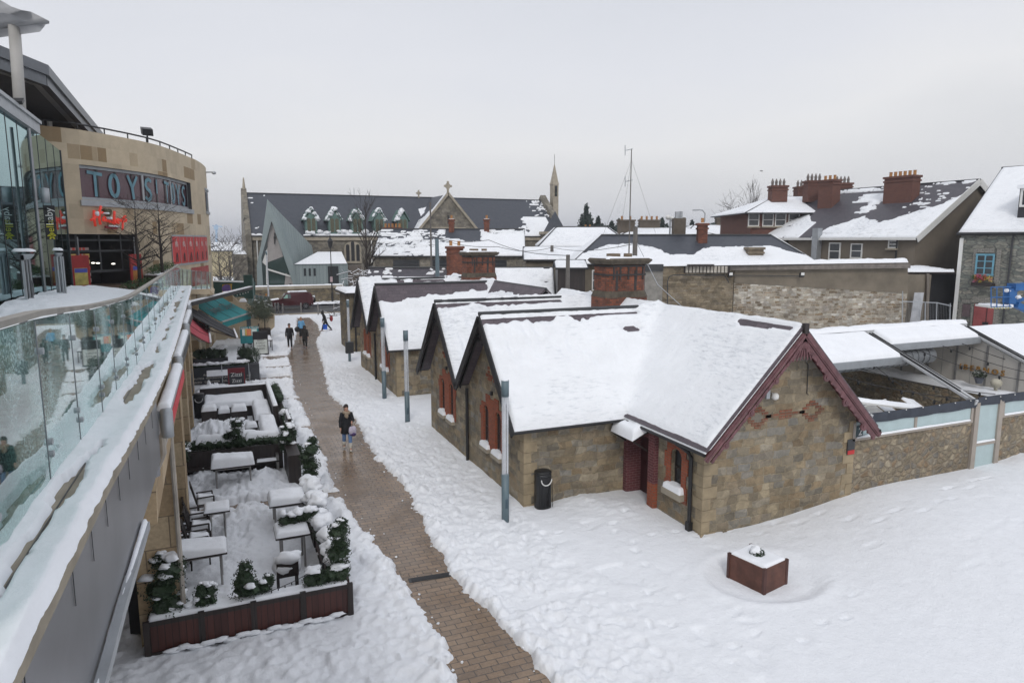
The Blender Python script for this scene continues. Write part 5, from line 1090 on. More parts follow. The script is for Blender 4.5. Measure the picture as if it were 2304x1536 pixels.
# automatic door pods
for px_c, nm, wd_ in ((62, 'door', .42), (135, 'kiosk', .22)):
    X_ = -5.5 if nm == 'door' else -5.2; b0 = PX(px_c+4, 690 if nm == 'door' else 658, X_); t0 = PX(px_c, 575, X_); y_ = b0.y; zt_ = PX(px_c, 573 if nm == 'door' else 570, X_).z
    tt = thing('entrance_pod' if nm == 'door' else 'fluted_column', 'snow topped narrow glass door pod beside the black hoarding' if nm == 'door' else 'snow topped fluted steel column left of toy store entrance', 'door pod' if nm == 'door' else 'column', (X_, y_, 5.35))
    if nm == 'door':
        mb = MB(); mb.box((X_, y_-wd_, 5.3), (X_+.06, y_-wd_+.1, zt_)); mb.box((X_, y_+wd_-.1, 5.3), (X_+.06, y_+wd_, zt_)); mb.box((X_, y_-wd_, zt_-.15), (X_+.06, y_+wd_, zt_)); mb.box((X_, y_-.04, 5.3), (X_+.06, y_+.04, zt_)); part(tt, 'frame', mb, GALV)
        mb = MB(); mb.box((X_+.01, y_-wd_+.1, 5.3), (X_+.03, y_+wd_-.1, zt_-.15)); part(tt, 'pane', mb, plain('black hoarding', (.02,.02,.02)))
        mb = MB(); mb.tube([(X_+.1, y_+.1+.16*math.sin(R(k_*20)), 6.1+.25*math.cos(R(k_*20))) for k_ in range(0, 10)], .02, 6); part(tt, 'handle', mb, STEEL)
    else:
        mb = MB()
        for k_ in range(7): a_ = k_*6.283/7; mb.tube([(X_+  .12*math.cos(a_), y_+.12*math.sin(a_), 5.3), (X_+.12*math.cos(a_), y_+.12*math.sin(a_), zt_-.1)], .035, 6)
        part(tt, 'shaft', mb, GALV)
    mb = MB(); mb.lathe((X_, y_, zt_-.12), [(wd_*.4,0),(wd_*.62,.10),(wd_*.66,.15)], 4 if nm == 'door' else 14); co_ = part(tt, 'capital', mb, GALV); mb = MB(); mb.blob((X_, y_, zt_+.1), (wd_*.66, wd_*.66, .10), .25, 8, 3, flat=0); part(tt, 'snow_cap', mb, SNOW, True)
# roof canopies, round column, wing canopy
cc = thing('roof_canopy', 'dark sloping roof canopy with grey metal edge over the mall', 'canopy', (-12, 34, 13))
Q = [PD(-260, 20, 24), PD(-10, 100, 27), PD(105, 147, 30), PD(230, 300, 42)]; back = Vector((-9.0, 3.2, .6)); mb = MB(); fs = MB()
Ql = [p-Vector((0,0,.55)) for p in Q]
for i in range(3):
    mb.add([Q[i], Q[i+1], Q[i+1]+back, Q[i]+back], [(0,1,2,3)]); fs.bar(Q[i]-Vector((0,0,.20)), Q[i+1]-Vector((0,0,.20)), .12, .42); fs.bar(Q[i]-Vector((.3,-.1,.62)), Q[i+1]-Vector((.3,-.1,.62)), .5, .42)
part(cc, 'roof_sheet', mb, DGREY); part(cc, 'metal_edge', fs, plain('blue grey metal edge', (.12,.13,.145), .4, .3, .2))
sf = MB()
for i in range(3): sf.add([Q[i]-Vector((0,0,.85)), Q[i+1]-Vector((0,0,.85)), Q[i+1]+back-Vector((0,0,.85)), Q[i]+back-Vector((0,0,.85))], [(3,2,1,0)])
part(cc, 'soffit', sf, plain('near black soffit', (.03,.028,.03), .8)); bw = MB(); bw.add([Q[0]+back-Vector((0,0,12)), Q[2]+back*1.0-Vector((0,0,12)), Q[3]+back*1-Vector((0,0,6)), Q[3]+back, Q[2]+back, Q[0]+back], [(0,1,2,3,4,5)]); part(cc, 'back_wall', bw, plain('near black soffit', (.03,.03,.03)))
inn = MB()
for k_ in range(4): p_ = PD(0, 150+k_*45, 31); q_ = PD(110, 235+k_*28, 38); inn.bar(p_, q_, .10)
part(cc, 'ceiling_rail', inn, DGREY); cl = MB(); cl.tube([PD(112, 285, 36), PD(107, 215, 36)], .12, 8); part(cc, 'thin_column', cl, WHITE)
rc = thing('round_column', 'tall round white column rising through the roof canopy', 'column', tuple(PD(47, 270, 26))); mb = MB(); mb.tube([PD(49, 300, 26), PD(32, 58, 26)], .19, 18); part(rc, 'shaft', mb, plain('off white column', (.40,.39,.37), .6, var=.15, scale=1), True)
wc = thing('wing_canopy', 'curved white wing shaped canopy on top of the round column', 'canopy', tuple(PD(30, 50, 26)))
up_ = [(-160,-60),(0,0),(25,15),(48,23),(70,27),(90,37),(111,48)]; lo_ = [(-160,-20),(0,20),(25,33),(48,45),(70,48),(90,55),(98,70)]
mb = MB(); A_ = [PD(x, y, 25) for x, y in up_]; B_ = [PD(x, y-8+14, 25.3) for x, y in up_]; n_ = len(A_); A2 = [p+Vector((-5,6,.4)) for p in A_]; B2 = [p+Vector((-5,6,.4)) for p in B_]
mb.add(A_+B_+A2+B2, [(i, i+1, n_+i+1, n_+i) for i in range(n_-1)]+[(2*n_+i, 2*n_+i+1, i+1, i) for i in range(n_-1)]+[(n_+i, n_+i+1, 3*n_+i+1, 3*n_+i) for i in range(n_-1)]+[(n_-1, 3*n_-1, 4*n_-1, 2*n_-1)]); part(wc, 'wing', mb, plain('pale grey metal', (.40,.41,.43), .5, var=.1), True)
mb = MB(); A_ = [PD(x-8, y+8, 25.5) for x, y in up_]; B_ = [PD(x-8, y+2, 25.5) for x, y in lo_]; mb.add(A_+B_+[p+Vector((-5,6,.4)) for p in B_], [(i, i+1, n_+i+1, n_+i) for i in range(n_-1)]+[(n_+i, n_+i+1, 2*n_+i+1, 2*n_+i) for i in range(n_-1)]); part(wc, 'lower_edge', mb, plain('pale grey metal', (.4,.4,.42)), True)
fl = thing('floodlight', 'floodlight on the mall parapet left of round column', 'floodlight', tuple(PD(35, 240, 23.5))); c_ = PD(33, 228, 23.5); mb = MB(); mb.obox(c_, (.24,.02,.02), (0,.16,.08), (0,-.03,.05)); part(fl, 'lamp_head', mb, BLACK); mb = MB(); mb.tube([c_, c_+Vector((-.25,0,-.35))], .03, 5); part(fl, 'bracket', mb, BLACK)
# terrace snow heap, planters with pleached trees
hx = np.arange(-5.9, -1.9, .06); hy = np.arange(12, 37.5, .08); X, Y = np.meshgrid(hx, hy); n1 = fbm(X*1.6, Y*1.6, 61, 5, .6)
Z = np.interp(Y, TY, TZ)-.05+np.where(True, .36*sst(-2.6, -5.2, X+.6*n1)*sst(36.5, 34, Y)*sst(20, 26, Y)+.12*n1*sst(-2.0,-3.5,X)+.03*sst(30, 25, Y), 0)
me = gridmesh('terrace_snow', X, Y, Z, None, SNOWG); o = mkobj('terrace_snow', me, None); o['kind'] = 'structure'
for px_b, py_b, h_, lb in ((316, 640, 4.6, 'bare knotty pollarded tree nearest the toy store doors'), (366, 612, 4.4, 'bare pollarded tree beside the red posters')):
    p_ = PD(px_b, py_b, 33.5 if px_b < 340 else 38); baretree('bare_tree', lb, 'tree', p_, h_, .62, 11 if px_b < 340 else 12, 4, .10, .40, False, 'pollarded trees on the terrace', 3)
for i, (a, b_, d_) in enumerate((((285,660),(345,648),32.5), ((340,622),(385,610),37.5))):
    p_ = PD(*a, d_); q_ = PD(*b_, d_+1.5); t_ = thing('tree_planter', ('dark planter with green plants under the nearest pollarded tree', 'dark planter under the pollarded tree by the posters')[i], 'planter', tuple((p_+q_)/2)); mb = MB(); mb.bar(p_-Vector((0,0,.3)), q_-Vector((0,0,.3)), .9, .7); part(t_, 'box', mb, BWOOD)
    mb = MB()
    for k_ in range(5): leaves(mb, p_.lerp(q_, (k_+.5)/5)+Vector((0,0,.3)), (.4,.4,.3), 220, .05, k_, 0)
    part(t_, 'plants', mb, plain('mid green leaf', (.05,.10,.03), var=.5, scale=6), uv=False); mb = MB(); mb.bar(p_+Vector((0,0,.09)), q_+Vector((0,0,.09)), .8, .06); part(t_, 'snow_cap', mb, SNOW)
# ============================================================ PERGOLA YARD (right of the nearest cottage)
YF = 13.54; ZRG = 4.25; YRG = 17.6
yd = thing('yard_wall', 'rounded rubble stone yard wall with frosted glass and navy band on top', 'wall', (21, YF, .2))
mb = MB(); mb.box((16.42, YF+.02, -.4), (21.55, YF+.45, 1.93)); mb.box((22.85, YF+.02, -.4), (31, YF+.45, 1.93)); part(yd, 'masonry', mb, YARDW)
mb = MB(); mb.box((16.30, YF-.04, 1.93), (21.50, YF+.12, 2.02)); 
for x_ in (16.36, 18.90, 21.46): mb.box((x_-.05, YF-.03, 2.021), (x_+.05, YF+.1, 2.46))
mb.box((22.95, YF-.04, 1.93), (31, YF+.12, 2.02)); mb.box((22.95, YF-.03, 2.02), (23.05, YF+.1, 2.46))
for x_ in (21.66, 22.83): mb.box((x_-.10, YF-.06, .1), (x_+.10, YF+.14, 2.55))
mb.box((21.76, YF-.04, 1.12), (22.73, YF+.1, 1.24)); part(yd, 'screen_frame', mb, plain('fawn frame', (.33,.29,.25), .6, var=.1))
mb = MB(); mb.box((16.42, YF+.0, 2.02), (21.42, YF+.03, 2.46)); mb.box((23.05, YF, 2.02), (31, YF+.03, 2.46)); mb.box((21.76, YF+.0, .1), (22.73, YF+.03, 1.12)); mb.box((21.76, YF+.0, 1.24), (22.73, YF+.03, 2.46)); part(yd, 'frosted_glass', mb, FROST)
bd = MB(); q = random.Random(4)
for a, b_ in ((16.6, 21.6), (21.62, 31)):
    n_ = int((b_-a)*5); top = [(a+(b_-a)*i/n_, YF-.07+.008*math.sin(i*1.7), 2.70+(.03 if a > 20 else 0)-.02*math.sin(i/n_*math.pi)) for i in range(n_+1)]; bot = [(x_, y_+.02, z_-.29+.012*math.sin(i*.9)) for i, (x_, y_, z_) in enumerate(top)]
    bd.add(top+bot, [(i+1, i, n_+1+i, n_+2+i) for i in range(n_)]); bd.add([(x_, y_+.02, z_) for x_, y_, z_ in top+bot], [(i, i+1, n_+2+i, n_+1+i) for i in range(n_)])
bo_ = part(yd, 'navy_band', bd, plain('navy canvas', (.035,.042,.058), .7, var=.3)); rv = MB()
for i in range(20): rv.blob((16.9+i*.72, YF-.09, 2.67), (.02,.02,.02), 0, 4)
part(bo_, 'rivets', rv, WHITE)
mb = MB(); mb.box((16.46, YF-.02, 2.0), (16.72, YF-.005, 2.36)); dc_ = part(yd, 'window_sticker', mb, plain('dark teal sticker', (.03,.06,.07)))
part(dc_, 'white_emblem', textmesh('2', .32, (16.6, YF-.025, 2.18), (1,0,0), (0,0,1), .003), WHITE)
for i, (a, b_, y_, z_) in enumerate(((16.45, 21.4, YF-.06, 2.02), (23.05, 27, YF-.06, 2.02), (21.78, 22.7, YF-.06, 1.24))): capgrid('snow_cap', (a, y_, z_), (b_-a,0,0), (0,.07,0), .035, yd, .03, i, .03, .5)
rk = MB()
for p_ in ((21.9, YF-.12, 1.95),): rk.box((21.80, YF-.03, 1.35), (22.68, YF-.01, 1.352))
pg = thing('pergola', 'white metal pergola with retracted snow laden awnings and festoon frame', 'pergola', (21.5, 15.5, 2.6))
def sl(y_): return ZRG-(ZRG-2.62)*(YRG-y_)/(YRG-YF)
for x_ in (16.9, 21.5, 26.7):
    mb = MB(); mb.bar((x_, YF-.1, sl(YF-.1)), (x_, YRG, ZRG), .10, .16); mb.bar((x_-.16, YF+.1, sl(YF+.1)+.03), (x_-.16, YRG, ZRG+.03), .07, .07); mb.bar((x_+.14, YF+.5, sl(YF+.5)+.05), (x_+.14, YRG, ZRG+.05), .06, .06); ra = part(pg, 'rafter', mb, plain('silver white metal', (.50,.51,.52), .4, .2, .1)); mb = MB(); mb.bar((x_-.08, YF+.4, sl(YF+.4)+.05), (x_-.08, YRG-.2, ZRG), .05, .10); mb.bar((x_+.07, YF+.5, sl(YF+.5)+.05), (x_+.07, YRG-.2, ZRG), .04, .10); part(ra, 'track', mb, BLACK)
mb = MB(); mb.bar((16.2, YRG+.1, ZRG+.02), (26.95, YRG+.1, ZRG+.02), .35, .22); rd_ = part(pg, 'ridge_beam', mb, plain('silver white metal', (.5,.51,.52))); capgrid('snow_cap', (16.1, YRG-.1, ZRG+.13), (10.9,0,0), (0,.6,0), .12, rd_, .07, 3, .2, .5)
for a, b_, ylo in ((16.95, 21.35, 16.0), (21.75, 26.55, 16.75)):
    mb = MB(); mb.slab([(a, ylo, sl(ylo)), (b_, ylo, sl(ylo)), (b_, YRG, ZRG), (a, YRG, ZRG)], .05); aw = part(pg, 'folded_awning', mb, CREAM); mb = MB(); mb.bar((a, ylo-.04, sl(ylo)-.08), (b_, ylo-.04, sl(ylo)-.08), .10, .24); part(aw, 'front_bar', mb, GALV)
    capgrid('snow_cap', (a, ylo-.02, sl(ylo)+.01), (b_-a,0,0), (0,YRG-ylo,ZRG-sl(ylo)), .16, aw, .06, 5, .16, .3, .8)
mb = MB(); mb.slab([(27.0, YF-1, 2.2), (40, YF-1, 2.2), (40, YRG+1, 3.9), (27.0, YRG+1, 3.9)], .08); ns = part(pg, 'side_roof', mb, CREAM); capgrid('snow_cap', (26.95, YF-1, 2.22), (13,0,0), (0,YRG+2-YF,1.7), .16, ns, .12, 8, .2, .3, .5)
mb = MB(); mb.slab([(16.5, YRG+.3, ZRG), (27, YRG+.3, ZRG), (27, 22.5, 3.2), (16.5, 22.5, 3.2)], .08); ns = part(pg, 'rear_roof', mb, CREAM); capgrid('snow_cap', (16.4, YRG+.3, ZRG+.01), (10.6,0,0), (0,4.9,-1.05), .16, ns, .10, 9, .2, .3, .5)
# panelled side screen with amber letters
sc_ = thing('panel_screen', 'cream panelled side screen under the pergola carrying amber letters', 'screen', (26.6, 16, 1.9)); mb = MB(); mb.prism([(26.62, YF+.2, 1.7), (26.62, 24, 1.7), (26.62, 24, 3.0), (26.62, YRG, ZRG-.1), (26.62, YF+.2, sl(YF+.2)-.1)], (.06,0,0)); part(sc_, 'panels', mb, CREAM)
mb = MB(); k_ = 0
for y_ in np.arange(14.1, 23, .58):
    zt_ = sl(y_)-.12 if y_ < YRG else ZRG-.2*(y_-YRG)-.12
    w_ = .06 if k_ % 2 == 0 else .012; mb.box((26.62-w_*.8, y_-w_/2, 1.7), (26.62, y_+w_/2, zt_)); k_ += 1
part(sc_, 'uprights', mb, plain('zinc upright', (.22,.22,.22), .5, .4))
AMB = plain('amber letter', (.30,.155,.03), .6)
mb = textmesh('I B E R N O S', .30, (26.56, PX(2208,832,26.56).y, PX(2208,832,26.56).z), (0,-1,0), (0,0,1), .03); part(sc_, 'amber_lettering', mb, AMB)
mb = textmesh('A T E', .30, (26.56, PX(2078,808,26.56).y, PX(2078,808,26.56).z), (0,-1,0), (0,0,1), .03); part(sc_, 'amber_lettering', mb, AMB)
# inner stone walls and snow ledges
iw = thing('yard_retaining_wall', 'brown rubble retaining wall with snowy ledge under the cream screen', 'wall', (25.5, 17, 0)); mb = MB()
mb.prism([(25.7, 24, -.3), (25.7, YF+.5, -.3), (25.7, YF+.5, 1.95), (25.7, 24, 1.95)], (.9,0,0)); part(iw, 'masonry', mb, YARDW); capgrid('snow_cap', (25.65, YF+.5, 1.95), (.98,0,0), (0,10.2,0), .17, iw, .06, 2, .15, .5)
mb = MB(); mb.box((17, 24, -.3), (26.6, 24.4, 3.2)); part(iw, 'back_masonry', mb, YARDW)
il = thing('snowy_bench_ledge', 'low white rendered bench ledge under thick snow inside the yard', 'ledge', (23.6, 17, 0)); mb = MB(); mb.box((22.9, YF+.5, -.3), (24.3, 23, .75)); part(il, 'base', mb, CREAM); capgrid('snow_cap', (22.85, YF+.5, .75), (1.5,0,0), (0,9.4,0), .22, il, .07, 6, .25, .5)
mb = MB(); mb.box((22.86, YF+.5, .55), (22.89, 23, .60)); part(il, 'black_edge', mb, BLACK)
dk = thing('heating_duct', 'galvanised round duct hanging under the retracted awnings', 'duct', (21, 17, 3.2)); mb = MB(); mb.tube([(17.3, 16.9, 3.35), (24.3, 17.1, 3.35)], .30, 16); part(dk, 'tube', mb, GALV, True); mb = MB()
for i in range(22): mb.tube([(17.4+i*.31, 16.9+.0086*i, 3.35), (17.43+i*.31, 16.9+.0086*i, 3.35)], .312, 16)
part(dk, 'seams', mb, plain('dark seam', (.2,.21,.22), .4, .6))
for i, (x_, y_, rz_, lb) in enumerate(((19.4, 14.6, .4, 'tipped brown cafe table half buried in snow behind navy band'), (20.6, 14.5, .1, 'second tipped cafe table in the yard, nearer the middle rafter'))):
    t_ = thing('cafe_table', lb, 'table', (x_, y_, 1.4), 'tipped tables in the yard'); c_ = Vector((x_, y_, 2.15)); ax = Vector((.45,0,-.12)); ay = Vector((0,.5,.22)); mb = MB(); mb.obox(c_, ax, ay, ax.cross(ay).normalized()*.02); part(t_, 'tabletop', mb, plain('tan board', (.22,.16,.10))); mb = MB(); mb.tube([c_, c_+Vector((.3,-.1,-.8))], .04, 6); part(t_, 'leg', mb, BLACK); capgrid('snow_cap', c_-ax-ay+Vector((0,0,.025)), ax*1.3, ay*2, .09, t_, .04, i, .1)
wt = thing('white_awning_arm', 'pale folded awning frame lying behind the carved gable end', 'frame', (18.2, 14.4, 2)); mb = MB()
mb.bar((17.0, 14.1, 2.9), (19.9, 14.3, 2.35), .5, .05); mb.bar((18.0, 15.2, 2.2), (19.2, 14.8, 2.6), .06, .04); part(wt, 'arm', mb, WHITE); capgrid('snow_cap', (17.0, 14.0, 2.92), (2.8,0,-.5), (0,.5,0), .08, wt, .05)
# festoon cables with bulbs
for i, (a, b_) in enumerate((((17.3, 17.0, 3.7), (21.2, 13.7, 2.68)), ((18.6, 17.0, 3.75), (22.8, 13.7, 2.68)), ((20.2, 16.6, 3.7), (20.4, 13.8, 2.6)), ((22.6, 17, 3.9), (26.0, 13.8, 2.7)), ((24.0, 17, 3.95), (27.5, 13.8, 2.7)), ((25.0, 17, 4.0), (29.0, 14.0, 2.6)))):
    a, b_ = Vector(a), Vector(b_); t_ = thing('festoon_cable', ('festoon cable nearest the carved gable', 'second festoon cable from the carved gable, ending at the middle rafter', 'short festoon cable dropping straight to the navy band', 'festoon cable just right of the middle rafter', 'festoon cable second right of the middle rafter', 'festoon cable farthest right, before the amber letters')[i], 'light string', tuple(a), 'festoon cables across the yard'); pts = [a.lerp(b_, k_/12)-Vector((0,0,.22*math.sin(math.pi*k_/12))) for k_ in range(13)]; mb = MB(); mb.tube(pts, .012, 4); part(t_, 'cable', mb, BLACK); mb = MB()
    for k_ in (2, 5, 8, 11): mb.lathe(pts[k_]-Vector((0,0,.13)), [(.01,0), (.035,.03), (.04,.08), (.02,.13)], 8)
    part(t_, 'bulb', mb, BLACK)
fp_ = PX(2202, 862, 25.95); t_ = thing('flower_pot', 'small pot of white flowers on the snowy ledge below the amber letters', 'flower pot', tuple(fp_)); mb = MB(); mb.lathe(fp_, [(.10,0),(.17,.22)], 12); part(t_, 'pot', mb, plain('blue grey pot', (.12,.13,.16))); mb = MB(); leaves(mb, fp_+Vector((0,0,.33)), (.26,.26,.16), 260, .04, 1, 0); part(t_, 'foliage', mb, LEAF, uv=False); mb = MB(); leaves(mb, fp_+Vector((0,0,.42)), (.24,.24,.08), 60, .03, 2, 0); part(t_, 'flowers', mb, WHITE, uv=False)
fp_ = PX(2240, 878, 25.9); mb = MB(); mb.lathe(fp_, [(.06,0),(.05,.1),(.17,.18),(.19,.3),(.12,.42)], 12); solo('ledge_lamp', mb, plain('cream shade', (.5,.47,.38)), 'small cream globe lamp on the snowy ledge beside the flower pot', 'lamp', smooth=True)
# ============================================================ street light columns, bins, rusty planter
LPS = [((1137,1168), 'tall light column standing in front of the nearest cottage wall', 1.0), ((917,948), 'light column in front of the second cottage side wall', 1.0), ((865,893), 'light column close beside the column with the lower top, near second cottage gables', 1.0), ((787,813), 'thin far light column with dark litter box strapped on', .8), ((606,697), 'distant double rod light column by the parked car', .9)]
for i, ((px, py_), lb, k_) in enumerate(LPS):
    p_ = G(px, py_, 0); r_ = .105 if i < 3 else .085; t_ = thing('light_column', lb, 'light column', (p_.x, p_.y, -.05), 'light columns along the path'); zt_ = 3.9 if i < 4 else 6.4; z1_, z2_ = (1.3, 3.46) if i < 4 else (1.5, 6.0)
    mb = MB(); mb.tube([(p_.x, p_.y, -.2), (p_.x, p_.y, z1_)], r_, 20); part(t_, 'base_tube', mb, LAMPB, True); mb = MB(); mb.tube([(p_.x, p_.y, z2_), (p_.x, p_.y, zt_)], r_, 20); part(t_, 'cap_tube', mb, LAMPB, True)
    mb = MB(); mb.tube([(p_.x, p_.y, z1_), (p_.x, p_.y, z2_)], r_*.97, 20, cap=False); part(t_, 'clear_tube', mb, ACRYL, True); mb = MB()
    for s_ in (-1, 0, 1): mb.tube([(p_.x+s_*r_*.62, p_.y+(.03 if s_ == 0 else 0), z1_), (p_.x+s_*r_*.62, p_.y+(.03 if s_ == 0 else 0), z2_)], .032 if s_ == 0 else .02, 8)
    part(t_, 'inner_rods', mb, plain('satin rods', (.66,.67,.70), .4)); mb = MB(); mb.blob((p_.x, p_.y, zt_), (r_*.95, r_*.95, .03), .2, 6, i, flat=0); part(t_, 'snow_cap', mb, SNOW, True)
    if i < 2: mb = MB(); mb.box((p_.x-.04, p_.y-r_-.006, .35), (p_.x+.04, p_.y-r_+.01, .62)); part(t_, 'access_hatch', mb, plain('hatch', (.06,.10,.13)))
    if i == 3:
        mb = MB(); mb.box((p_.x-.24, p_.y-.2, .55), (p_.x+.24, p_.y+.1, 1.25)); solo('litter_box', mb, DGREY, 'dark litter box strapped to the far thin light column', 'litter bin')
def bin_(p_, lb, k_=1.0, rz=0):
    t_ = thing('litter_bin', lb, 'litter bin', (p_.x, p_.y, -.05)); mb = MB(); R_ = .235*k_
    def ring(z_, s_): return [Vector((p_.x+R_*s_*math.copysign(abs(math.cos(a_))**.75, math.cos(a_)), p_.y+R_*.9*s_*math.copysign(abs(math.sin(a_))**.75, math.sin(a_)), z_)) for a_ in [j*math.pi/12 for j in range(24)]]
    mb.rings([ring(-.1, 1), ring(.98*k_, 1.0), ring(1.02*k_, .97)]); part(t_, 'body', mb, plain('charcoal bin', (.018,.019,.021), .4, var=.2), True); mb = MB(); mb.rings([ring(1.02*k_, .98), ring(1.06*k_, 1.03), ring(1.09*k_, .95), ring(1.10*k_, .5)]); part(t_, 'lid', mb, BLACK, True)
    f_ = Vector((0,-1,0)); sx = Vector((1,0,0)); c_ = p_+f_*(R_*.92)+Vector((0,0,.92*k_)); mb = MB(); mb.obox(c_+Vector((0,0,-.04)), sx*R_*.62, f_*.012, Vector((0,0,.06*k_))); part(t_, 'mouth', mb, DARKIN)
    mb = MB(); mb.tube([c_+f_*.03+sx*R_*.68*math.cos(a_)+Vector((0,0,-.02+R_*.75*math.sin(a_))) for a_ in [math.pi+j*math.pi/12 for j in range(13)]], .016*k_, 6); part(t_, 'white_handle', mb, WHITE); mb = MB()
    for j in range(9): x_ = -R_+R_*2*j/8; mb.box((p_.x+x_*.9-.004, p_.y-R_*.93-.002, .05), (p_.x+x_*.9+.004, p_.y-R_*.85, .78*k_))
    part(t_, 'ribs', mb, BLACK); return t_
bin_(G(1221, 1140, 0), 'black litter bin with white curved handle against the nearest cottage wall')
bin_(G(450, 940, 0)+Vector((0,.2,0)), 'black litter bin by the shop fronts beside the snowy sofas', .95)
pc = Vector((PCX, PCY, 0)); t_ = thing('rusty_planter', 'square rust brown steel planter box alone in the open snow', 'planter', (PCX, PCY, -.1))
c0, c1, c2 = G(1718,1336,-.10), G(1655,1300,-.04), G(1781,1318,-.04)
ua = (c1-c0); ub = (c2-c0); ua.z = ub.z = 0; 
ua = ua.normalized()*.93; ub = Vector((-ua.y, ua.x, 0)); ub = ub if ub.dot(c2-c0) > 0 else -ub; ub = ub.normalized()*.80
RUST = plain('rusty brown steel', (.105,.042,.028), .6, .15, .5, 3, .3); c0.z = -.2; Hh = .70
mb = MB()
for a, b_ in ((c0, c0+ua), (c0+ua, c0+ua+ub), (c0+ua+ub, c0+ub), (c0+ub, c0)): mb.bar(a+Vector((0,0,Hh/2)), b_+Vector((0,0,Hh/2)), .04, Hh-.04)
part(t_, 'side_panels', mb, RUST); mb = MB()
for p_ in (c0, c0+ua, c0+ub, c0+ua+ub): mb.box(p_-Vector((.035,.035,0)), p_+Vector((.035,.035,Hh)))
part(t_, 'corner_posts', mb, plain('dark rust', (.07,.028,.022), .6)); capgrid('snow_cap', c0+Vector((0,0,Hh-.03)), ua, ub, .07, t_, .03, 2, .08, .25)
mb = MB(); cc_ = c0+ua*.52+ub*.5+Vector((0,0,Hh+.05)); leaves(mb, cc_, (.17,.17,.13), 500, .035, 3, .5); pl_ = part(t_, 'shrub', mb, LEAF, uv=False); mb = MB(); mb.blob(cc_+Vector((-.02,.02,.07)), (.13,.13,.09), .25, 8, 4); part(pl_, 'snow_cap', mb, SNOW, True, uv=False)
# ============================================================ BACKGROUND BUILDINGS (each real size, standing at its distance)
LAT = Vector((math.cos(YAW), -math.sin(YAW), 0))
def wpoly(mb, pts, ext): mb.prism(pts, ext)
def snowpatch(name, quad, parent, T=.12, st=.12, cov=None, seed=0, edge=.1, mat=None):
    """quad: eaveL, eaveR, ridgeR, ridgeL"""
    a, b_, c_, d = [Vector(p) for p in quad]; lu = ((b_-a).length+(c_-d).length)/2; lv = ((d-a).length+(c_-b_).length)/2; nu = min(320, int(lu/st)+3); nv = min(160, int(lv/st)+3)
    U, V = np.meshgrid(np.linspace(0,1,nu), np.linspace(0,1,nv)); nrm = (b_-a).cross(d-a).normalized(); nrm = nrm if nrm.z > 0 else -nrm
    def bl(i): return (a[i]*(1-U)+b_[i]*U)*(1-V)+(d[i]*(1-U)+c_[i]*U)*V
    n1 = fbm(U*lu*.55+seed, V*lv*.8+seed*2, seed, 5, .6); n2 = fbm(U*lu*1.2, V*lv*5, seed+9, 4, .6)
    m_ = np.ones_like(U) if cov is None else cov(U, V, n1, n2)
    T_ = np.where(m_ > 0, T*np.clip(.35+m_*3, 0, 1)*(1+.2*n1), -.05); e_ = np.minimum(np.minimum(U, 1-U)*lu, np.minimum(V, 1-V)*lv); T_ = np.where(e_ <= 0, -.05, T_*np.where(T_ > 0, np.sqrt(np.clip(1-(1-np.minimum(e_/edge,1))**2,0,1)), 1))
    me = gridmesh(name, bl(0)+nrm.x*T_, bl(1)+nrm.y*T_, bl(2)+nrm.z*T_, None, mat or SNOWR, origin=wloc(parent)); return mkobj(name, me, None, (0,0,0), parent)
def house(name, label, cat, O, f, g, L_, W_, ze, rise, wallm, roofm, over=.3, hip=(0,0), z0=-.4, cov=None, covb=None, T=.12, snow=True, seed=1, st=.12, group=None):
    """O: front-left corner (ground), f: unit vector along the front, g: unit vector backwards"""
    O, f, g = Vector(O), Vector(f), Vector(g); O = Vector((O.x, O.y, 0)); t_ = thing(name, label, cat, (O.x, O.y, 0), group); Z = Vector((0,0,1)); mb = MB()
    P = lambda u, v, z: O+f*u+g*v+Z*z
    if hip[0] or hip[1]: mb.prism([P(0,0,z0), P(L_,0,z0), P(L_,W_,z0), P(0,W_,z0)], Z*(ze-z0))
    else: mb.prism([P(0,0,z0), P(0,W_,z0), P(0,W_,ze), P(0,W_/2,ze+rise-.1), P(0,0,ze)], f*L_)
    wl = part(t_, 'wall', mb, wallm); k_ = over*rise/(W_/2); e0, e1 = -over, L_+over; q1 = (P(e0,-over,ze-k_+.05), P(e1,-over,ze-k_+.05), P(L_-hip[1] if hip[1] else e1, W_/2, ze+rise+.05), P(hip[0] if hip[0] else e0, W_/2, ze+rise+.05))
    q2 = (P(e1,W_+over,ze-k_+.05), P(e0,W_+over,ze-k_+.05), q1[3], q1[2]); mb = MB(); mb.slab(q1, .1); mb.slab(q2, .1)
    if hip[0]: mb.slab([q2[1], q1[0], q1[3]], .1)
    if hip[1]: mb.slab([q1[1], q2[0], q1[2]], .1)
    rf = part(t_, 'roof', mb, roofm); mb = MB(); mb.tube([q1[3]+Z*.03, q1[2]+Z*.03], .09, 6)
    if hip[0]: mb.tube([q1[0], q1[3]], .07, 5)
    if hip[1]: mb.tube([q1[1], q1[2]], .07, 5)
    part(rf, 'ridge_tiles', mb, DGREY); mb = MB(); mb.bar(q1[0]-Z*.08+g*-.05, q1[1]-Z*.08+g*-.05, .1, .1); part(rf, 'gutter', mb, BLACK)
    if snow:
        snowpatch('snow_cap', q1, rf, T, st, cov, seed); 
        if hip[0]: snowpatch('snow_cap', (q2[1], q1[0], q1[3]+f*.01, q1[3]), rf, T, st, covb, seed+3)
        if hip[1]: snowpatch('snow_cap', (q1[1], q2[0], q1[2]+g*.01, q1[2]), rf, T, st, covb, seed+4)
    t_['P'] = 0; del t_['P']; return t_, P, q1, rf, wl
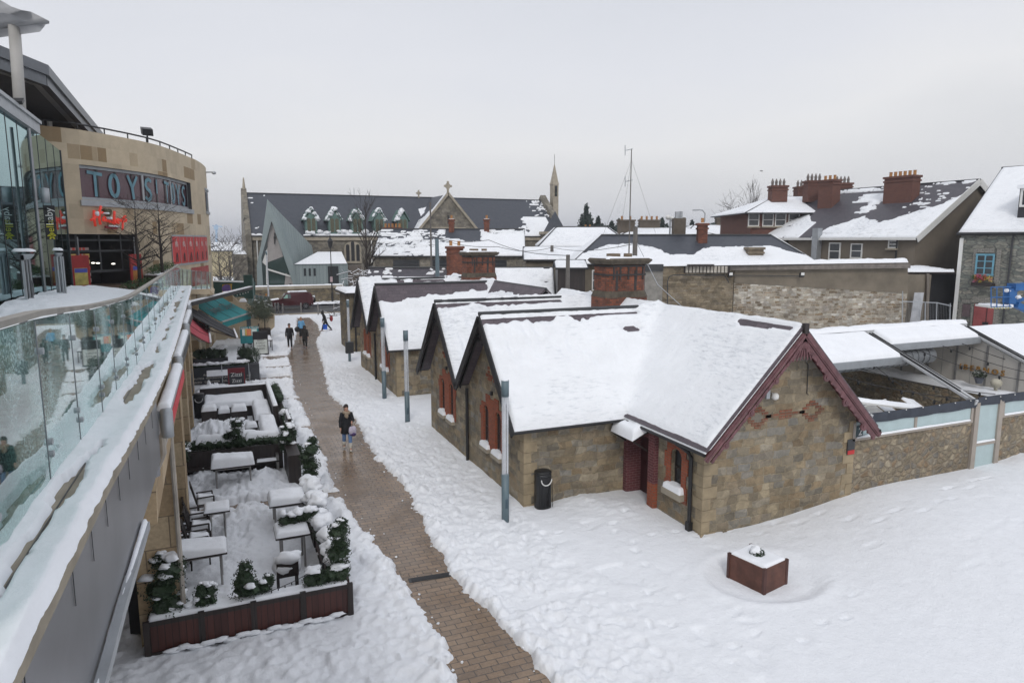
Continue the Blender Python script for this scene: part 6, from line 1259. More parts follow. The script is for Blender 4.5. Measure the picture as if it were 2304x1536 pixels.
def windows(t_, P, spec, v=-.04, fm=None, d=.12):
    for u, z_, w_, h_ in spec:
        a, b_ = P(u-w_/2, v, z_), P(u+w_/2, v, z_+h_); mb = MB(); c_ = P(u, v+.03, z_+h_/2); f = (P(1,0,0)-P(0,0,0)); g = (P(0,1,0)-P(0,0,0)); mb.obox(c_, f*w_/2, g*.03, Vector((0,0,h_/2))); wo = part(t_, 'window', mb, WGLASS); fr = MB()
        for s_ in (-1, 1): fr.obox(c_+f*s_*w_/2-g*.04, f*.045, g*.05, Vector((0,0,h_/2+.05))); fr.obox(c_+Vector((0,0,s_*h_/2))-g*.04, f*(w_/2+.04), g*.048, Vector((0,0,.045)))
        fr.obox(c_-g*.038, f*(w_/2), g*.03, Vector((0,0,.03))); part(wo, 'frame', fr, fm or WHITE); sl_ = MB(); sl_.obox(P(u, v-.1, z_-.12), f*(w_/2+.12), g*.13, Vector((0,0,.06))); part(wo, 'sill', sl_, STONEC)
def stack(t_, c_, w_, d_, z0, z1, pots, mat, f, g, crown=False, potm=None, cap=True):
    f, g = Vector(f), Vector(g); c_ = Vector((c_.x, c_.y, 0)); mb = MB(); Z = Vector((0,0,1)); mb.obox(c_+Z*(z0+z1)/2, f*w_/2, g*d_/2, Z*(z1-z0)/2); co = part(t_, 'chimney', mb, mat); mb = MB(); mb.obox(c_+Z*(z1-.30), f*(w_/2+.07), g*(d_/2+.07), Z*.07); mb.obox(c_+Z*(z1+.04), f*(w_/2+.10), g*(d_/2+.10), Z*.09); part(co, 'corbel', mb, mat if mat is not SHUT else STONEC)
    if pots:
        mb = MB()
        for i in range(pots): p_ = c_+f*(w_*(i+.5)/pots-w_/2)+Z*(z1+.12); mb.lathe(p_, [(.13,0),(.12,.35),(.15,.42),(.11,.43)] if not crown else [(.13,0),(.12,.3),(.16,.35),(.03,.72)], 8)
        part(co, 'chimney_pot', mb, potm or plain('clay pot', (.38,.19,.07), .8))
    if cap: mb = MB(); mb.obox(c_+Z*(z1+.15), f*(w_/2), g*(d_/2), Z*.03); part(co, 'snow_cap', mb, SNOW)
    return co
# --- third cottage row behind
q_ = G(1249, 588, 5.6); dY = Vector((-LAT.y, LAT.x, 0))
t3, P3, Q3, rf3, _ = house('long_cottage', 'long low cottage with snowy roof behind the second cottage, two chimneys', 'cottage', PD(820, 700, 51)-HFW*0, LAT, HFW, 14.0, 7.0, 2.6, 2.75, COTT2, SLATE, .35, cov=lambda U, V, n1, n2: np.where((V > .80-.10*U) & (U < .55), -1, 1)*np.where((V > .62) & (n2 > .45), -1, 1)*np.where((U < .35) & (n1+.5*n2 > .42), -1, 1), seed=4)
mb = MB(); e0 = P3(14.36, -.35, 2.5); r0 = P3(14.36, 3.5, 5.35); e1 = P3(14.36, 7.35, 2.5); mb.bar(e0, r0, .06, .45); mb.bar(r0, e1, .06, .45); part(t3, 'bargeboard', mb, BLACK)
c_ = PD(1024, 600, 53.6); stack(t3, c_, 1.25, .9, 4.4, PD(1024, 558, 53.6).z, 2, CHBRICK, LAT, HFW)
# --- church
CY = 95.0; chf = Vector((1,0,0)); chg = Vector((0,1,0)); xL, xR_ = PY(567, 530, CY).x, PY(1262, 530, CY).x
ze_ = PY(700, 528, CY).z; rz_ = PY(900, 444, CY+7).z-ze_
def churchcov(U, V, n1, n2): 
    m_ = np.where(V < .03+.04*n1, 1.0, -1.0)*np.ones_like(U); m_ = np.where((U > .18) & (U < .53) & (V < .09+.07*n1+.03*n2), 1, m_); m_ = np.where((U > .94+.05*n1-.09*(1-V)) & (V < .52) & (U < .975), 1, m_); m_ = np.where((U > .93) & (V > .5) & (n2 > .22), .3, m_); m_ = np.where((np.abs(V-.97) < .04) & (n1 > .5), .3, m_); m_ = np.where((U < .03) & (n2 > .5), .3, m_)
    m_ = np.where((U > .525) & (U < .575+.03*n1) & (V < .78-(.575-U)*2), 1, m_); return m_
ct, CP, CQ, crf, cwl = house('stone_church', 'long grey stone church with steep dark slate roof, transept gable and pointed bellcote', 'church', (xL, CY, 0), chf, chg, xR_-xL, 14, ze_, rz_, CHST, SLATED, .25, cov=churchcov, seed=7, st=.16, z0=-1)
mb = MB(); mb.obox((xL-.35, CY+7, (ze_+rz_)/2), (.5,0,0), (0,7.6,0), (0,0,.1)); mb = MB(); mb.prism([(xL-.8, CY-.5, -1), (xL-.8, CY+14.5, -1), (xL-.8, CY+14.5, ze_), (xL-.8, CY+7, ze_+rz_+.7), (xL-.8, CY-.5, ze_)], (.7,0,0)); part(ct, 'gable_wall', mb, CHST)
mb = MB(); mb.tube([(xL-.4, CY+7, ze_+rz_), (xL-.4, CY+7, ze_+rz_+2.1)], [.28,.08], 8); part(ct, 'finial', mb, STONEC)
mb = MB(); mb.box((xL, CY-.25, ze_-.75), (xR_, CY-.02, ze_-.3)); part(ct, 'cornice', mb, STONEC)
for i, (px, w_) in enumerate(((700,24),(752,25),(803,25),(852,24),(905,23))):
    a = PY(px, 520, CY+.4); wz = w_/1536*CY*1.0; x_ = a.x; zb_ = ze_+.15; h_ = 1.9; mb = MB(); mb.prism([(x_-wz/2, CY-.15, zb_), (x_+wz/2, CY-.15, zb_), (x_+wz/2, CY-.15, zb_+h_), (x_, CY-.15, zb_+h_+1.1), (x_-wz/2, CY-.15, zb_+h_)], (0,3.6,0)); dm = part(ct, 'dormer', mb, plain('verdigris dormer', (.10,.175,.155), .6))
    gl_ = MB()
    for s_ in (-1, 1): arch_cut(gl_, 'y', CY-.19, x_+s_*wz*.20, wz*.30, zb_+.2, zb_+h_+.1, .03)
    part(dm, 'pane', gl_, plain('olive lattice glass', (.09,.085,.05), .4, var=.5, scale=5)); rfm = MB(); rfm.slab([(x_-wz*.68, CY-.4, zb_+h_-.2), (x_, CY-.4, zb_+h_+1.45), (x_, CY+3.3, zb_+h_+1.45), (x_-wz*.68, CY+3.3, zb_+h_-.2)][::-1], .08); rfm.slab([(x_, CY-.4, zb_+h_+1.45), (x_+wz*.68, CY-.4, zb_+h_-.2), (x_+wz*.68, CY+3.3, zb_+h_-.2), (x_, CY+3.3, zb_+h_+1.45)][::-1], .08); part(dm, 'dormer_roof', rfm, plain('verdigris dormer', (.10,.175,.155)))
    sn = MB(); q = random.Random(i)
    for k_ in range(14): f_ = q.uniform(0, 1); s_ = q.choice((-1, 1)) if i != 4 else -1; sn.blob((x_+s_*f_*wz*.62, CY+q.uniform(-.3,.6), zb_+h_+1.45-f_*1.6+.05), (.32,.35,.22), .3, 5, k_)
    for k_ in range(9): sn.blob((x_+q.uniform(-1,1)*wz*.8, CY-.2+.1*k_, zb_-.0+q.uniform(0,.35)), (.4,.4,.25), .3, 5, k_)
    part(dm, 'snow_cap', sn, SNOW, True, uv=False)
# transept gable
tx = PY(1008, 440, CY-1).x; zt_ = PY(1008, 436, CY-1).z; hw = 5.3; zlo = ze_-.5; mb = MB(); mb.prism([(tx-hw, CY-1, -1), (tx+hw, CY-1, -1), (tx+hw, CY-1, zlo), (tx, CY-1, zt_), (tx-hw, CY-1, zlo)], (0,.5,0)); tg = part(ct, 'transept_wall', mb, CHST)
mb = MB(); mb.slab([(tx-hw-.3, CY-.8, zlo), (tx-hw-.3, CY+7, zlo), (tx, CY+7, zt_-.15), (tx, CY-.8, zt_-.15)], .1); mb.slab([(tx, CY-.8, zt_-.15), (tx, CY+7, zt_-.15), (tx+hw+.3, CY+7, zlo), (tx+hw+.3, CY-.8, zlo)], .1); part(ct, 'transept_roof', mb, SLATED)
snowpatch('snow_cap', ((tx-hw-.3, CY+6, zlo), (tx-hw-.3, CY-.8, zlo), (tx, CY-.8, zt_-.12), (tx, CY+6, zt_-.12)), ct, .12, .15, lambda U, V, n1, n2: np.where((V < .55+.4*n1) & (U > .25) | (U > .9), 1, -1), 8)
mb = MB(); mb.bar((tx-hw-.2, CY-1, zlo-.1), (tx, CY-1, zt_+.05), .62, .3, (0,0,1)); mb.bar((tx+hw+.2, CY-1, zlo-.1), (tx, CY-1, zt_+.05), .62, .3); part(tg, 'gable_coping', mb, STONEC); mb = MB(); mb.bar((tx-hw-.2, CY-1, zlo+.12), (tx-.3, CY-1, zt_+.1), .35, .12); part(tg, 'snow_cap', mb, SNOW)
mb = MB(); mb.box((tx-.12, CY-1.05, zt_-4.2), (tx+.12, CY-.98, zt_-3.0)); part(tg, 'slit_window', mb, DARKIN); mb = MB(); mb.box((tx-2.6, CY-1.12, zt_-4.9), (tx+2.6, CY-.98, zt_-4.65)); part(tg, 'string_course', mb, STONEC)
def cross(nm, x_, y_, z_, s_): mb = MB(); mb.box((x_-.12*s_, y_-.1, z_), (x_+.12*s_, y_+.1, z_+1.5*s_)); mb.box((x_-.5*s_, y_-.09, z_+.8*s_), (x_+.5*s_, y_+.09, z_+1.04*s_)); mb.tube([(x_+.30*s_*math.cos(a_), y_, z_+.92*s_+.30*s_*math.sin(a_)) for a_ in [k*math.pi/8 for k in range(17)]], .06*s_, 5); part(ct, 'stone_cross', mb, STONEC)
cross('a', tx, CY-1, zt_, 1.15); p_ = PY(942, 443, CY+7); cross('b', p_.x, CY+7, p_.z-.2, .8)
# bellcote and end buttress stair
bx = PY(1250, 450, CY+6).x; zr_ = ze_+rz_; mb = MB(); mb.box((bx-.48, CY+5.9, 0), (bx+.48, CY+7.1, zr_+2.6)); bc = part(ct, 'bellcote', mb, STONEC); mb = MB(); zt2 = PY(1250, 378, CY+6).z; mb.rings([[Vector((bx+sx*w_, CY+6.5+sy*w_, z_)) for sx, sy in ((-1,-1),(1,-1),(1,1),(-1,1))] for w_, z_ in ((.62, zr_+2.6), (.48, zr_+3.0), (.04, zt2+.6))]); part(bc, 'spirelet', mb, STONEC)
mb = MB(); mb.tube([(bx, CY+6.5, zt2+.4), (bx, CY+6.5, zt2+2.2)], .035, 5); part(bc, 'lightning_rod', mb, BLACK); mb = MB(); arch_cut(mb, 'y', CY+5.85, bx, .42, zr_+.7, zr_+2.4, .1); part(bc, 'bell_opening', mb, DARKIN); mb = MB(); mb.lathe((bx, CY+5.8, zr_+1.0), [(.22,0),(.14,.3),(.03,.4)], 10); part(bc, 'bell', mb, plain('dark bronze', (.04,.05,.035), .5, .5))
mb = MB(); mb.prism([(xR_-.2, CY-.6, -1), (xR_-.2, CY+14, -1), (xR_-.2, CY+14, ze_), (xR_-.2, CY+7, zr_+.9), (xR_-.2, CY-.6, ze_+.3)], (.9,0,0)); part(ct, 'gable_wall', mb, CHST)
# low porch with pyramid roof + side chapel
p0 = PY(1235, 530, CY-3); x0 = p0.x; x1_ = PY(1284, 530, CY-3).x; zt_ = PY(1250, 527, CY-3).z; mb = MB(); mb.box((x0, CY-3, -1), (x1_, CY-.02, zt_)); po_ = part(ct, 'porch_wall', mb, CHST); mb = MB(); mb.box((x0-.2, CY-3.2, zt_), (x1_+.2, CY, zt_+.4)); part(po_, 'cornice', mb, STONEC); cxp = (x0+x1_)/2-.1; mb = MB(); mb.rings([[Vector((cxp+sx*1.3, CY-1.5+sy*1.2, zt_+.4)) for sx, sy in ((-1,-1),(1,-1),(1,1),(-1,1))], [Vector((cxp+sx*.03, CY-1.5+sy*.03, zt_+3.4)) for sx, sy in ((-1,-1),(1,-1),(1,1),(-1,1))]]); part(po_, 'pyramid_roof', mb, SLATED)
mb = MB()
for f_ in (.25, .6): arch_cut(mb, 'y', CY-3.04, x0+(x1_-x0)*f_, .7, zt_-2.2, zt_-.5, .06)
part(po_, 'lancet_window', mb, DARKIN)
# big arched window and annex wall of church
wx = PY(793, 560, CY).x; z0_, z1_ = PY(793, 592, CY).z, PY(793, 548, CY).z; mb = MB(); arch_cut(mb, 'y', CY-.25, wx, 2.3, z0_, z1_+.3, .24); ww = part(ct, 'arched_window', mb, STONEC); mb = MB()
for s_ in (-.68, 0, .68): arch_cut(mb, 'y', CY-.29, wx+s_, .45, z0_+.3, z1_-.1+(.4 if s_ == 0 else 0), .05)
part(ww, 'lancet_light', mb, DARKIN)
mb = MB(); p_ = PY(530, 570, CY-1); mb.box((p_.x-.3, CY-2, -1), (xL-.8, CY+8, PY(545,572,CY-2).z)); ax_ = part(ct, 'side_annex', mb, CHST); snowpatch('snow_cap', ((p_.x-.3, CY-2, PY(545,572,CY-2).z), (xL-.8, CY-2, PY(545,572,CY-2).z), (xL-.8, CY+2, PY(545,572,CY-2).z+.3), (p_.x-.3, CY+2, PY(545,572,CY-2).z+.3)), ct, .2, .3)
for px in (579, 836): p_ = PY(px, 560, CY-.1); mb = MB(); mb.tube([(p_.x, CY-.15, -.5), (p_.x, CY-.15, ze_-.4)], .09, 6); part(ct, 'downpipe', mb, WHITE)
p_ = PY(550, 492, CY-1); mb = MB(); mb.tube([(xL-.6, CY-.6, p_.z), (p_.x, CY-.8, p_.z+.1), (p_.x-.1, CY-.8, p_.z-.3)], .06, 5); part(ct, 'wall_lamp', mb, BLACK)
mb = MB(); p_ = PY(797, 443, CY+7); mb.tube([(p_.x, CY+7, p_.z-.3), (p_.x, CY+7, p_.z+1.3)], .04, 4); part(ct, 'roof_rod', mb, GALV)
# --- folded zinc entrance
ZN = brick('zinc standing seam', (.27,.32,.325), (.235,.285,.29), (.09,.12,.13), .42, 30, .014, .15, 0, .5, .5, .3); ZNF = plain('folded zinc', (.24,.29,.295), .5, .2, .12, .5)
CE = 90.0; zn = thing('zinc_church_entrance', 'pointed folded zinc and glass entrance pavilion in front of the church', 'pavilion', (PY(620,640,CE).x, CE, 0))
pp = lambda x, y, d=0: PY(x, y, CE+d)
apx = pp(602, 448); apb = pp(606, 452, 3.0)
mb = MB(); mb.prism([pp(579,642), pp(592,642), pp(588,580), pp(611,497), apx, pp(588,550), pp(578,597)], (0,.5,0)); part(zn, 'prow', mb, ZNF)
mb = MB(); mb.prism([pp(671,642), pp(661,642), pp(611,497), apx+Vector((0,0,.001)), pp(660,593)], (0,.5,0)); part(zn, 'prow', mb, ZNF)
mb = MB(); mb.add([apx+Vector((0,.5,0)), pp(660,593)+Vector((0,.5,0)), pp(690,590,4.0), pp(722,574,6)], [(0,1,2,3)]); mb.add([apx+Vector((0,.5,0)), pp(722,574,6), pp(640,560,6)], [(0,1,2)]); part(zn, 'seamed_roof', mb, ZN)
mb = MB(); mb.add([pp(590,642,.6), pp(665,642,.6), pp(646,592,.6), pp(611,497,.6), pp(588,580,.6)], [(0,1,2,3,4)]); part(zn, 'glazing', mb, plain('green glass', (.035,.065,.06), .08, var=.4, scale=.4, spec=.9))
mb = MB(); mb.add([pp(603,590,.5), pp(637,577,.5), pp(624,530,.5), pp(611,497,.5), pp(602,545,.5)], [(0,1,2,3,4)]); mb.add([pp(640,642,.45), pp(662,642,.45), pp(655,625,.45), pp(643,614,.45)], [(0,1,2,3)]); part(zn, 'pale_stone_panel', mb, plain('pale panel', (.33,.31,.30), .6, var=.1))
mb = MB(); mb.add([pp(590,590,.4), pp(602,556,.4), pp(600,575,.4), pp(601,600,.4)], [(0,1,2,3)]); mb.add([pp(599,640,.4), pp(603,640,.4), pp(602,560,.4), pp(598,585,.4)], [(0,1,2,3)]); mb.bar(pp(603,606,.3), pp(655,622,.3), .1, .2); part(zn, 'white_fins', mb, WHITE)
mb = MB(); mb.bar(pp(618,524,.35), pp(618,549,.35), .12); mb.bar(pp(615,534,.35), pp(622,534,.35), .1); part(zn, 'cross', mb, BLACK)
mb = MB(); a = pp(662,594); mb.box((a.x, CE+.3, 0), (pp(783,594).x, CE+4.3, pp(700,594).z)); an = part(zn, 'seamed_wing', mb, ZN); mb = MB(); zz = pp(700,594).z; mb.add([(a.x, CE+.1, zz), (pp(781,594).x, CE+.1, zz), (pp(781,594).x, CE+4, pp(780,566,4).z), (pp(715,570,4).x, CE+4, pp(780,566,4).z)], [(0,1,2,3)]); part(an, 'snow_cap', mb, SNOW)
mb = MB()
for px in (686, 697, 708): mb.box((pp(px-2.5,600).x, CE+.24, pp(px,621).z), (pp(px+2.5,600).x, CE+.29, pp(px,604).z))
mb.box((pp(738,600).x, CE+.24, 0), (pp(762,600).x, CE+.29, pp(740,599).z)); part(an, 'window', mb, WGLASS); mb = MB(); mb.box((pp(783,600).x, CE+.8, 0), (pp(815,600).x, CE+4, pp(790,598).z)); part(zn, 'stone_wing', mb, brick('brown brick wing', (.15,.12,.10), (.12,.10,.085), (.10,.09,.075), .3, .1, .01))
part(zn, 'lettering', textmesh('SAINT JOHN', .22, (pp(750,608).x, CE+.22, pp(750,608).z), (1,0,0), (0,0,1)), WHITE) if False else None
# boundary wall by road, gates, lamp
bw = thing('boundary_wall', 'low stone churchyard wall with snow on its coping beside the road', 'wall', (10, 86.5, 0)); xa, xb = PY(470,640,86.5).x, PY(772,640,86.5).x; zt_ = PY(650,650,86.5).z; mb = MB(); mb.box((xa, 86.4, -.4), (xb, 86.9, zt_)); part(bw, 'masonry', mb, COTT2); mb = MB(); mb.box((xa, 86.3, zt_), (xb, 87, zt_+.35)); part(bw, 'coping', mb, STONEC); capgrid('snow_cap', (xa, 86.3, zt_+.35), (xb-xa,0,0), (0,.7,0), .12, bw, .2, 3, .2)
gt_ = thing('iron_gate', 'black iron railing gate right of the churchyard wall', 'gate', (xb+1, 86.6, 0)); mb = MB()
for i in range(12): mb.bar((xb+.1+i*.17, 86.6, -.2), (xb+.1+i*.17, 86.6, 2.1), .04)
mb.bar((xb, 86.6, 1.7), (xb+2.1, 86.6, 1.7), .06); mb.bar((xb, 86.6, .1), (xb+2.1, 86.6, .1), .06); part(gt_, 'bars', mb, BLACK)
lp = PY(748, 676, 86.0); lt_ = thing('heritage_lamp_post', 'black heritage lamp post with lantern in front of zinc pavilion', 'lamp post', (lp.x, 86.0, 0)); zt_ = PY(748, 558, 86).z; mb = MB(); mb.tube([(lp.x,86,-.2),(lp.x,86,1.2),(lp.x,86,1.3),(lp.x,86,zt_)], [.13,.12,.07,.05], 8); mb.bar((lp.x-.35,86,zt_-.4), (lp.x+.35,86,zt_-.4), .05); part(lt_, 'post', mb, BLACK); mb = MB(); mb.lathe((lp.x,86,zt_), [(.1,0),(.24,.25),(.32,.8),(.35,.85),(.05,1.3),(.03,1.6)], 6); part(lt_, 'lantern', mb, BLACK)
mb = MB(); mb.obox(Vector((lp.x-.05, 85.85, PY(748,628,86).z)), (.14,0,0), (0,.02,0), (0,0,.32)); part(lt_, 'round_sign', mb, plain('pink white sign', (.5,.38,.40)))
# gate pier building at end of second cottage
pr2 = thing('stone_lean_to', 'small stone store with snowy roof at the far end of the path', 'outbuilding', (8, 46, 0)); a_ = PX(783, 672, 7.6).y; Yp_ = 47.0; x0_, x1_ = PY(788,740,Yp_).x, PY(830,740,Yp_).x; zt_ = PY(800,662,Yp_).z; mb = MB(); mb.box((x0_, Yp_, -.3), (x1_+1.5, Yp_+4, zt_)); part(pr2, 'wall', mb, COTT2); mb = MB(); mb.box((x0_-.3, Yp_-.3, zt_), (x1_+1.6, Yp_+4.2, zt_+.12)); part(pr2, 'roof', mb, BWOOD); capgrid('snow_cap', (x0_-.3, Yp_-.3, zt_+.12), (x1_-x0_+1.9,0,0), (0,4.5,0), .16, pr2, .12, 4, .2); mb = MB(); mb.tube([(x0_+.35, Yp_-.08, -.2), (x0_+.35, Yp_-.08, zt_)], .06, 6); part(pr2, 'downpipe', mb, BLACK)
# low hall with snowy roof in front of church
D_ = 70; O_ = PD(845, 640, D_); zev = PD(900, 574, D_).z; Ln = ((1180-845)/1553*D_); rz2 = PD(900, 517, D_+5).z-zev
def hallcov(U, V, n1, n2): m_ = np.where((U < .50) & (n2*1.3+n1*.5 > .34-.55*V), -1, 1.0); m_ = np.where((U > .50) & (U < .72+.05*n1) & (V > .56+.25*n1), -1, m_); m_ = np.where((V > .97), -1, m_); m_ = np.where((U > .45) & (U < .6) & (V > .75+.3*n1), -1, m_); return np.where((U > .74) & (V > .8) & (n2 > .1), -1, m_)
ht, HP_, HQ, hrf, _ = house('parish_hall', 'long low stone hall with half melted snowy slate roof before the church', 'hall', O_, LAT, HFW, Ln, 10, zev, rz2, CHST, SLATED, .25, cov=hallcov, seed=12, st=.13); windows(ht, HP_, [(3.2, zev-1.3, 2.6, .8), (7.2, zev-1.3, 2.6, .8), (12.4, zev-1.3, 2, .8)], fm=DGREY, d=.1)
for px, py_ in ((1016, 492), (1095, 492)): c_ = PD(px, 500, D_+4.6); stack(ht, c_, .55, .55, zev+rz2-1, PD(px, py_+4, D_+4.6).z, 1, CHBRICK, LAT, HFW)
c_ = PD(883, 500, D_+6); stack(ht, c_, 1.9, .5, zev+rz2-.6, PD(883, 514, D_+6).z, 5, CHBRICK, LAT, HFW, cap=False)
# grey dark eaves shed row & snowy roofs right of hall
D_ = 58; O_ = PD(1183, 600, D_); house('snowy_shed', 'low snow covered shed right of the parish hall', 'shed', O_, LAT, HFW, 5.2, 8, PD(1200, 584, D_).z, .9, SHUT, SLATED, .2, T=.15, seed=3, st=.25)
O_ = PD(1255, 620, 50); house('small_yard_shed', 'small dark yard shed with snow roof between cottages and rendered house', 'shed', O_, LAT, HFW, 2.0, 3, PD(1260,602,50).z, .4, BWOOD, SLATED, .2, seed=5, st=.2)
# --- rendered house behind with hipped slate roof (middle right)
D_ = 53; O_ = PD(1292, 640, D_); zev = PD(1292, 591, D_).z; Ln = (1835-1292)/1553*D_; rz3 = PD(1500, 531, D_+4.5).z-zev
def midcov(U, V, n1, n2):
    lim = np.interp(U, [0,.10,.22,.32,.38,.50,.56,.9,.95,1], [.3,.62,.70,.52,.30,.26,.50,.62,.40,.2])+.08*n1+.03*n2; return np.where(V < lim, 1, -1.0)
mt, MP_, MQ, mrf, _ = house('rendered_house', 'brown rendered house with long hipped dark slate roof, half covered by snow', 'house', O_, LAT, HFW, Ln, 9, zev, rz3, SHUT, SLATED, .3, (2.6, 1.8), cov=midcov, seed=21, st=.12)
windows(mt, MP_, [(1.85, zev-2.1, .9, 1.5)]); c_ = PD(1579, 540, D_+3.4); stack(mt, c_, .75, .6, zev+rz3-1.2, PD(1579, 506, D_+3.4).z, 1, CHBRICK, LAT, HFW); c_ = PD(1697, 570, D_+1.2); stack(mt, c_, 1.15, .9, zev, PD(1697, 560, D_+1.2).z, 0, plain('stained render block', (.20,.165,.12), .9, var=.4), LAT, HFW)
# old whitewashed yard wall in front of it
ow = thing('old_yard_wall', 'tall patchy old masonry wall, whitewash worn off, snow along the top', 'wall', tuple(PD(1750, 740, 47)))
def ob(px0, px1, pyt, D0, D1, zb_=-.4, th=.5):
    a, b_ = PD(px0, pyt[0], D0), PD(px1, pyt[1], D1); return [Vector((a.x,a.y,zb_)), Vector((b_.x,b_.y,zb_)), b_, a], HFW*th
mb = MB(); q_, e_ = ob(1455, 1652, (600, 600), 46, 47); mb.prism(q_, e_); part(ow, 'brown_masonry', mb, OLDB)
mb = MB(); q_, e_ = ob(1652, 2042, (637, 658), 47, 47.5); mb.prism(q_, e_); part(ow, 'white_masonry', mb, OLDW); mb = MB(); a = PD(1652, 600, 47.0); b_ = PD(2042, 594, 47.5); c_ = PD(2042, 660, 47.5); d_ = PD(1652, 636, 47); mb.prism([d_-HFW*.04, c_-HFW*.04, b_-HFW*.04, a-HFW*.04], HFW*.5); part(ow, 'render_band', mb, SHUT)
mb = MB(); q_, e_ = ob(1452, 1492, (606, 606), 45.9, 46); mb.prism(q_, e_); part(ow, 'render_band', mb, plain('grey roughcast', (.22,.21,.19), .9, var=.3, bmp=.5)); mb = MB(); mb.bar(PD(1448,602,45.85), PD(1492,602,45.9), .2, .45); part(ow, 'lead_flashing', mb, DGREY)
mb = MB(); mb.bar(PD(1640,603,46.8), PD(2046,598,47.2), .3, .3); part(ow, 'timber_fascia', mb, plain('weathered fascia', (.17,.15,.135), .8, var=.4)); a, b_ = PD(1455,599,45.9), PD(2046,590,47.2); capgrid('snow_cap', a, b_-a, HFW*.9, .26, ow, .12, 5, .3, .3)
mb = MB()
for i in range(12): p_ = PD(1545+i*8.0, 606, 46.4); mb.obox(p_, LAT*.085, HFW*.1, Vector((0,0,.22)))
part(ow, 'exposed_blocks', mb, plain('pale blocks', (.40,.37,.32), .9, var=.3)); mb = MB(); mb.bar(PD(1538,606,46.45), PD(1642,606,46.45), .1, .5); mb.bar(PD(1546,597,46.1), PD(1606,597,46.1), .25, .14); part(ow, 'rotten_lintel', mb, BWOOD)
mb = MB(); mb.tube([PD(1502,700,45.8), PD(1502,632,45.8), PD(1506,622,45.8), PD(1515,619,45.8), PD(1630,619,46.6), PD(1636,628,46.6), PD(1640,636,46.6)], .035, 5); mb.tube([PD(1642,619,46.8), PD(1800,621,47)], .03, 5); part(ow, 'cable_conduit', mb, DGREY)
for i, px in enumerate((1643, 1804)):
    p_ = PD(px, 620, 46.6); t_ = thing('wall_floodlight', ('floodlight on the old wall left of the whitewashed part', 'floodlight at the middle of the old whitewashed wall')[i], 'floodlight', tuple(p_), 'floodlights on the old yard wall'); mb = MB(); mb.obox(p_+Vector((0,0,.05)), LAT*.14, HFW*-.12+Vector((0,0,.05)), Vector((0,0,.14))); part(t_, 'lamp_head', mb, BLACK); mb = MB(); mb.obox(p_+Vector((0,0,.12))-HFW*.14, LAT*.11, HFW*.02, Vector((0,0,.09))); part(t_, 'snow_cap', mb, WHITE)
sh = snowfield('courtyard_drift', 20, 38, 27, 44, .3, .35, .25, 12, .5)
# flat roofed lean to + open shed between old wall and painted house
os_ = thing('open_shed', 'dark open shed with snowy flat roof beside the painted stone house', 'shed', tuple(PD(2095, 720, 50))); mb = MB(); a, b_ = PD(1965, 612, 47.4), PD(2150, 612, 50); mb.slab([a, b_, b_+HFW*4+Vector((0,0,.2)), a+HFW*4+Vector((0,0,.2))], .12); rfo = part(os_, 'roof', mb, BWOOD); capgrid('snow_cap', a, b_-a, HFW*4+Vector((0,0,.2)), .16, rfo, .12, 6, .15, .6)
mb = MB(); q_, e_ = ob(2040, 2096, (618, 618), 47.8, 49); mb.prism(q_, e_); part(os_, 'side_wall', mb, SHUT); mb = MB(); q_, e_ = ob(2094, 2160, (616, 616), 50.5, 51.5); mb.prism(q_, e_); part(os_, 'dark_back', mb, DARKIN); mb = MB(); mb.bar(PD(2087,740,48.6)-Vector((0,0,1)), PD(2087,616,48.6), .18); part(os_, 'timber_post', mb, plain('old timber', (.14,.12,.10)))
mb = MB(); a = PD(2058,725,47); b_ = PD(2068,658,47.6); mb.obox((a+b_)/2, LAT*.33, HFW*.03, (b_-a)/2); solo('leaning_board', mb, plain('pale grey board', (.36,.37,.39)), 'tall pale grey board leaning against the shed opening', 'board')
fc = thing('mesh_fence', 'temporary steel mesh fence across the shed opening', 'fence', tuple(PD(2080,720,46.5))); mb = MB()
for px in (2031, 2082, 2108, 2138): mb.tube([PD(px,735,46.5)-Vector((0,0,.6)), PD(px,682 if px > 2031 else 655,46.5)], .035, 6)
mb.tube([PD(2031,678,46.5), PD(2108,681,46.5), PD(2140,688,46.5)], .035, 6); part(fc, 'frame', mb, GALV); mb = MB()
for i in range(30): mb.tube([PD(2033+i*3.6,735,46.5)-Vector((0,0,.5)), PD(2033+i*3.6,682,46.5)], .006, 3)
part(fc, 'mesh', mb, GALV)
# --- pebble dashed house with grey patchy roof
D0 = 54.0; P0 = PD(2052, 640, D0); fL = (LAT*-5.2+HFW*11).normalized(); gB = (LAT*.905+HFW*.425).normalized()
Lh, Wh = 15.1, 13.6; Ol = Vector((P0.x, P0.y, 0))+fL*Lh; zev = PD(2052, 530, D0).z; ridgeP = Vector((P0.x,P0.y,0))+gB*Wh/2
rzh = PD(2190, 407, (ridgeP).dot(HFW)).z-zev
def greycov(U, V, n1, n2):
    a = np.where(U < .27, .46-1.2*np.abs(U-.15)+.10*n1, -.1); b_ = np.where(U > .36, np.interp(U, [.36,.42,.55,.62,.70,.80,.92,1], [.0,.24,.40,.33,.26,.38,.56,.76])+.10*n1+.03*n2, -1)
    m_ = np.where(V < np.maximum(a, b_), 1.0, -1.0); m_ = np.where((V > .46) & (V < .86) & (np.abs(U-.52-.06*n2) < .03+.03*n1+.10*(V > .7)*(V<.86)) , 1, m_); m_ = np.where((V > .93) & (U > .1) & (U < .5) & (n2 > -.1), .4, m_); m_ = np.where((U > .72) & (V > .42) & (n1*.6+n2 > .30), .3, m_); return np.where((V < .46) & (n2 > .48), -1, m_)
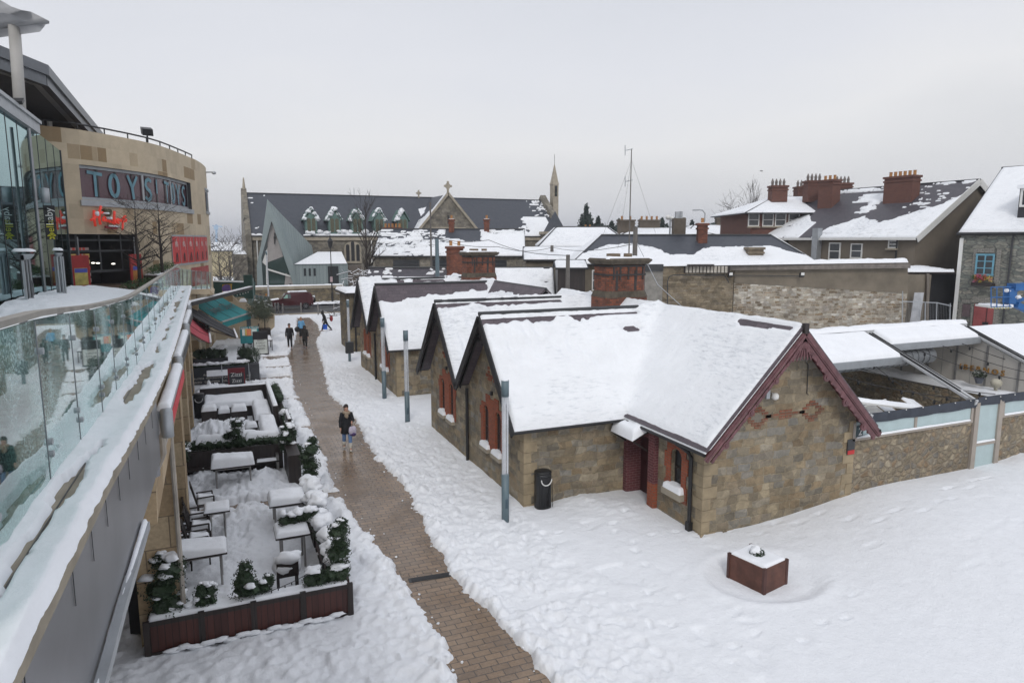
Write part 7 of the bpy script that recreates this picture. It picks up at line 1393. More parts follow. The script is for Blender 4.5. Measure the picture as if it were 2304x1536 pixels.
gh, GP_, GQ, grf, gwl = house('pebbledashed_house', 'large brown pebbledashed house with grey slate roof and patchy snow', 'house', Ol, -fL, gB, Lh, Wh, zev, rzh, PEB, SLATE, .35, cov=greycov, seed=33, st=.10, T=.10)
mb = MB(); e0 = GP_(Lh+.37, -.38, zev-.3); r0 = GP_(Lh+.37, Wh/2, zev+rzh-.08); e1 = GP_(Lh+.37, Wh+.38, zev-.3); mb.bar(e0, r0, .06, .5); mb.bar(r0, e1, .06, .5); part(grf, 'bargeboard', mb, WHITE)
mb = MB(); mb.bar(GP_(-.3,-.42,zev-.25), GP_(Lh+.3,-.42,zev-.25), .08, .2); part(grf, 'white_fascia', mb, WHITE)
def at_roof(px, py_, D, ww, dd, z1px, pots, up=2.5):
    c_ = PD(px, py_, D); zz = PD(px, z1px, D).z; return stack(gh, c_, ww, dd, zz-up, zz, pots, DBRICK, -fL, gB, cap=False, potm=plain('clay pot', (.42,.19,.07)))
at_roof(2028, 430, 60.5, 2.65, 1.0, 400, 6, 3.6); at_roof(1866, 430, 67, 1.6, 1.1, 408, 3, 4.4)
fpx = lambda px: ((px-2052))
for i, (px, w_, pyt, pyb, lb) in enumerate(((1879,.85,547,583,0),(1928,.8,549,580,0),(2010,.55,542,557,0))):
    # locate on facade plane
    n_ = gB; d = ray(px, (pyt+pyb)/2); t_ = (Vector((P0.x,P0.y,0))-Vector((0,0,0))).dot(n_)/d.dot(n_); p_ = CAM+d*t_; u_ = (p_-GP_(0,0,0)).dot(-fL); d2 = ray(px, pyb); z0_ = (CAM+d2*((Vector((P0.x,P0.y,0))).dot(n_)/d2.dot(n_))).z; d3 = ray(px, pyt); z1_ = (CAM+d3*((Vector((P0.x,P0.y,0))).dot(n_)/d3.dot(n_))).z; windows(gh, GP_, [(u_, z0_, w_*1.3, z1_-z0_)])
    if i == 0: u0 = u_
mb = MB(); c_ = GP_(Lh*.40, -.35, 0); zt_ = zev+.3; mb.obox(Vector((c_.x,c_.y,zt_-1.6)), fL*.30, gB*.28, Vector((0,0,2.0))); part(gh, 'metal_flue', mb, GALV)
mb = MB(); 
for u_ in (.16, .90): a = GP_(Lh*u_, -.08, zev-.3); mb.tube([a, Vector((a.x,a.y,zev-2.6))], .07, 6)
part(gh, 'downpipe', mb, BLACK)
# --- red brick house
D_ = 68; O_ = PD(1683, 640, D_); zev = PD(1683, 474, D_).z; rf_z = PD(1760, 445, D_+5).z-zev
rh, RP_, RQ, rrf, _ = house('red_brick_house', 'two storey red brick house with snowy hipped roof and white sash windows', 'house', O_, LAT, HFW, 12.5, 10, zev, rf_z, DBRICK, SLATED, .9, (4, 2), seed=17, st=.2); windows(rh, RP_, [((px-1683)/1553*D_, PD(px, 508, D_).z, 1.0, 1.15) for px in (1688, 1720, 1748, 1778)])
for px, D2, pyt in ((1749, 71, 421), (1805, 76, 423), (1828, 70, 410), (1893, 72, 415)): c_ = PD(px, 450, D2); stack(rh, c_, 1.55, 1.2, PD(px, 455, D2).z, PD(px, pyt, D2).z, 4, DBRICK, LAT, HFW, True, plain('grey crown pot', (.16,.14,.13)), False)
mb = MB(); p_ = PD(1648, 515, D_-.1); mb.bar(PD(1757,531,D_-.2), PD(1757,512,D_-.2), .25); part(rh, 'soil_pipe', mb, WHITE)
# --- painted stone house right with dormer
D_ = 50.0; O_ = PD(2152, 640, D_); hf_ = LAT*.6-HFW*.8; hg_ = LAT*.8+HFW*.6; zev = PD(2152, 523, D_).z; rzm = PD(2235, 380, D_+4.2).z-zev
ph, PP_, PQ, prf, _ = house('painted_stone_house', 'house painted as grey green stonework, blue window, red door and dormer roof', 'house', O_, hf_, hg_, 13, 14, zev, rzm, MURW, SLATED, .2, seed=40, st=.22, T=.2)
def pf(px, py_):
    d = ray(px, py_); O0 = Vector((O_.x, O_.y, CAM_Z)); t_ = (O0-CAM).dot(hg_)/d.dot(hg_); p_ = CAM+d*t_; return (p_-PP_(0,0,0)).dot(hf_), p_.z
def pbox(mb, px0, px1, py0, py1, v=-.05, th=.05):
    pm = (px0+px1)/2; u0, _z = pf(px0, (py0+py1)/2); u1, _z = pf(px1, (py0+py1)/2); z1 = pf(pm, py0)[1]; z0 = pf(pm, py1)[1]; mb.obox(PP_((u0+u1)/2, v, (z0+z1)/2), hf_*(u1-u0)/2, hg_*th, Vector((0,0,(z1-z0)/2))); return mb
part(prf, 'fascia', MB().obox(PP_(6.4, -.22, zev-.10), hf_*6.6, hg_*.08, Vector((0,0,.10))), DGREY); part(ph, 'corner_trim', MB().obox(PP_(.08,-.03,zev/2-.2), hf_*.12, hg_*.04, Vector((0,0,zev/2-.2))), WHITE)
wb_ = part(ph, 'window', pbox(MB(), 2198, 2236, 572, 618), WGLASS); mb = MB()
for a_ in ((2196,2200),(2215.5,2218.5),(2234,2238)): pbox(mb, a_[0], a_[1], 571, 620, -.12, .03)
for a_ in ((571,575),(586.5,588.5),(602,604),(616,620)): pbox(mb, 2197, 2237, a_[0], a_[1], -.125, .028)
part(wb_, 'frame', mb, plain('sky blue frame', (.13,.32,.42)))
u2, z2 = pf(2215, 640); fb = thing('window_box', 'window box of red and pink flowers below the blue window', 'window box', tuple(PP_(u2, -.2, z2))); part(fb, 'box', pbox(MB(), 2190, 2240, 636, 643, -.25, .2), BWOOD)
for c__, sd in (((.45,.04,.06), 1), ((.5,.15,.25), 2), ((.6,.45,.08), 3), ((.05,.12,.04), 4), ((.45,.10,.05), 5)):
    mb = MB()
    for k_ in range(5): uu, zz = pf(2192+random.Random(sd*7+k_).uniform(0, 42), 626+random.Random(sd+k_*3).uniform(-8, 8)); leaves(mb, PP_(uu, -.3, zz), (.16,.12,.16), 40, .05, k_+sd, 0)
    part(fb, 'flowers', mb, plain('flowers%d' % sd, c__), uv=False)
do = part(ph, 'door', pbox(MB(), 2190, 2234, 684, 762), plain('faded red door', (.26,.06,.06), .7, var=.3, scale=1.2)); mb = MB(); pbox(mb, 2219, 2220, 690, 760, -.12, .02); pbox(mb, 2212, 2225, 724, 730, -.13, .03); part(do, 'bolt', mb, BLACK)
part(ph, 'window', pbox(MB(), 2166, 2183, 684, 712), plain('mauve painted window', (.10,.07,.075)))
BPAL = brick('pale painted brick', (.30,.28,.25), (.22,.215,.19), (.12,.12,.11), .3, .11, .014)
mb = MB()
for a_ in ((2188,2195,560,640),(2239,2250,560,650),(2196,2238,558,569),(2156,2164,680,740),(2184,2189,690,740),(2236,2248,672,740),(2188,2238,668,681),(2164,2184,674,682)): pbox(mb, *a_, -.02, .035)
part(ph, 'painted_brickwork', mb, BPAL); mb = MB(); mb.tube([PP_(*((pf(2281,530)[0]), -.1, zev-.1)), PP_(pf(2268,640)[0], -.1, pf(2268,640)[1]), PP_(pf(2250,780)[0], -.1, 0)], .07, 6); part(ph, 'downpipe', mb, DGREY)
zlo, zhi = PD(2280, 498, D_).z, PD(2280, 428, D_).z; u3 = 3.6; dm_ = MB(); c_ = PP_(u3+.9, 2.7, 0); dm_.obox(Vector((c_.x,c_.y,(zlo+zhi)/2)), hf_*1.5, hg_*1.7, Vector((0,0,(zhi-zlo)/2))); dmo = part(ph, 'dormer', dm_, plain('dark slate cheek', (.025,.025,.03), .6)); c2_ = PP_(u3+.9, .97, 0); zc_ = zlo+(zhi-zlo)*.70; part(dmo, 'window', MB().obox(Vector((c2_.x,c2_.y,zc_)), hf_*1.35, hg_*.03, Vector((0,0,.52))), WGLASS); mb = MB()
for s_ in (-1.35, 0, 1.35): mb.obox(Vector((c2_.x,c2_.y,zc_))+hf_*s_-hg_*.05, hf_*.07, hg_*.03, Vector((0,0,.55)))
for s_ in (-.55, .55): mb.obox(Vector((c2_.x,c2_.y,zc_+s_))-hg_*.05, hf_*1.42, hg_*.028, Vector((0,0,.07)))
part(dmo, 'frame', mb, WHITE); part(dmo, 'snow_cap', MB().obox(Vector((c_.x,c_.y,zhi+.1))-hg_*.1, hf_*1.6, hg_*1.9, Vector((0,0,.12))), SNOW)
# --- blue boom lift
bl = thing('boom_lift', 'blue boom lift with railed basket in front of the painted house', 'boom lift', tuple(PD(2270, 800, 42))); BLUE = plain('machine blue', (.015,.11,.32), .4, var=.2); D_ = 42; p = lambda x, y, dd=0: PD(x, y, D_+dd); mb = MB()
for dd in (0, 1.4):
    for px in (2230, 2243, 2258, 2272): mb.tube([p(px,646,dd), p(px,692,dd)], .032, 5)
    for y_ in (646, 669, 690): mb.tube([p(2230,y_,dd), p(2275,y_+(-1),dd)], .032, 5)
for px in (2230, 2275):
    for y_ in (646, 669, 690): mb.tube([p(px,y_,0), p(px,y_,1.4)], .032, 5)
part(bl, 'basket_rails', mb, BLUE); mb = MB(); a = p(2228,693); b_ = p(2276,693); mb.prism([a, b_, b_+Vector((0,0,.12)), a+Vector((0,0,.12))], HFW*1.4); pf_ = part(bl, 'basket_floor', mb, WHITE); mb = MB()
for i in range(7): mb.bar(p(2229+i*6.5,695,-.02), p(2232+i*6.5,690,-.02), .05, .01)
part(pf_, 'warning_stripes', mb, plain('stripe yellow', (.5,.42,.05))); capgrid('snow_cap', p(2229,690), LAT*1.2, HFW*1.3, .12, bl, .08, 3)
mb = MB(); mb.obox(p(2288,645,.5), LAT*.35, HFW*.4, Vector((0,0,.2))); mb.obox(p(2272,665,.5), LAT*.22, HFW*.3, Vector((0,0,.45))); mb.bar(p(2275,655,.5), p(2304,640,.5), .3); mb.bar(p(2262,688,.5), p(2300,672,.8), .22); mb.bar(p(2285,685,.6), p(2400,740,2), .35); mb.bar(p(2380,735,2), p(2440,640,3), .35); part(bl, 'boom_arm', mb, BLUE); mb = MB(); mb.obox(p(2430,800,3), LAT*1.3, HFW*.9, Vector((0,0,.7))); part(bl, 'chassis', mb, BLUE); mb = MB()
for s_ in (-1, 1):
    for t_ in (-1, 1): c_ = p(2430,800,3)+LAT*s_*1.0+HFW*t_*.9; c_.z = .45; mb.tube([c_-HFW*.15, c_+HFW*.15], .45, 16)
part(bl, 'wheels', mb, BLACK); mb = MB()
for x_, y_ in ((2266,654),(2272,688),(2258,690),(2290,668)): mb.blob(p(x_,y_,.2), (.2,.2,.1), .3, 6, x_)
part(bl, 'snow_clumps', mb, SNOW, True)
# --- distant roofs with chimneys
far = [('terraced_house', 'distant snowy roofed house left of the antenna mast with single brown chimney', 1215, 1420, 75, 553, 512, [(1408,497,2,1.9)]),
       ('terraced_house', 'distant snowy roof behind the antenna mast with wide brown chimney', 1400, 1600, 78, 528, 515, [(1460,497,4,2.4)]),
       ('terraced_house', 'distant snowy hipped roof right of the mast, small chimneys on it', 1540, 1710, 82, 527, 508, [(1525,492,0,1.4),(1630,492,3,2.2),(1645,492,2,1.8)])]
for i, (nm, lb, x0, x1_, D_, pye, pyr, chs) in enumerate(far):
    O_ = PD(x0, 640, D_); zev = PD(x0, pye, D_).z; t_, P_, Q_, r_, _ = house(nm, lb, 'house', O_, LAT, HFW, (x1_-x0)/1553*D_, 9, zev, PD(x0, pyr, D_+4.5).z-zev, SHUT, SLATED, .3, (2, 2), seed=50+i, st=.4, T=.12, group='distant terraced houses')
    for px, pyt, np_, w_ in chs: c_ = PD(px, 520, D_+4.5); stack(t_, c_, w_, .8, zev, PD(px, pyt, D_+4.5).z, np_, plain('brown render stack', (.11,.09,.07), .9), LAT, HFW, cap=False)
O_ = PD(1285, 640, 90); t_, P_, Q_, r_, _ = house('terraced_house', 'small distant snowy house right of the church porch', 'house', O_, LAT, HFW, 7, 8, PD(1285, 556, 90).z, 1.8, SHUT, SLATED, .3, seed=60, st=.4, group='distant terraced houses'); c_ = PD(1322, 530, 93); stack(t_, c_, 1.2, .8, 6, PD(1322, 515, 93).z, 2, DBRICK, LAT, HFW)
# --- poles, wires, antenna, street lamps, trees
def pole(nm, lb, cat, px, pyb, pyt, D, r_, mat, g=None):
    a, b_ = PD(px, pyb, D), PD(px, pyt, D); return solo(nm, MB().tube([(b_.x,b_.y,min(a.z,b_.z)), b_], [r_*1.15, r_], 8), mat, lb, cat, g)
WPO = plain('grey weathered pole', (.13,.12,.11), .9)
pole('utility_pole', 'thin grey utility pole rising before the church transept', 'pole', 968, 600, 455, 62, .07, WPO); pole('utility_pole', 'blue grey pole top sticking up behind the second cottage roof', 'pole', 983, 640, 537, 46, .13, LAMPB); pole('utility_pole', 'dark wooden pole between the long cottage and rendered house', 'pole', 1278, 660, 573, 44, .13, WPO); pole('utility_pole', 'short dark pole beside the snowy sheds', 'pole', 1242, 585, 552, 60, .14, WPO); pole('utility_pole', 'thick wooden pole standing behind the octagonal chimney', 'pole', 1430, 600, 511, 40, .13, WPO)
am = thing('antenna_mast', 'tall thin antenna mast with two small dipole arms, stayed by wires', 'antenna', tuple(PD(1421, 590, 46))); D_ = 46; b_ = PD(1421, 335, D_); mb = MB(); mb.tube([(b_.x,b_.y,PD(1421,600,D_).z-1), b_], [.05,.03], 6); part(am, 'mast', mb, WPO)
for y_ in (335, 405): mb = MB(); mb.tube([PD(1424,y_,D_), PD(1406,y_+4,D_)], .028, 5); mb.tube([PD(1406.5,y_-8,D_), PD(1406.5,y_+15,D_)], .03, 5); part(am, 'dipole', mb, GALV)
mb = MB()
for x_, y_, d_ in ((1345,560,50),(1475,525,50),(1390,560,44)): mb.tube([PD(1421,360,D_), PD(x_,y_,d_)], .008, 3)
part(am, 'stay_wires', mb, WPO)
mb = MB(); mb.tube([PD(1432,545,40), PD(1480,640,38), PD(1535,690,36)], .022, 4); solo('overhead_cable', mb, GALV, 'pale stay cable slanting down in front of the old wall', 'cable')
for i, (pts, lb) in enumerate((([(968,530,62),(1100,540,60),(1278,575,44)], 'overhead wire from the transept pole to the dark wooden pole'), ([(968,531,62),(1120,555,58),(1242,557,60),(1430,548,40)], 'overhead wire sagging across to the pole behind the chimney'))):
    mb = MB(); pp_ = [PD(*p_) for p_ in pts]; fine = []
    for a, b_ in zip(pp_[:-1], pp_[1:]): fine += [a.lerp(b_, k_/6)-Vector((0,0,.35*math.sin(math.pi*k_/6))) for k_ in range(7)]
    mb.tube(fine, .022, 4); solo('overhead_wire', mb, BLACK, lb, 'wire', 'overhead wires')
for px, pyt, D_, s_, lb in ((1583, 473, 95, -1, 'curved arm street lamp above the distant roofs'), (1313, 533, 92, -1, 'curved arm street lamp before the conifer'), ):
    a = PD(px, 560, D_); zt_ = PD(px, pyt, D_).z; mb = MB(); mb.tube([(a.x,a.y,0), (a.x,a.y,zt_-.4), Vector((a.x,a.y,zt_))+LAT*s_*.4, Vector((a.x,a.y,zt_+.05))+LAT*s_*1.0], .08, 6); t_ = thing('street_lamp', lb, 'street lamp', (a.x,a.y,0), 'distant street lamps'); part(t_, 'post', mb, GALV); mb = MB(); mb.obox(Vector((a.x,a.y,zt_))+LAT*s_*1.3, LAT*.4, HFW*.15, Vector((0,0,.08))); part(t_, 'lamp_head', mb, GALV)
a = PD(1508, 540, 60); t_ = thing('floodlight_pole', 'pole with two round lights among the distant chimneys', 'light pole', (a.x,a.y,0)); mb = MB(); mb.tube([(a.x,a.y,0), PD(1508,490,60)], .07, 6); part(t_, 'post', mb, GALV); mb = MB(); mb.blob(PD(1503,489,60), .22, 0, 6); mb.blob(PD(1512,491,60), .18, 0, 6); part(t_, 'lamp_head', mb, WHITE)
a = PD(1528, 500, 58); t_ = thing('chimney_stack', 'grey rendered flue stack with two cowls behind the mast', 'chimney', tuple(a)); mb = MB(); mb.obox(PD(1527,512,58), LAT*.5, HFW*.4, Vector((0,0,.75))); part(t_, 'stack', mb, plain('brown render stack', (.11,.09,.07))); mb = MB(); mb.obox(PD(1525,486,58), LAT*.2, HFW*.2, Vector((0,0,.35))); mb.obox(PD(1531,484,58), LAT*.14, HFW*.2, Vector((0,0,.3))); part(t_, 'cowl', mb, GALV)
baretree('bare_tree', 'tall dark bare tree in front of the church windows', 'tree', PD(828, 700, 68), PD(828,450,68).z-.0, .42, 21, 4, .24, .9, False, 'bare trees', 3, tk=1.7)
for k_, (px, pyb, pyt, D_, sp, lb, tk) in enumerate(((518,640,528,72,.95,'leafless tree between the toy store and the church',2.0),(497,650,540,78,.9,'leafless tree hugging the toy store corner',2.0),(1692,520,412,125,.35,'narrow upright bare tree left of red brick house',3.0),(1668,525,452,120,1.0,'low spreading bare tree at the red brick house corner',3.0))): a = PD(px, pyb, D_); b_ = PD(px, pyt, D_); baretree('bare_tree', lb, 'tree', (a.x,a.y,0), b_.z, sp, 30+k_, 4, .15*D_/70, .9 if sp > .5 else 1.6, False, 'bare trees', 3, plain('grey twig', (.075,.065,.06), .9), tk)
a = PD(835, 640, 64); t_ = thing('snowy_bush', 'tangled bare bush dusted with snow at the foot of dark tree', 'bush', (a.x,a.y,0)); mb = MB(); sn = MB(); q = random.Random(77)
for i in range(620):
    p_ = Vector((a.x+q.gauss(0,1.9), a.y+q.gauss(0,1.0), q.uniform(.5,4.6))); p_.x = a.x+(p_.x-a.x)*(1.15-.13*p_.z); d_ = Vector((q.gauss(0,.6), q.gauss(0,.4), q.uniform(-.1,.5))); mb.tube([p_, p_+d_], [.03,.012], 3, cap=False)
    if q.random() < .6: sn.tube([p_+Vector((0,0,.04)), p_+d_+Vector((0,0,.035))], [.035,.02], 3, cap=False)
part(t_, 'branches', mb, BARK, uv=False); part(t_, 'snow_cap', sn, SNOW, uv=False)
# conifer and dark hedge line
for k_, (px, pyt, D_, r_, lb) in enumerate(((1318,476,120,4.2,'large dark conifer right of the church bellcote'),(1345,500,122,5.5,'smaller conifer crowding the right of large conifer'),(1375,509,125,5.0,'low conifer left of the terraced roofs'),(1392,505,130,3.5,'far conifer behind the first distant chimney'),(1488,502,135,5.0,'far conifer left of the round pole lights'),(1612,499,130,4.0,'far conifer behind the distant hipped roof'),(1642,505,132,4.5,'low dark tree at the left corner of red brick house'),(1555,506,134,5.0,'low dark tree under the curved street lamp'),(1440,506,134,5.0,'low dark tree just right of the antenna mast'))):
    a = PD(px, 560, D_); zt_ = PD(px, pyt, D_).z; t_ = thing('conifer_tree', lb, 'tree', (a.x,a.y,0), 'distant conifers'); mb = MB(); mb.tube([(a.x,a.y,0),(a.x,a.y,zt_*.9)], [.4,.1], 6); part(t_, 'trunk', mb, BARK); mb = MB()
    for j in range(9): f_ = j/8.0; zz = 1.5+(zt_-1.5)*f_; rr_ = r_*(1-f_)**(.75 if k_ == 0 else .45)+.35; leaves(mb, (a.x,a.y,zz-.3), (rr_, rr_, (zt_)/8), 420, .34, j+k_*10, .2)
    part(t_, 'crown', mb, plain('blue green conifer', (.022,.042,.032), .7, var=.5, scale=.7), uv=False)
# far grey town backdrop left of church
for i, (x0, x1_, pyt, D_, lb) in enumerate(((470,560,556,150,'pale yellow rendered block far behind the leafless trees'),(400,520,545,260,'hazy grey far building beyond the leafless trees'))): O_ = PD(x0, 640, D_); house('far_building', lb, 'building', O_, LAT, HFW, (x1_-x0)/1553*D_, 15, PD(x0,pyt+8,D_).z, 1.2, plain('pale yellow render' if i == 0 else 'far grey', (.42,.36,.22) if i == 0 else (.2,.2,.22)), SLATED, .3, seed=70+i, st=1.0, T=.2)
cr_ = thing('tower_crane', 'tiny pale tower crane on the horizon beside the toy store', 'crane', tuple(PD(487, 560, 400))); mb = MB(); mb.bar(PD(487,560,400), PD(487,505,400), .9); mb.bar(PD(478,508,400), PD(500,510,400), .6); mb.obox(PD(486,512,400), (1.2,0,0), (0,1,0), (0,0,1.2)); part(cr_, 'mast', mb, plain('pale blue steel', (.3,.42,.55)))
# ============================================================ OUTDOOR DINING BAYS (left of path)
METAL = plain('table metal', (.30,.29,.28), .4, .7, .15)
def fencebox(root, a, b_, w_, h_, z0=-.1, n=None, mat=None, name='planter_box'):
    """planked planter trough with framed panels between posts"""
    a, b_ = Vector(a), Vector(b_); a.z = b_.z = z0; mb = MB(); mb.bar(a+Vector((0,0,h_/2)), b_+Vector((0,0,h_/2)), w_, h_-.06); part(root, name, mb, mat or WOOD)
    d = (b_-a); Ld = d.length; n = n or max(1, int(Ld/1.2)); nn = Vector((d.y, -d.x, 0)).normalized(); mb = MB()
    for i in range(n+1): p_ = a+d*(i/n); mb.bar(p_+nn*w_/2+Vector((0,0,-.05)), p_+nn*w_/2+Vector((0,0,h_+.02)), .11, .07, tuple(nn))
    mb.bar(a+nn*(w_/2+.01)+Vector((0,0,h_-.04)), b_+nn*(w_/2+.01)+Vector((0,0,h_-.04)), .035, .08); mb.bar(a+nn*(w_/2+.01)+Vector((0,0,.16)), b_+nn*(w_/2+.01)+Vector((0,0,.16)), .035, .07); part(root, 'frame', mb, BWOOD)
def hedge(root, a, b_, w_, h_, z, n, seed, snow=.5, lift=0.0, dens=1.0):
    a, b_ = Vector(a), Vector(b_); a.z = b_.z = z; mb = MB(); core = MB(); sn = MB(); q = random.Random(seed); m = max(2, int((b_-a).length/(w_*.55)))
    for i in range(m):
        p_ = a.lerp(b_, (i+.5)/m)+Vector((0,0,h_*.5+q.uniform(-.02,.04))); leaves(mb, p_, (w_*.56, w_*.56, h_*.55), int(n/m), .026, seed*31+i, .45); core.blob(p_, (w_*.40, w_*.40, h_*.36), .3, 5, i)
        if q.random() < snow: sn.blob(p_+Vector((q.uniform(-.05,.05), q.uniform(-.04,.04), h_*.42+lift)), (w_*q.uniform(.35,.55), w_*q.uniform(.3,.5), h_*q.uniform(.16,.32)), .35, 7, seed+i)
    part(root, 'hedge', mb, LEAF, uv=False); part(root, 'inner_foliage', core, LEAF, uv=False)
    if sn.v: part(root, 'snow_cap', sn, SNOW, True, uv=False)
# front planter of nearest bay
pA, pB = Vector((-1.62, 13.55, 0)), Vector((2.08, 13.55, 0))
t_ = thing('wooden_planter', 'long dark red wooden planter closing the nearest dining bay', 'planter', (.2, 13.55, -.1)); fencebox(t_, pA, pB, .42, .80, -.15, 4); mb = MB(); 
capgrid('snow_cap', (-1.6, 13.38, .63), (3.66,0,0), (0,.34,0), .06, t_, .04, 3, .06, .8); hedge(t_, (1.25,13.55,0), (2.05,13.6,0), .34, .34, .60, 1500, 5, .9, .04)
sn = MB()
for i in range(16): sn.blob((-1.2+i*.2, 13.27, .05+.03*math.sin(i*2.2)), (.16,.05,.05), .3, 5, i)
part(t_, 'ledge_snow', sn, SNOW, True, uv=False)
shrub('evergreen_shrub', 'big dark rounded evergreen at the left end of the nearest planter', 'shrub', (-1.28, 13.72, .5), .40, 1.25, 3200, .03, .5, None, None, 3, lobes=[(0,0,.22,.36,.3),(-.05,.05,.6,.42,.32),(.08,0,.95,.34,.28),(-.02,.05,1.15,.24,.15),(.22,-.05,.1,.22,.18)])
shrub('evergreen_shrub', 'small clipped cube shaped evergreen in the nearest planter', 'shrub', (-.62, 13.6, .58), .2, .5, 1100, .022, .6, None, None, 5, lobes=[(-.07,0,.14,.17,.17),(.07,0,.14,.17,.17),(-.05,0,.36,.17,.17),(.07,.02,.34,.17,.15)])
shrub('evergreen_shrub', 'cone shaped evergreen in the middle of the nearest planter', 'shrub', (.12, 13.68, .58), .3, .75, 1900, .026, .15, None, None, 6, lobes=[(0,0,.2,.33,.22),(-.02,0,.42,.27,.22),(0,0,.66,.15,.16),(.30,.02,.15,.22,.16),(.42,.05,.28,.14,.14)])
shrub('evergreen_shrub', 'tall knobbly evergreen on the right corner of the nearest planter', 'shrub', (1.96, 13.75, .6), .28, 1.2, 2600, .028, .35, None, None, 7, lobes=[(0,0,.25,.24,.2),(-.03,.05,.55,.27,.2),(.02,0,.78,.2,.16),(0,.02,1.02,.25,.2),(.05,0,1.2,.15,.12)])
# side planter with snowy box shrubs along the path edge
t_ = thing('side_planter', 'low side planter full of snow laden shrubs between nearest bay and path', 'planter', (2.0, 17, -.1)); fencebox(t_, (1.95, 19.6, 0), (2.0, 13.95, 0), .34, .62, -.15, 4); q = random.Random(12)
i = 0
for y_, r_, h_, s_ in ((14.3,.22,.42,1),(14.75,.25,.5,1),(15.3,.25,.55,1),(15.9,.24,.7,1),(16.5,.26,.55,1),(17.1,.26,.75,1),(17.8,.28,.55,1),(18.5,.25,.65,1),(19.2,.24,.55,1)):
    mb = MB(); c_ = Vector((1.95+q.uniform(-.08,.08), y_, .40+h_*.5)); leaves(mb, c_, (r_, r_, h_*.55), 650, .024, i, .4); sn = MB(); sn.blob(c_+Vector((0,0,h_*.42)), (r_*.95, r_*1.15, .15), .35, 9, i); sn.blob(c_+Vector((-.1,.15,h_*.30)), (r_*.6, r_*.8, .12), .35, 7, i+40); b_ = part(t_, 'box_shrub', mb, LEAF, uv=False); part(b_, 'snow_cap', sn, SNOW, True, uv=False); i += 1
# arm of hedge reaching in over table
t2_ = thing('hedge_arm', 'snow loaded low hedge arm reaching across the right hand bistro table', 'hedge', (1.4, 16.2, 0)); hedge(t2_, (1.0, 16.35, 0), (1.85, 16.5, 0), .30, .30, .82, 1200, 9, 1.0, .05)
shrub('evergreen_shrub', 'bushy green topiary by the path just beyond the nearest bay', 'shrub', (2.12, 20.35, .2), .28, 1.35, 2600, .03, .15, None, None, 8, lobes=[(0,0,.5,.25,.25),(.03,0,.8,.3,.25),(-.05,.03,1.05,.25,.2),(.08,0,1.25,.28,.2),(.14,.2,1.45,.16,.14)])
def table(lb, c_, w_, d_, z=.74, T=.12, seed=0, slope=0, rot=0.0, legs=2):
    t_ = thing('bistro_table', lb, 'table', (c_[0], c_[1], 0), 'snow covered bistro tables'); ax = Vector((math.cos(rot), math.sin(rot), 0)); ay = Vector((-math.sin(rot), math.cos(rot), 0)); c_ = Vector((c_[0], c_[1], z)); mb = MB(); mb.obox(c_, ax*w_/2, ay*d_/2, Vector((0,0,.02))); part(t_, 'tabletop', mb, BWOOD)
    for sx in (-1, 1):
        for sy in (-1, 1): mb = MB(); p_ = c_+ax*sx*(w_/2-.14)+ay*sy*(d_/2-.1); mb.tube([(p_.x,p_.y,-.1), (p_.x,p_.y,z-.02)], .025, 8); part(t_, 'leg', mb, METAL)
    mb = MB(); 
    for sx in (-1, 1): mb.bar(c_+ax*sx*(w_/2-.14)-ay*(d_/2-.1)+Vector((0,0,-.06)), c_+ax*sx*(w_/2-.14)+ay*(d_/2-.1)+Vector((0,0,-.06)), .03)
    mb.bar(c_-ax*(w_/2-.14)-ay*(d_/2-.1)+Vector((0,0,-.06)), c_+ax*(w_/2-.14)-ay*(d_/2-.1)+Vector((0,0,-.06)), .03); part(t_, 'apron', mb, METAL)
    hf = (lambda U, V: slope*(1-U/w_)*.10) if slope else None
    capgrid('snow_cap', c_-ax*w_/2-ay*d_/2+Vector((0,0,.02)), ax*w_, ay*d_, T, t_, .03, seed, .09, .35, 2.5, hf=hf); return t_
table('snow topped bistro table nearest the camera, against the wall', (-.78, 15.95), 1.15, .78, .76, .10, 1, 1.2)
table('snow topped bistro table behind the first one, chairs pushed to it', (-.42, 18.45), .62, .7, .76, .08, 2)
table('snow topped bistro table on the right, half under the hedge arm', (1.22, 16.25), .78, .8, .76, .11, 3)
table('snow topped bistro table on the right, nearest the cleared strip', (1.30, 18.35), .95, .85, .76, .16, 4)
table('bistro table with thick lumpy snow, alone in the second bay', (.03, 22.1), 1.25, .8, .76, .26, 5)
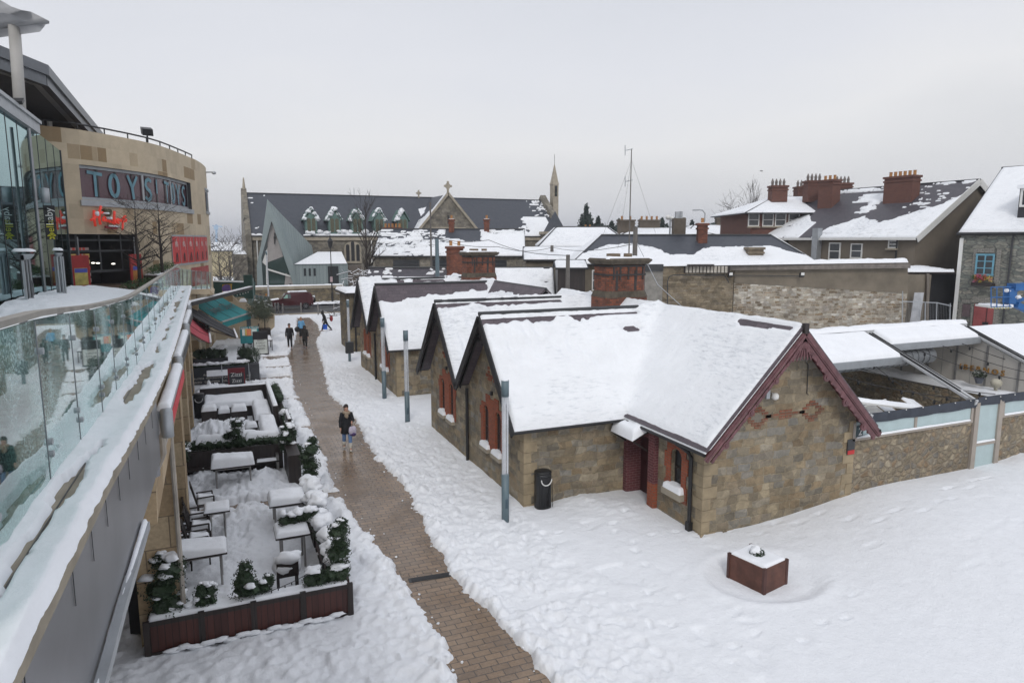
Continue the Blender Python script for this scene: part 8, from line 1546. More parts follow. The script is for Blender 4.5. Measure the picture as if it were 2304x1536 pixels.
def chair(lb, c_, rot, sn_=.10, grp='dining chairs in the nearest bay', slump=0.3):
    t_ = thing('dining_chair', lb, 'chair', (c_[0], c_[1], 0), grp); fx = Vector((math.cos(rot), math.sin(rot), 0)); fy = Vector((-math.sin(rot), math.cos(rot), 0)); c_ = Vector((c_[0], c_[1], 0)); Z = Vector((0,0,1)); mb = MB(); mb.obox(c_+Z*.45, fx*.23, fy*.23, Z*.025); part(t_, 'seat', mb, BWOOD)
    mb = MB()
    for s_ in (-.2, -.1, 0, .1, .2): mb.bar(c_-fx*.22+fy*s_+Z*.46, c_-fx*.36+fy*s_+Z*1.0, .06, .02, tuple(fx))
    mb.bar(c_-fx*.36-fy*.23+Z*1.0, c_-fx*.36+fy*.23+Z*1.0, .04, .07); mb.bar(c_-fx*.24-fy*.23+Z*.5, c_-fx*.36-fy*.23+Z*1.0, .04); mb.bar(c_-fx*.24+fy*.23+Z*.5, c_-fx*.36+fy*.23+Z*1.0, .04); part(t_, 'backrest', mb, BWOOD)
    for sx in (-.2, .2):
        for sy in (-.2, .2): mb = MB(); mb.bar(c_+fx*sx+fy*sy+Z*-.08, c_+fx*sx+fy*sy+Z*.43, .035); part(t_, 'leg', mb, BWOOD)
    for sy in (-.23, .23): mb = MB(); mb.bar(c_+fx*-.22+fy*sy+Z*.66, c_+fx*.2+fy*sy+Z*.66, .05, .03); mb.bar(c_+fx*.19+fy*sy+Z*.45, c_+fx*.19+fy*sy+Z*.66, .04); part(t_, 'armrest', mb, BWOOD)
    capgrid('snow_cap', c_-fx*.23-fy*.23+Z*.475, fx*.46, fy*.46, sn_, t_, .03, int(c_.y*7), .08, .2, hf=lambda U, V: slump*.22*(1-U/.46)**2); return t_
chair('dark chair with wedge of snow on its seat, second from the near table', (-.82, 17.15), .05, .16); chair('dark chair with snowy seat, third along the wall from the near table', (-.80, 17.95), .0, .15); chair('dark chair with snowy seat, fourth along the wall from near table', (-.86, 18.75), .05, .09); chair('dark chair farthest along the wall, high tilted back, snowy seat', (-.72, 19.9), .1, .12, slump=.5)
for k_, (x_, y_) in enumerate(((-1.22, 16.9), (-1.25, 17.6), (-1.3, 18.3))): chair(('row of stacked dark chairs by the wall, nearest', 'row of stacked dark chairs by the wall, middle', 'row of stacked dark chairs by the wall, farthest')[k_], (x_, y_), .1, .05, 'chairs folded against the wall')
t_ = thing('dining_chair', 'chair under rounded snow in the lower right corner of the nearest bay', 'chair', (1.0, 14.8, 0), 'dining chairs in the nearest bay'); part(t_, 'seat', MB().box((.75,14.6,.42), (1.2,15.05,.47)), BWOOD); part(t_, 'backrest', MB().box((.75,14.56,.47), (1.2,14.62,.85)), BWOOD); [part(t_, 'leg', MB().box((x_,y_,-.1), (x_+.04,y_+.04,.42)), BWOOD) for x_ in (.76,1.15) for y_ in (14.6,15.0)]; sn = MB(); sn.blob((.97,14.83,.62), (.30,.30,.24), .2, 10, 3); sn.blob((.99,14.62,.85), (.28,.16,.14), .2, 8, 5); part(t_, 'snow_cap', sn, SNOW, True, uv=False); 
lt_ = thing('light_string', 'dark string of small lamps drooping over the near planter', 'light string', (.8, 13.5, .9)); mb = MB(); pts = [Vector((.45,13.5,.72)).lerp(Vector((1.75,13.7,1.1)), k_/10)-Vector((0,0,.08*math.sin(math.pi*k_/10))) for k_ in range(11)]; mb.tube(pts, .008, 4); part(lt_, 'cable', mb, BLACK); mb = MB()
for p_ in pts[1:]: mb.tube([p_, p_-Vector((0,0,.05))], .012, 5)
part(lt_, 'bulb', mb, BLACK)
# second bay
t_ = thing('wooden_planter', 'dark wooden planter with snow heavy hedge between second and third bays', 'planter', (.1, 23.6, -.1)); fencebox(t_, (-1.5, 23.75, 0), (1.55, 23.45, 0), .40, .95, -.1, 3, BWOOD); hedge(t_, (-1.45, 23.75, 0), (1.5, 23.45, 0), .42, .38, .78, 4200, 15, 0)
capgrid('snow_cap', (-1.05, 23.58, 1.07), (1.25,-.05,0), (0,.36,0), .22, t_, .04, 4, .14, .5); capgrid('snow_cap', (.45, 23.48, 1.07), (1.05,-.05,0), (0,.36,0), .2, t_, .04, 8, .14, .5); capgrid('snow_cap', (-1.55, 23.6, 1.0), (.45,0,0), (0,.34,0), .12, t_, .04, 9, .12, .5)
shrub('evergreen_shrub', 'upright evergreen standing out of the hedge between second and third bays', 'shrub', (.20, 23.6, .8), .25, 1.1, 2000, .03, .45, None, None, 22, lobes=[(0,0,.3,.24,.22),(-.05,0,.55,.27,.2),(.03,0,.85,.24,.2),(-.28,0,.45,.16,.12)])
shrub('evergreen_shrub', 'snow covered evergreen at the path end of the middle hedge', 'shrub', (1.72, 23.0, .4), .3, 1.05, 2200, .03, 1.2, None, None, 23, lobes=[(0,0,.45,.26,.22),(0,0,.75,.3,.22),(.05,.1,1.0,.24,.2)])
shrub('evergreen_shrub', 'snowy evergreen at the wall end of the middle hedge', 'shrub', (-1.45, 23.3, .5), .25, .8, 1300, .03, 1.0, None, None, 24)
t_ = thing('wooden_end_board', 'tall narrow dark wooden end board beside the path, second bay', 'screen', (2.0, 24.6, 0)); mb = MB(); mb.box((1.85, 23.9, -.1), (1.97, 25.2, 1.55)); part(t_, 'board', mb, BWOOD); mb = MB(); mb.box((1.62, 21.6, -.1), (2.0, 23.3, .95)); part(t_, 'planter_end', mb, BWOOD); capgrid('snow_cap', (1.85, 23.9, 1.55), (.12,0,0), (0,1.3,0), .05, t_, .03, 2, .04)
t_ = thing('bench_seat', 'dark wooden bench along the middle planter, partly snowed over', 'bench', (0, 23.2, 0)); mb = MB(); mb.box((-1.4, 22.95, .38), (1.45, 23.3, .43)); part(t_, 'seat', mb, BWOOD); mb = MB(); mb.box((-1.4, 23.24, .43), (1.45, 23.3, .9)); part(t_, 'backrest', mb, BWOOD); mb = MB()
for x_ in (-1.35, 1.4): mb.box((x_-.04, 22.97, -.1), (x_+.04, 23.3, .62))
part(t_, 'side_frame', mb, METAL); capgrid('snow_cap', (.75, 22.97, .43), (.65,0,0), (0,.26,0), .05, t_, .03, 2, .05)
# third bay : L shaped sofas
def sofa_unit(lb, x0, x1, y0, y1, h_, T, nm='outdoor_sofa', cat='sofa', seed=1, back=None, grp='snow covered lounge furniture'):
    t_ = thing(nm, lb, cat, ((x0+x1)/2, (y0+y1)/2, -.05), grp); mb = MB(); mb.box((x0, y0, -.1), (x1, y1, h_)); part(t_, 'base', mb, BWOOD)
    if back: bk = MB(); bk.box(*back); bp = part(t_, 'backrest', bk, BWOOD); capgrid('snow_cap', (back[0][0], back[0][1], back[1][2]), (back[1][0]-back[0][0],0,0), (0,back[1][1]-back[0][1],0), .08, bp, .04, seed, .06, .6)
    capgrid('snow_cap', (x0, y0, h_), (x1-x0,0,0), (0,y1-y0,0), T, t_, .05, seed, .14, .3, 1.5); return t_
sofa_unit('long snow filled corner sofa, rear section facing the camera', -1.0, 1.55, 31.4, 33.4, .42, .24, seed=3, back=((-1.15, 33.4, -.1), (1.8, 33.62, .92)))
sofa_unit('snow filled corner sofa, right hand section beside the path', .95, 1.65, 28.6, 31.38, .42, .26, seed=4, back=((1.66, 28.5, -.1), (1.86, 33.38, .98)))
sofa_unit('small snow topped side cabinet left in front of the corner sofa', -1.05, -.45, 30.4, 31.2, .55, .16, 'side_cabinet', 'cabinet', 5); sofa_unit('snow topped stool cube in front of the corner sofa', .1, .72, 29.9, 30.6, .55, .20, 'footstool', 'stool', 6); sofa_unit('low snow topped bench between cabinet and stool cube', -.42, .06, 30.6, 31.3, .36, .2, 'footstool', 'stool', 16)
sofa_unit('left snow covered lounge chair in front of the upright evergreen', .35, .95, 25.6, 26.3, .5, .22, 'lounge_chair', 'chair', 7); sofa_unit('snow covered cube table behind the upright evergreen', .55, 1.0, 27.2, 27.8, .5, .14, 'cube_table', 'table', 8); sofa_unit('large snow covered lounger against the path side of third bay', 1.05, 1.7, 25.3, 28.2, .45, .3, 'lounge_chair', 'chair', 9)
t_ = thing('box_hedge', 'low dark hedge with thin snow behind the corner sofa', 'hedge', (.3, 34.2, 0)); mb = MB(); mb.box((-1.1, 33.9, -.1), (1.8, 34.4, .6)); part(t_, 'trough', mb, BWOOD); hedge(t_, (-1.05, 34.15, 0), (1.8, 34.15, 0), .42, .36, .5, 3600, 31, .15)
t_ = thing('box_hedge', 'dark green hedge along the path side of the corner sofa', 'hedge', (2.1, 30.5, 0)); mb = MB(); mb.box((1.9, 25.6, -.1), (2.25, 33.9, .35)); part(t_, 'trough', mb, BWOOD); hedge(t_, (2.08, 33.9, 0), (2.12, 31.2, 0), .42, .55, .35, 3000, 33, .05); hedge(t_, (2.1, 29.4, 0), (2.15, 25.6, 0), .36, .45, .3, 2600, 34, .15)
shrub('evergreen_shrub', 'small sprawling shrub outside the end board by the path', 'shrub', (2.15, 23.6, 0), .25, .8, 900, .03, .2, None, None, 44)
# banner fence and signs
t_ = thing('banner_fence', 'black printed banner fence with Italian words under a snowy hedge', 'fence', (-.3, 39.2, 0)); mb = MB(); mb.box((-1.7, 39.1, .02), (1.15, 39.16, .92)); bn = part(t_, 'banner', mb, plain('black banner', (.018,.02,.026), .6)); WT = plain('banner lettering', (.50,.47,.42), .6)
part(bn, 'banner_lettering', textmesh('PIZZA RUSTICA · RISTORANTE · LAVAZZA RUSTICA · CAFFE', .125, (-.28, 39.08, .34), (1,0,0), (0,0,1), .002), WT); part(bn, 'banner_lettering', textmesh('PRANZO   GELATERIA   GELATERIA   GELATO', .15, (-.28, 39.08, .14), (1,0,0), (0,0,1), .002), WT); part(bn, 'banner_lettering', textmesh('Risotto · Pasta · Espresso · Antipasti', .14, (-.1, 39.08, .52), (1,0,0), (0,0,1), .002, italic=.3), WT)
mb = MB()
for x_ in (-1.7, -.2, 1.15): mb.box((x_-.02, 39.05, -.1), (x_+.02, 39.2, 1.0))
part(t_, 'post', mb, GALV); mb = MB(); mb.box((-1.75, 39.3, -.1), (1.2, 39.7, .75)); part(t_, 'trough', mb, BWOOD); hedge(t_, (-1.7, 39.5, 0), (1.15, 39.5, 0), .42, .36, .68, 3600, 41, .85, .02); capgrid('snow_cap', (-.95, 39.02, .45), (1.1,0,0), (0,.06,.30), .05, t_, .04, 2, .1)
def aboard(lb, c_, w_, h_, rot, face, txts, frame=BLACK):
    t_ = thing('sandwich_board', lb, 'sign board', (c_[0], c_[1], 0)); c_ = Vector((c_[0], c_[1], 0)); rx = Vector((math.cos(rot), math.sin(rot), 0)); fy = Vector((math.sin(rot), -math.cos(rot), 0)); Z = Vector((0,0,1)); tilt = .22; up = (Z-fy*tilt).normalized(); n_ = rx.cross(up)*1.0; b0 = c_+fy*.22
    mb = MB(); mb.obox(b0+up*h_/2, rx*w_/2, up*h_/2, n_.normalized()*.02); fo = part(t_, 'front_board', mb, frame); mb = MB(); up2 = (Z+fy*tilt).normalized(); mb.obox(c_-fy*.22+up2*h_/2, rx*w_/2, up2*h_/2, rx.cross(up2)*.02); part(t_, 'rear_board', mb, frame)
    nn = n_ if n_.dot(fy) > 0 else -n_; nn.normalize(); mb = MB(); mb.obox(b0+up*h_*.48+nn*.024, rx*(w_/2-.06), up*(h_*.42), nn*.005); part(fo, 'panel', mb, face)
    for tx, sz, v, m_ in txts: part(fo, 'sign_lettering', textmesh(tx, sz, b0+up*h_*v+nn*.036, rx, up, .003), m_)
    return t_
aboard('dark sandwich board with red sides, white pizza shop name twice', ((.02+.92)/2, 36.3), .8, 1.3, 0, plain('black chalkboard', (.02,.022,.03)), [('Zizzi', .28, .74, WHITE), ('Zizzi', .24, .50, WHITE), ('great food', .09, .36, WHITE)], plain('dark crimson frame', (.16,.012,.02)))
aboard('white letter sandwich board with black bulb lit frame near the path', (2.24, 48.2), .95, 1.6, 0, plain('white sign face', (.50,.53,.50)), [('Bellissimo', .20, .80, plain('mint lettering', (.06,.35,.25))), ('WINES', .15, .62, BLACK), ('& GREAT', .15, .50, BLACK), ('WINTER', .15, .38, BLACK), ('DISHES', .15, .26, BLACK)])
ms = thing('menu_stand', 'wide teal framed outdoor menu stand with orange and white panels', 'menu stand', (1.6, 52.5, 0)); p_ = lambda x, y: PY(x, y, 51.0); TEAL = plain('teal paint', (.015,.20,.22), .5); mb = MB(); a, b_ = p_(541,762), p_(581,734); mb.box((a.x, 51, a.z-.35), (b_.x, 51.15, b_.z)); fo = part(ms, 'frame', mb, TEAL)
for x0_, x1_, cl_, nm in ((545,551,(.5,.52,.5),'white'),(552,555,(.5,.33,.06),'amber'),(555.5,565,(.5,.16,.07),'orange'),(566,578,(.42,.5,.48),'pale')): mb = MB(); mb.box((p_(x0_,750).x, 50.96, p_(x0_,755).z), (p_(x1_,750).x, 50.99, p_(x0_,740).z)); part(fo, 'menu_panel', mb, plain('menu '+nm, cl_, .5, emit=(cl_, .2)))
part(fo, 'sign_lettering', textmesh('Jamie Oliver', .26, (p_(561,737).x, 50.97, p_(561,737).z), (1,0,0), (0,0,1), .003), WHITE); mb = MB(); mb.box((a.x+.1, 51.02, -.1), (a.x+.25, 51.14, a.z)); mb.box((b_.x-.25, 51.02, -.1), (b_.x-.1, 51.14, a.z)); part(ms, 'leg', mb, BWOOD)
for i, (x0_, x1_, y_, lb) in enumerate(((-1.75, .15, 42.6, 'dark planter trough with round shrubs beneath the red awning'), (.62, 1.5, 42.2, 'dark planter trough with round shrubs right of the gap'))):
    t_ = thing('planter_trough', lb, 'planter', ((x0_+x1_)/2, y_, 0)); mb = MB(); mb.box((x0_, y_-.2, -.1), (x1_, y_+.25, .85)); part(t_, 'trough', mb, plain('charcoal trough', (.035,.037,.042))); hedge(t_, (x0_+.15, y_, 0), (x1_-.1, y_, 0), .55, .75, .75, 2600, 50+i, .1)
t_ = thing('planter_trough', 'square charcoal planter with round ball shrub at the banner end', 'planter', (1.4, 39.4, 0)); mb = MB(); mb.box((1.22, 39.0, -.1), (1.68, 39.6, .95)); part(t_, 'trough', mb, plain('charcoal trough', (.035,.037,.042))); mb = MB(); leaves(mb, (1.42, 39.9, 1.25), (.42,.42,.5), 1500, .04, 2, .4); part(t_, 'ball_shrub', mb, LEAF, uv=False)
# olive trees in tubs
for k_, (x_, y_, h_, r_, lb, mt_) in enumerate(((2.35, 52.5, 2.6, 1.15, 'grey green olive tree in a tub beside the menu stand', LEAF2), (3.0, 56.5, 2.7, .9, 'second olive tree in a tub farther up, closer to the path', LEAF2))):
    t_ = thing('olive_tree', lb, 'tree', (x_, y_, 0), 'olive trees in tubs'); mb = MB(); mb.box((x_-.4, y_-.4, -.1), (x_+.4, y_+.4, .75)); part(t_, 'tub', mb, BWOOD); mb = MB(); mb.tube([(x_,y_,.6),(x_+.03,y_,1.6)], .05, 6); part(t_, 'trunk', mb, BARK); mb = MB(); q = random.Random(k_)
    for j in range(16): leaves(mb, (x_+q.uniform(-.6,.6)*r_, y_+q.uniform(-.5,.5)*r_, h_-.2+q.uniform(-.45,.5)), (.42*r_,.42*r_,.36), 240, .05, j+k_*20, .1)
    part(t_, 'crown', mb, mt_, uv=False)
    if k_ == 1: sn = MB(); [sn.blob((x_+q.uniform(-.6,.8), y_+q.uniform(-.5,.2), h_+q.uniform(-.4,.3)), (.12,.12,.07), .3, 5, j) for j in range(12)]; part(t_, 'snow_cap', sn, SNOW, True, uv=False)
sl_ = thing('slat_table', 'snow topped slatted bench table beside the lettered sandwich board', 'table', (2.6, 50.5, 0)); mb = MB(); mb.box((2.3, 49.6, .7), (3.1, 51.4, .76)); part(sl_, 'tabletop', mb, BWOOD); capgrid('snow_cap', (2.3, 49.6, .76), (.8,0,0), (0,1.8,0), .12, sl_, .08)
for x_ in (2.35, 3.05):
    for y_ in (49.7, 51.3): mb = MB(); mb.box((x_-.03,y_-.03,-.1), (x_+.03,y_+.03,.7)); part(sl_, 'leg', mb, BWOOD)
# awnings
def awning(lb, bl, br, fr, fl, mat, th=.04, val=.0, snowf=True):
    t_ = thing('awning', lb, 'awning', tuple((bl+br)/2), 'shop awnings'); mb = MB(); n_ = 10; nrm = (br-bl).cross(fl-bl).normalized(); nrm = nrm if nrm.z > 0 else -nrm; V = []
    for j in range(n_+1):
        for i in range(n_+1): u, v = i/n_, j/n_; p_ = (bl*(1-u)+br*u)*(1-v)+(fl*(1-u)+fr*u)*v; V.append(p_-Vector((0,0,.10*math.sin(math.pi*v)*(.7+.3*abs(math.sin(u*9))))))
    m_ = n_+1; mb.add(V+[p_-nrm*th for p_ in V], [(j*m_+i, j*m_+i+1, (j+1)*m_+i+1, (j+1)*m_+i) for j in range(n_) for i in range(n_)]+[(m_*m_+(j+1)*m_+i, m_*m_+(j+1)*m_+i+1, m_*m_+j*m_+i+1, m_*m_+j*m_+i) for j in range(n_) for i in range(n_)]); ca = part(t_, 'canvas', mb, mat, True)
    mb = MB()
    for u in (.33, .66): a = bl.lerp(br, u)+nrm*.012; b_ = fl.lerp(fr, u)+nrm*.012; mb.tube([a, a.lerp(b_,.5)-Vector((0,0,.085)), b_], .012, 4)
    part(ca, 'seams', mb, BLACK)
    mb = MB(); mb.bar(fl, fr, .10, .09); fb_ = part(t_, 'front_bar', mb, plain('pale awning bar', (.36,.35,.34))); mb = MB(); mb.bar(bl, br, .16, .16); part(t_, 'cassette', mb, GALV)
    if val: mb = MB(); mb.add([fl-Vector((0,0,.05)), fr-Vector((0,0,.05)), fr-Vector((0,0,val)), fl-Vector((0,0,val))], [(0,1,2,3)]); part(t_, 'valance', mb, mat)
    mb = MB(); 
    for u in (.15, .85): a = bl.lerp(br, u)-Vector((0,0,.25)); b_ = fl.lerp(fr, u)-Vector((0,0,.05)); mb.tube([a, a.lerp(b_,.5)-Vector((0,0,.25)), b_], .03, 6)
    part(t_, 'folding_arm', mb, METAL)
    if snowf: mb = MB(); mb.tube([fl+Vector((0,0,.07)), fr+Vector((0,0,.07))], .05, 6); part(fb_, 'snow_cap', mb, SNOW, True)
    return t_, nrm
TEALC = plain('teal canvas', (.012,.22,.23), .8, var=.12); REDC = plain('crimson canvas', (.42,.05,.07), .8, var=.12); BLKC = plain('black canvas', (.022,.022,.026), .8)
bl, br, fr, fl = G(432,681,3.6), G(495,666,3.6), G(565,703,2.35), G(500,724,2.35); _, nrm = awning('teal awning carrying a black shop name', bl, br, fr, fl, TEALC, .04, .42, False); tm = textmesh('Jamie Oliver', 1.0, (0,0,0), (1,0,0), (0,1,0), .002)
def tmap(q): u, v = .5+q[0]/6.2, .48-q[1]*.42; return (bl*(1-u)+br*u)*(1-v)+(fl*(1-u)+fr*u)*v-Vector((0,0,.06*math.sin(math.pi*v)))+nrm*(.09+q[2])
tm.v = [tuple(tmap(q)) for q in tm.v]; part(_, 'canvas_lettering', tm, BLACK)
p_ = fr-Vector((.1,0,0)); mb = MB(); mb.bar((p_.x-.1,p_.y,-.1), (p_.x-.1,p_.y,p_.z-.1), .3); solo('awning_post', mb, plain('grey blue post', (.13,.17,.18)), 'grey blue square post under the front corner of the teal awning', 'post')
bl, br, fl, fr = G(421,704,3.55), G(428,683,3.55), G(534,761,2.3), G(526,742,2.3); awning('plain black awning seen edge on between teal and red awnings', bl, br, fr, fl, BLKC)
bl, br, fl, fr = G(421,741,3.5), G(421,704,3.5), G(474,772,2.4), G(469,731,2.4); _, nr2 = awning('crimson awning with small white lettering', bl, br, fr, fl, REDC); part(bpy.data.objects['awning.002'], 'canvas_lettering', textmesh('Dunnes Bar', .5, fl.lerp(fr, .72)*.82+bl.lerp(br,.72)*.18+nr2*.06, (fr-fl).normalized(), ((bl-fl)).normalized(), .004), WHITE)
# stair flank, stone blocks, dark canopy bar, glass stair rail beyond the awnings
sf = thing('stair_flank', 'beige stone stair side wall stepping down towards the parked car', 'wall', (1, 56, 0)); YQ = 57.0; pq = lambda x, y: PY(x, y, YQ); mb = MB(); mb.prism([pq(440,790), pq(560,790), pq(618,735), pq(618,707), pq(600,706), pq(598,700), pq(566,690), pq(552,681), pq(538,680), pq(522,664), pq(498,664), pq(440,664)], (0,1.2,0)); part(sf, 'masonry', mb, LIMEV)
for a, b_ in (((498,663),(521,663)), ((539,679),(556,680)), ((572,692),(592,692))): p1_, p2_ = pq(*a), pq(*b_); capgrid('snow_cap', (p1_.x, YQ, p1_.z), (p2_.x-p1_.x,0,0), (0,1.2,0), .18, sf, .1, 3, .2)
pp2 = lambda x, y: PY(x, y, 46.0); tp_ = thing('terrace_parapet', 'beige stone parapet at the far end of the terrace with glass screen', 'parapet', (-.5, 47, 4)); mb = MB(); mb.prism([pp2(408,662), pp2(482,662), pp2(470,650), pp2(408,652)], (0,5,0)); mb.box((pp2(408,700).x, 46.3, -.2), (pp2(445,700).x, 52, pp2(410,662).z)); part(tp_, 'masonry', mb, LIMEV); capgrid('snow_cap', pp2(408,652), pp2(472,649)-pp2(408,652), (0,.8,0), .12, tp_, .1)
mb = MB(); mb.add([pp2(405,650), pp2(476,648), pp2(474,612), pp2(405,604)], [(0,1,2,3)]); part(tp_, 'glass_screen', mb, GLASSB); mb = MB()
for px in (411,421,431,441,453,466,474): mb.tube([pp2(px,650), pp2(px,607+.1*(px-411))], .035, 5)
part(tp_, 'steel_posts', mb, METAL)
db = thing('dark_canopy', 'long dark canopy beam with snow line and small lights behind the teal awning', 'canopy', (0, 50, 4)); a, b_ = G(425,684,4.0), PD(564,648,54); mb = MB(); mb.bar(a, b_, .4, .22); part(db, 'beam', mb, BLACK); mb = MB(); mb.bar(a+Vector((0,0,.13)), b_+Vector((0,0,.13)), .3, .05); part(db, 'snow_cap', mb, SNOW); mb = MB()
for i in range(10): p_ = a.lerp(b_, .72+.028*i)-Vector((0,.1,.1+.16*(i % 2))); mb.blob(p_-HFW*.3, .05, 0, 4)
part(db, 'small_lights', mb, WHITE)
gs = thing('green_kiosk', 'dark green kiosk with purple and yellow graphic behind the awnings', 'kiosk', tuple(PD(520,650,62))); pk = lambda x, y, d=62: PD(x, y, d); mb = MB(); mb.prism([pk(478,668), pk(556,668), pk(556,636), pk(478,632)], HFW*2); part(gs, 'panel', mb, plain('bottle green', (.012,.055,.045))); mb = MB(); mb.prism([pk(500,640,61.9), pk(522,638,61.9), pk(520,660,61.9), pk(500,662,61.9)], HFW*.05); part(gs, 'yellow_graphic', mb, plain('graphic yellow', (.45,.28,.03))); mb = MB(); mb.blob(pk(511,650,61.8), (.42,.05,.4), .1, 8); part(gs, 'purple_graphic', mb, plain('graphic purple', (.10,.05,.20))); mb = MB(); mb.bar(pk(478,632,61.8), pk(556,634,61.8), .3, .1); part(gs, 'snow_cap', mb, SNOW)
t_ = thing('teal_signpost', 'slim teal sign column strapped with fairy lights left of parked car', 'sign column', tuple(PD(565,720,58))); mb = MB(); mb.bar((PD(565,720,58).x, PD(565,720,58).y, 0), PD(563,626,58), .42); part(t_, 'column', mb, plain('dusty teal column', (.16,.22,.21), .7, var=.4)); mb = MB(); mb.obox(PD(559,645,57.7), LAT*.35, HFW*.1, Vector((0,0,1.0))); part(t_, 'head_panel', mb, plain('bottle green', (.012,.055,.045)))
sr = thing('stair_rail', 'frosted glass stair railing with steel posts beside the parked car', 'railing', tuple(PD(590,690,66))); mb = MB(); mb.add([PD(573,700,66), PD(602,700,66), PD(602,668,66), PD(573,662,66)], [(0,1,2,3)]); part(sr, 'glass_screen', mb, plain('grey teal glass', (.13,.19,.19), .2)); mb = MB()
for px in (574,583,592,602): mb.tube([PD(px,702,65.9), PD(px,664,65.9)], .04, 5)
part(sr, 'steel_posts', mb, METAL)
sf2 = thing('paper_notice', 'two small white notices on the stair side wall', 'notice', tuple(pq(572,708))); mb = MB()
for px in (568.5, 572.5): mb.obox(pq(px,708)-Vector((0,.04,0)), (.06,0,0), (0,.01,0), (0,0,.22))
part(sf2, 'sheet', mb, WHITE)
# bollards
bols = [(612,705),(620,706),(627,705),(637,708),(678,706),(716,708),(752,708)]
bd0 = None
for i, (px, py_) in enumerate(bols):
    p_ = G(px, py_, 0); lb = 'steel bollard at the kerb, number %d' % i
    lb = ['slim steel bollard leftmost, at the parked car front wheel','slim steel bollard under the parked car front door','steel bollard of the close pair below the car door, left','steel bollard of the close pair below the car door, right','steel bollard in front of the parked car rear wheel','steel bollard right of the parked car, above the striding person','rightmost steel bollard at the road edge'][i]
    if bd0 is None:
        bd0 = thing('bollard', lb, 'bollard', (p_.x, p_.y, -.05), 'steel bollards along the kerb'); mb = MB(); mb.lathe((p_.x,p_.y,-.1), [(.075,0),(.075,1.2),(.06,1.25)], 12); part(bd0, 'post', mb, plain('dull steel', (.22,.21,.20), .5, .5)); mb = MB(); mb.lathe((p_.x,p_.y,1.0), [(.08,0),(.08,.06)], 12); part(bd0, 'band', mb, STEEL)
    else: dup(bd0, (p_.x, p_.y, -.05), lb)
# ============================================================ parked car
cx0 = G(604,694,0).x; cy0 = 78.3; cl = 4.75; t_ = thing('parked_car', 'dark red four wheel drive car with snowy roof parked on the road', 'car', (cx0+cl/2, cy0+.9, 0)); CR = plain('dark maroon paint', (.06,.007,.010), .22, .2, .15, 1, .0)
def cp(u, z, v=0.0): return Vector((cx0+u*cl, cy0+v, z))
prof = [(0.0,.55),(0.0,.95),(.03,1.08),(.20,1.20),(.26,1.24),(.36,1.78),(.44,1.90),(.86,1.90),(.93,1.75),(.965,1.15),(.97,.55),(.86,.42),(.14,.42)]
def inset(z): return .0 if z < 1.2 else (z-1.2)*.30
mb = MB(); mb.rings([[cp(u, z, inset(z)) for u, z in prof], [cp(u, z, .9) for u, z in prof], [cp(u, z, 1.85-inset(z)) for u, z in prof]]); part(t_, 'body', mb, CR)
mb = MB()
for v in (-.012, 1.862):
    s_ = 1 if v < .5 else -1
    for qd in ([((.285,1.27),(.47,1.27),(.47,1.74),(.375,1.74))] + ([] if v < .5 else [((.49,1.27),(.70,1.27),(.70,1.74),(.49,1.74)), ((.72,1.27),(.90,1.27),(.875,1.74),(.72,1.74))])):
        mb.add([cp(u, z, v+s_*inset(z)) for u, z in qd], [(0,1,2,3) if s_ > 0 else (3,2,1,0)])
mb.add([cp(.262,1.26,.12), cp(.262,1.26,1.73), cp(.352,1.76,1.6), cp(.352,1.76,.25)], [(0,1,2,3)]); part(t_, 'window', mb, plain('car glass', (.03,.05,.05), .08, spec=1)); mb = MB()
for qd in (((.30,1.30),(.40,1.30),(.40,1.66),(.37,1.66)),): mb.add([cp(u, z, -.018+inset(z)) for u, z in qd], [(0,1,2,3)])
part(t_, 'painted_reflection', mb, plain('painted mint reflection', (.25,.42,.36), .2))  # reflection on the front side window, painted as a flat mint patch
for u in (.175, .79):
    for v in (-.02, 1.65):
        c_ = cp(u, .37, v); mb = MB(); mb.tube([c_, c_+Vector((0,.24,0))], .37, 20); wh = part(t_, 'wheel', mb, plain('tyre rubber', (.015,.015,.016), .8)); mb = MB()
        o_ = Vector((0, -.012 if v < .5 else .25, 0)); mb.tube([c_+o_, c_+o_+Vector((0,.005,0))], .09, 12)
        for k_ in range(6): a_ = k_*math.pi/3; mb.bar(c_+o_, c_+o_+Vector((math.cos(a_)*.25,0,math.sin(a_)*.25)), .075, .012, (0,1,0))
        part(wh, 'rim', mb, STEEL)
mb = MB()
for u in (.175, .79): mb.tube([cp(u, .37, -.005)+Vector((math.cos(a_)*.44, 0, math.sin(a_)*.44)) for a_ in [k_*math.pi/10 for k_ in range(11)]], .05, 6)
part(t_, 'wheel_arch', mb, CR); mb = MB(); mb.bar(cp(.27,.46,-.06), cp(.69,.46,-.06), .12, .05); part(t_, 'running_board', mb, STEEL); mb = MB(); c_ = cp(.985, 1.0, .95); mb.tube([c_, c_+Vector((.22,0,0))], .37, 20); sw_ = part(t_, 'spare_wheel', mb, BLACK); mb = MB(); mb.blob(c_+Vector((.1,0,.33)), (.16,.3,.12), .3, 7); part(sw_, 'snow_cap', mb, SNOW, True); mb = MB(); mb.box(cp(.955,1.0,-.0), cp(.972,1.25,.16)); mb.box(cp(.955,1.0,1.69), cp(.972,1.25,1.85)); part(t_, 'tail_light', mb, plain('tail lamp', (.5,.35,.34), .2)); mb = MB(); mb.box(cp(-.005,.8,.05), cp(.02,1.0,.4)); mb.box(cp(-.005,.8,1.45), cp(.02,1.0,1.8)); part(t_, 'headlight', mb, WHITE); mb = MB(); mb.obox(cp(.30,1.22,-.12), (.10,0,0), (0,.09,0), (0,0,.09)); part(t_, 'wing_mirror', mb, CR)
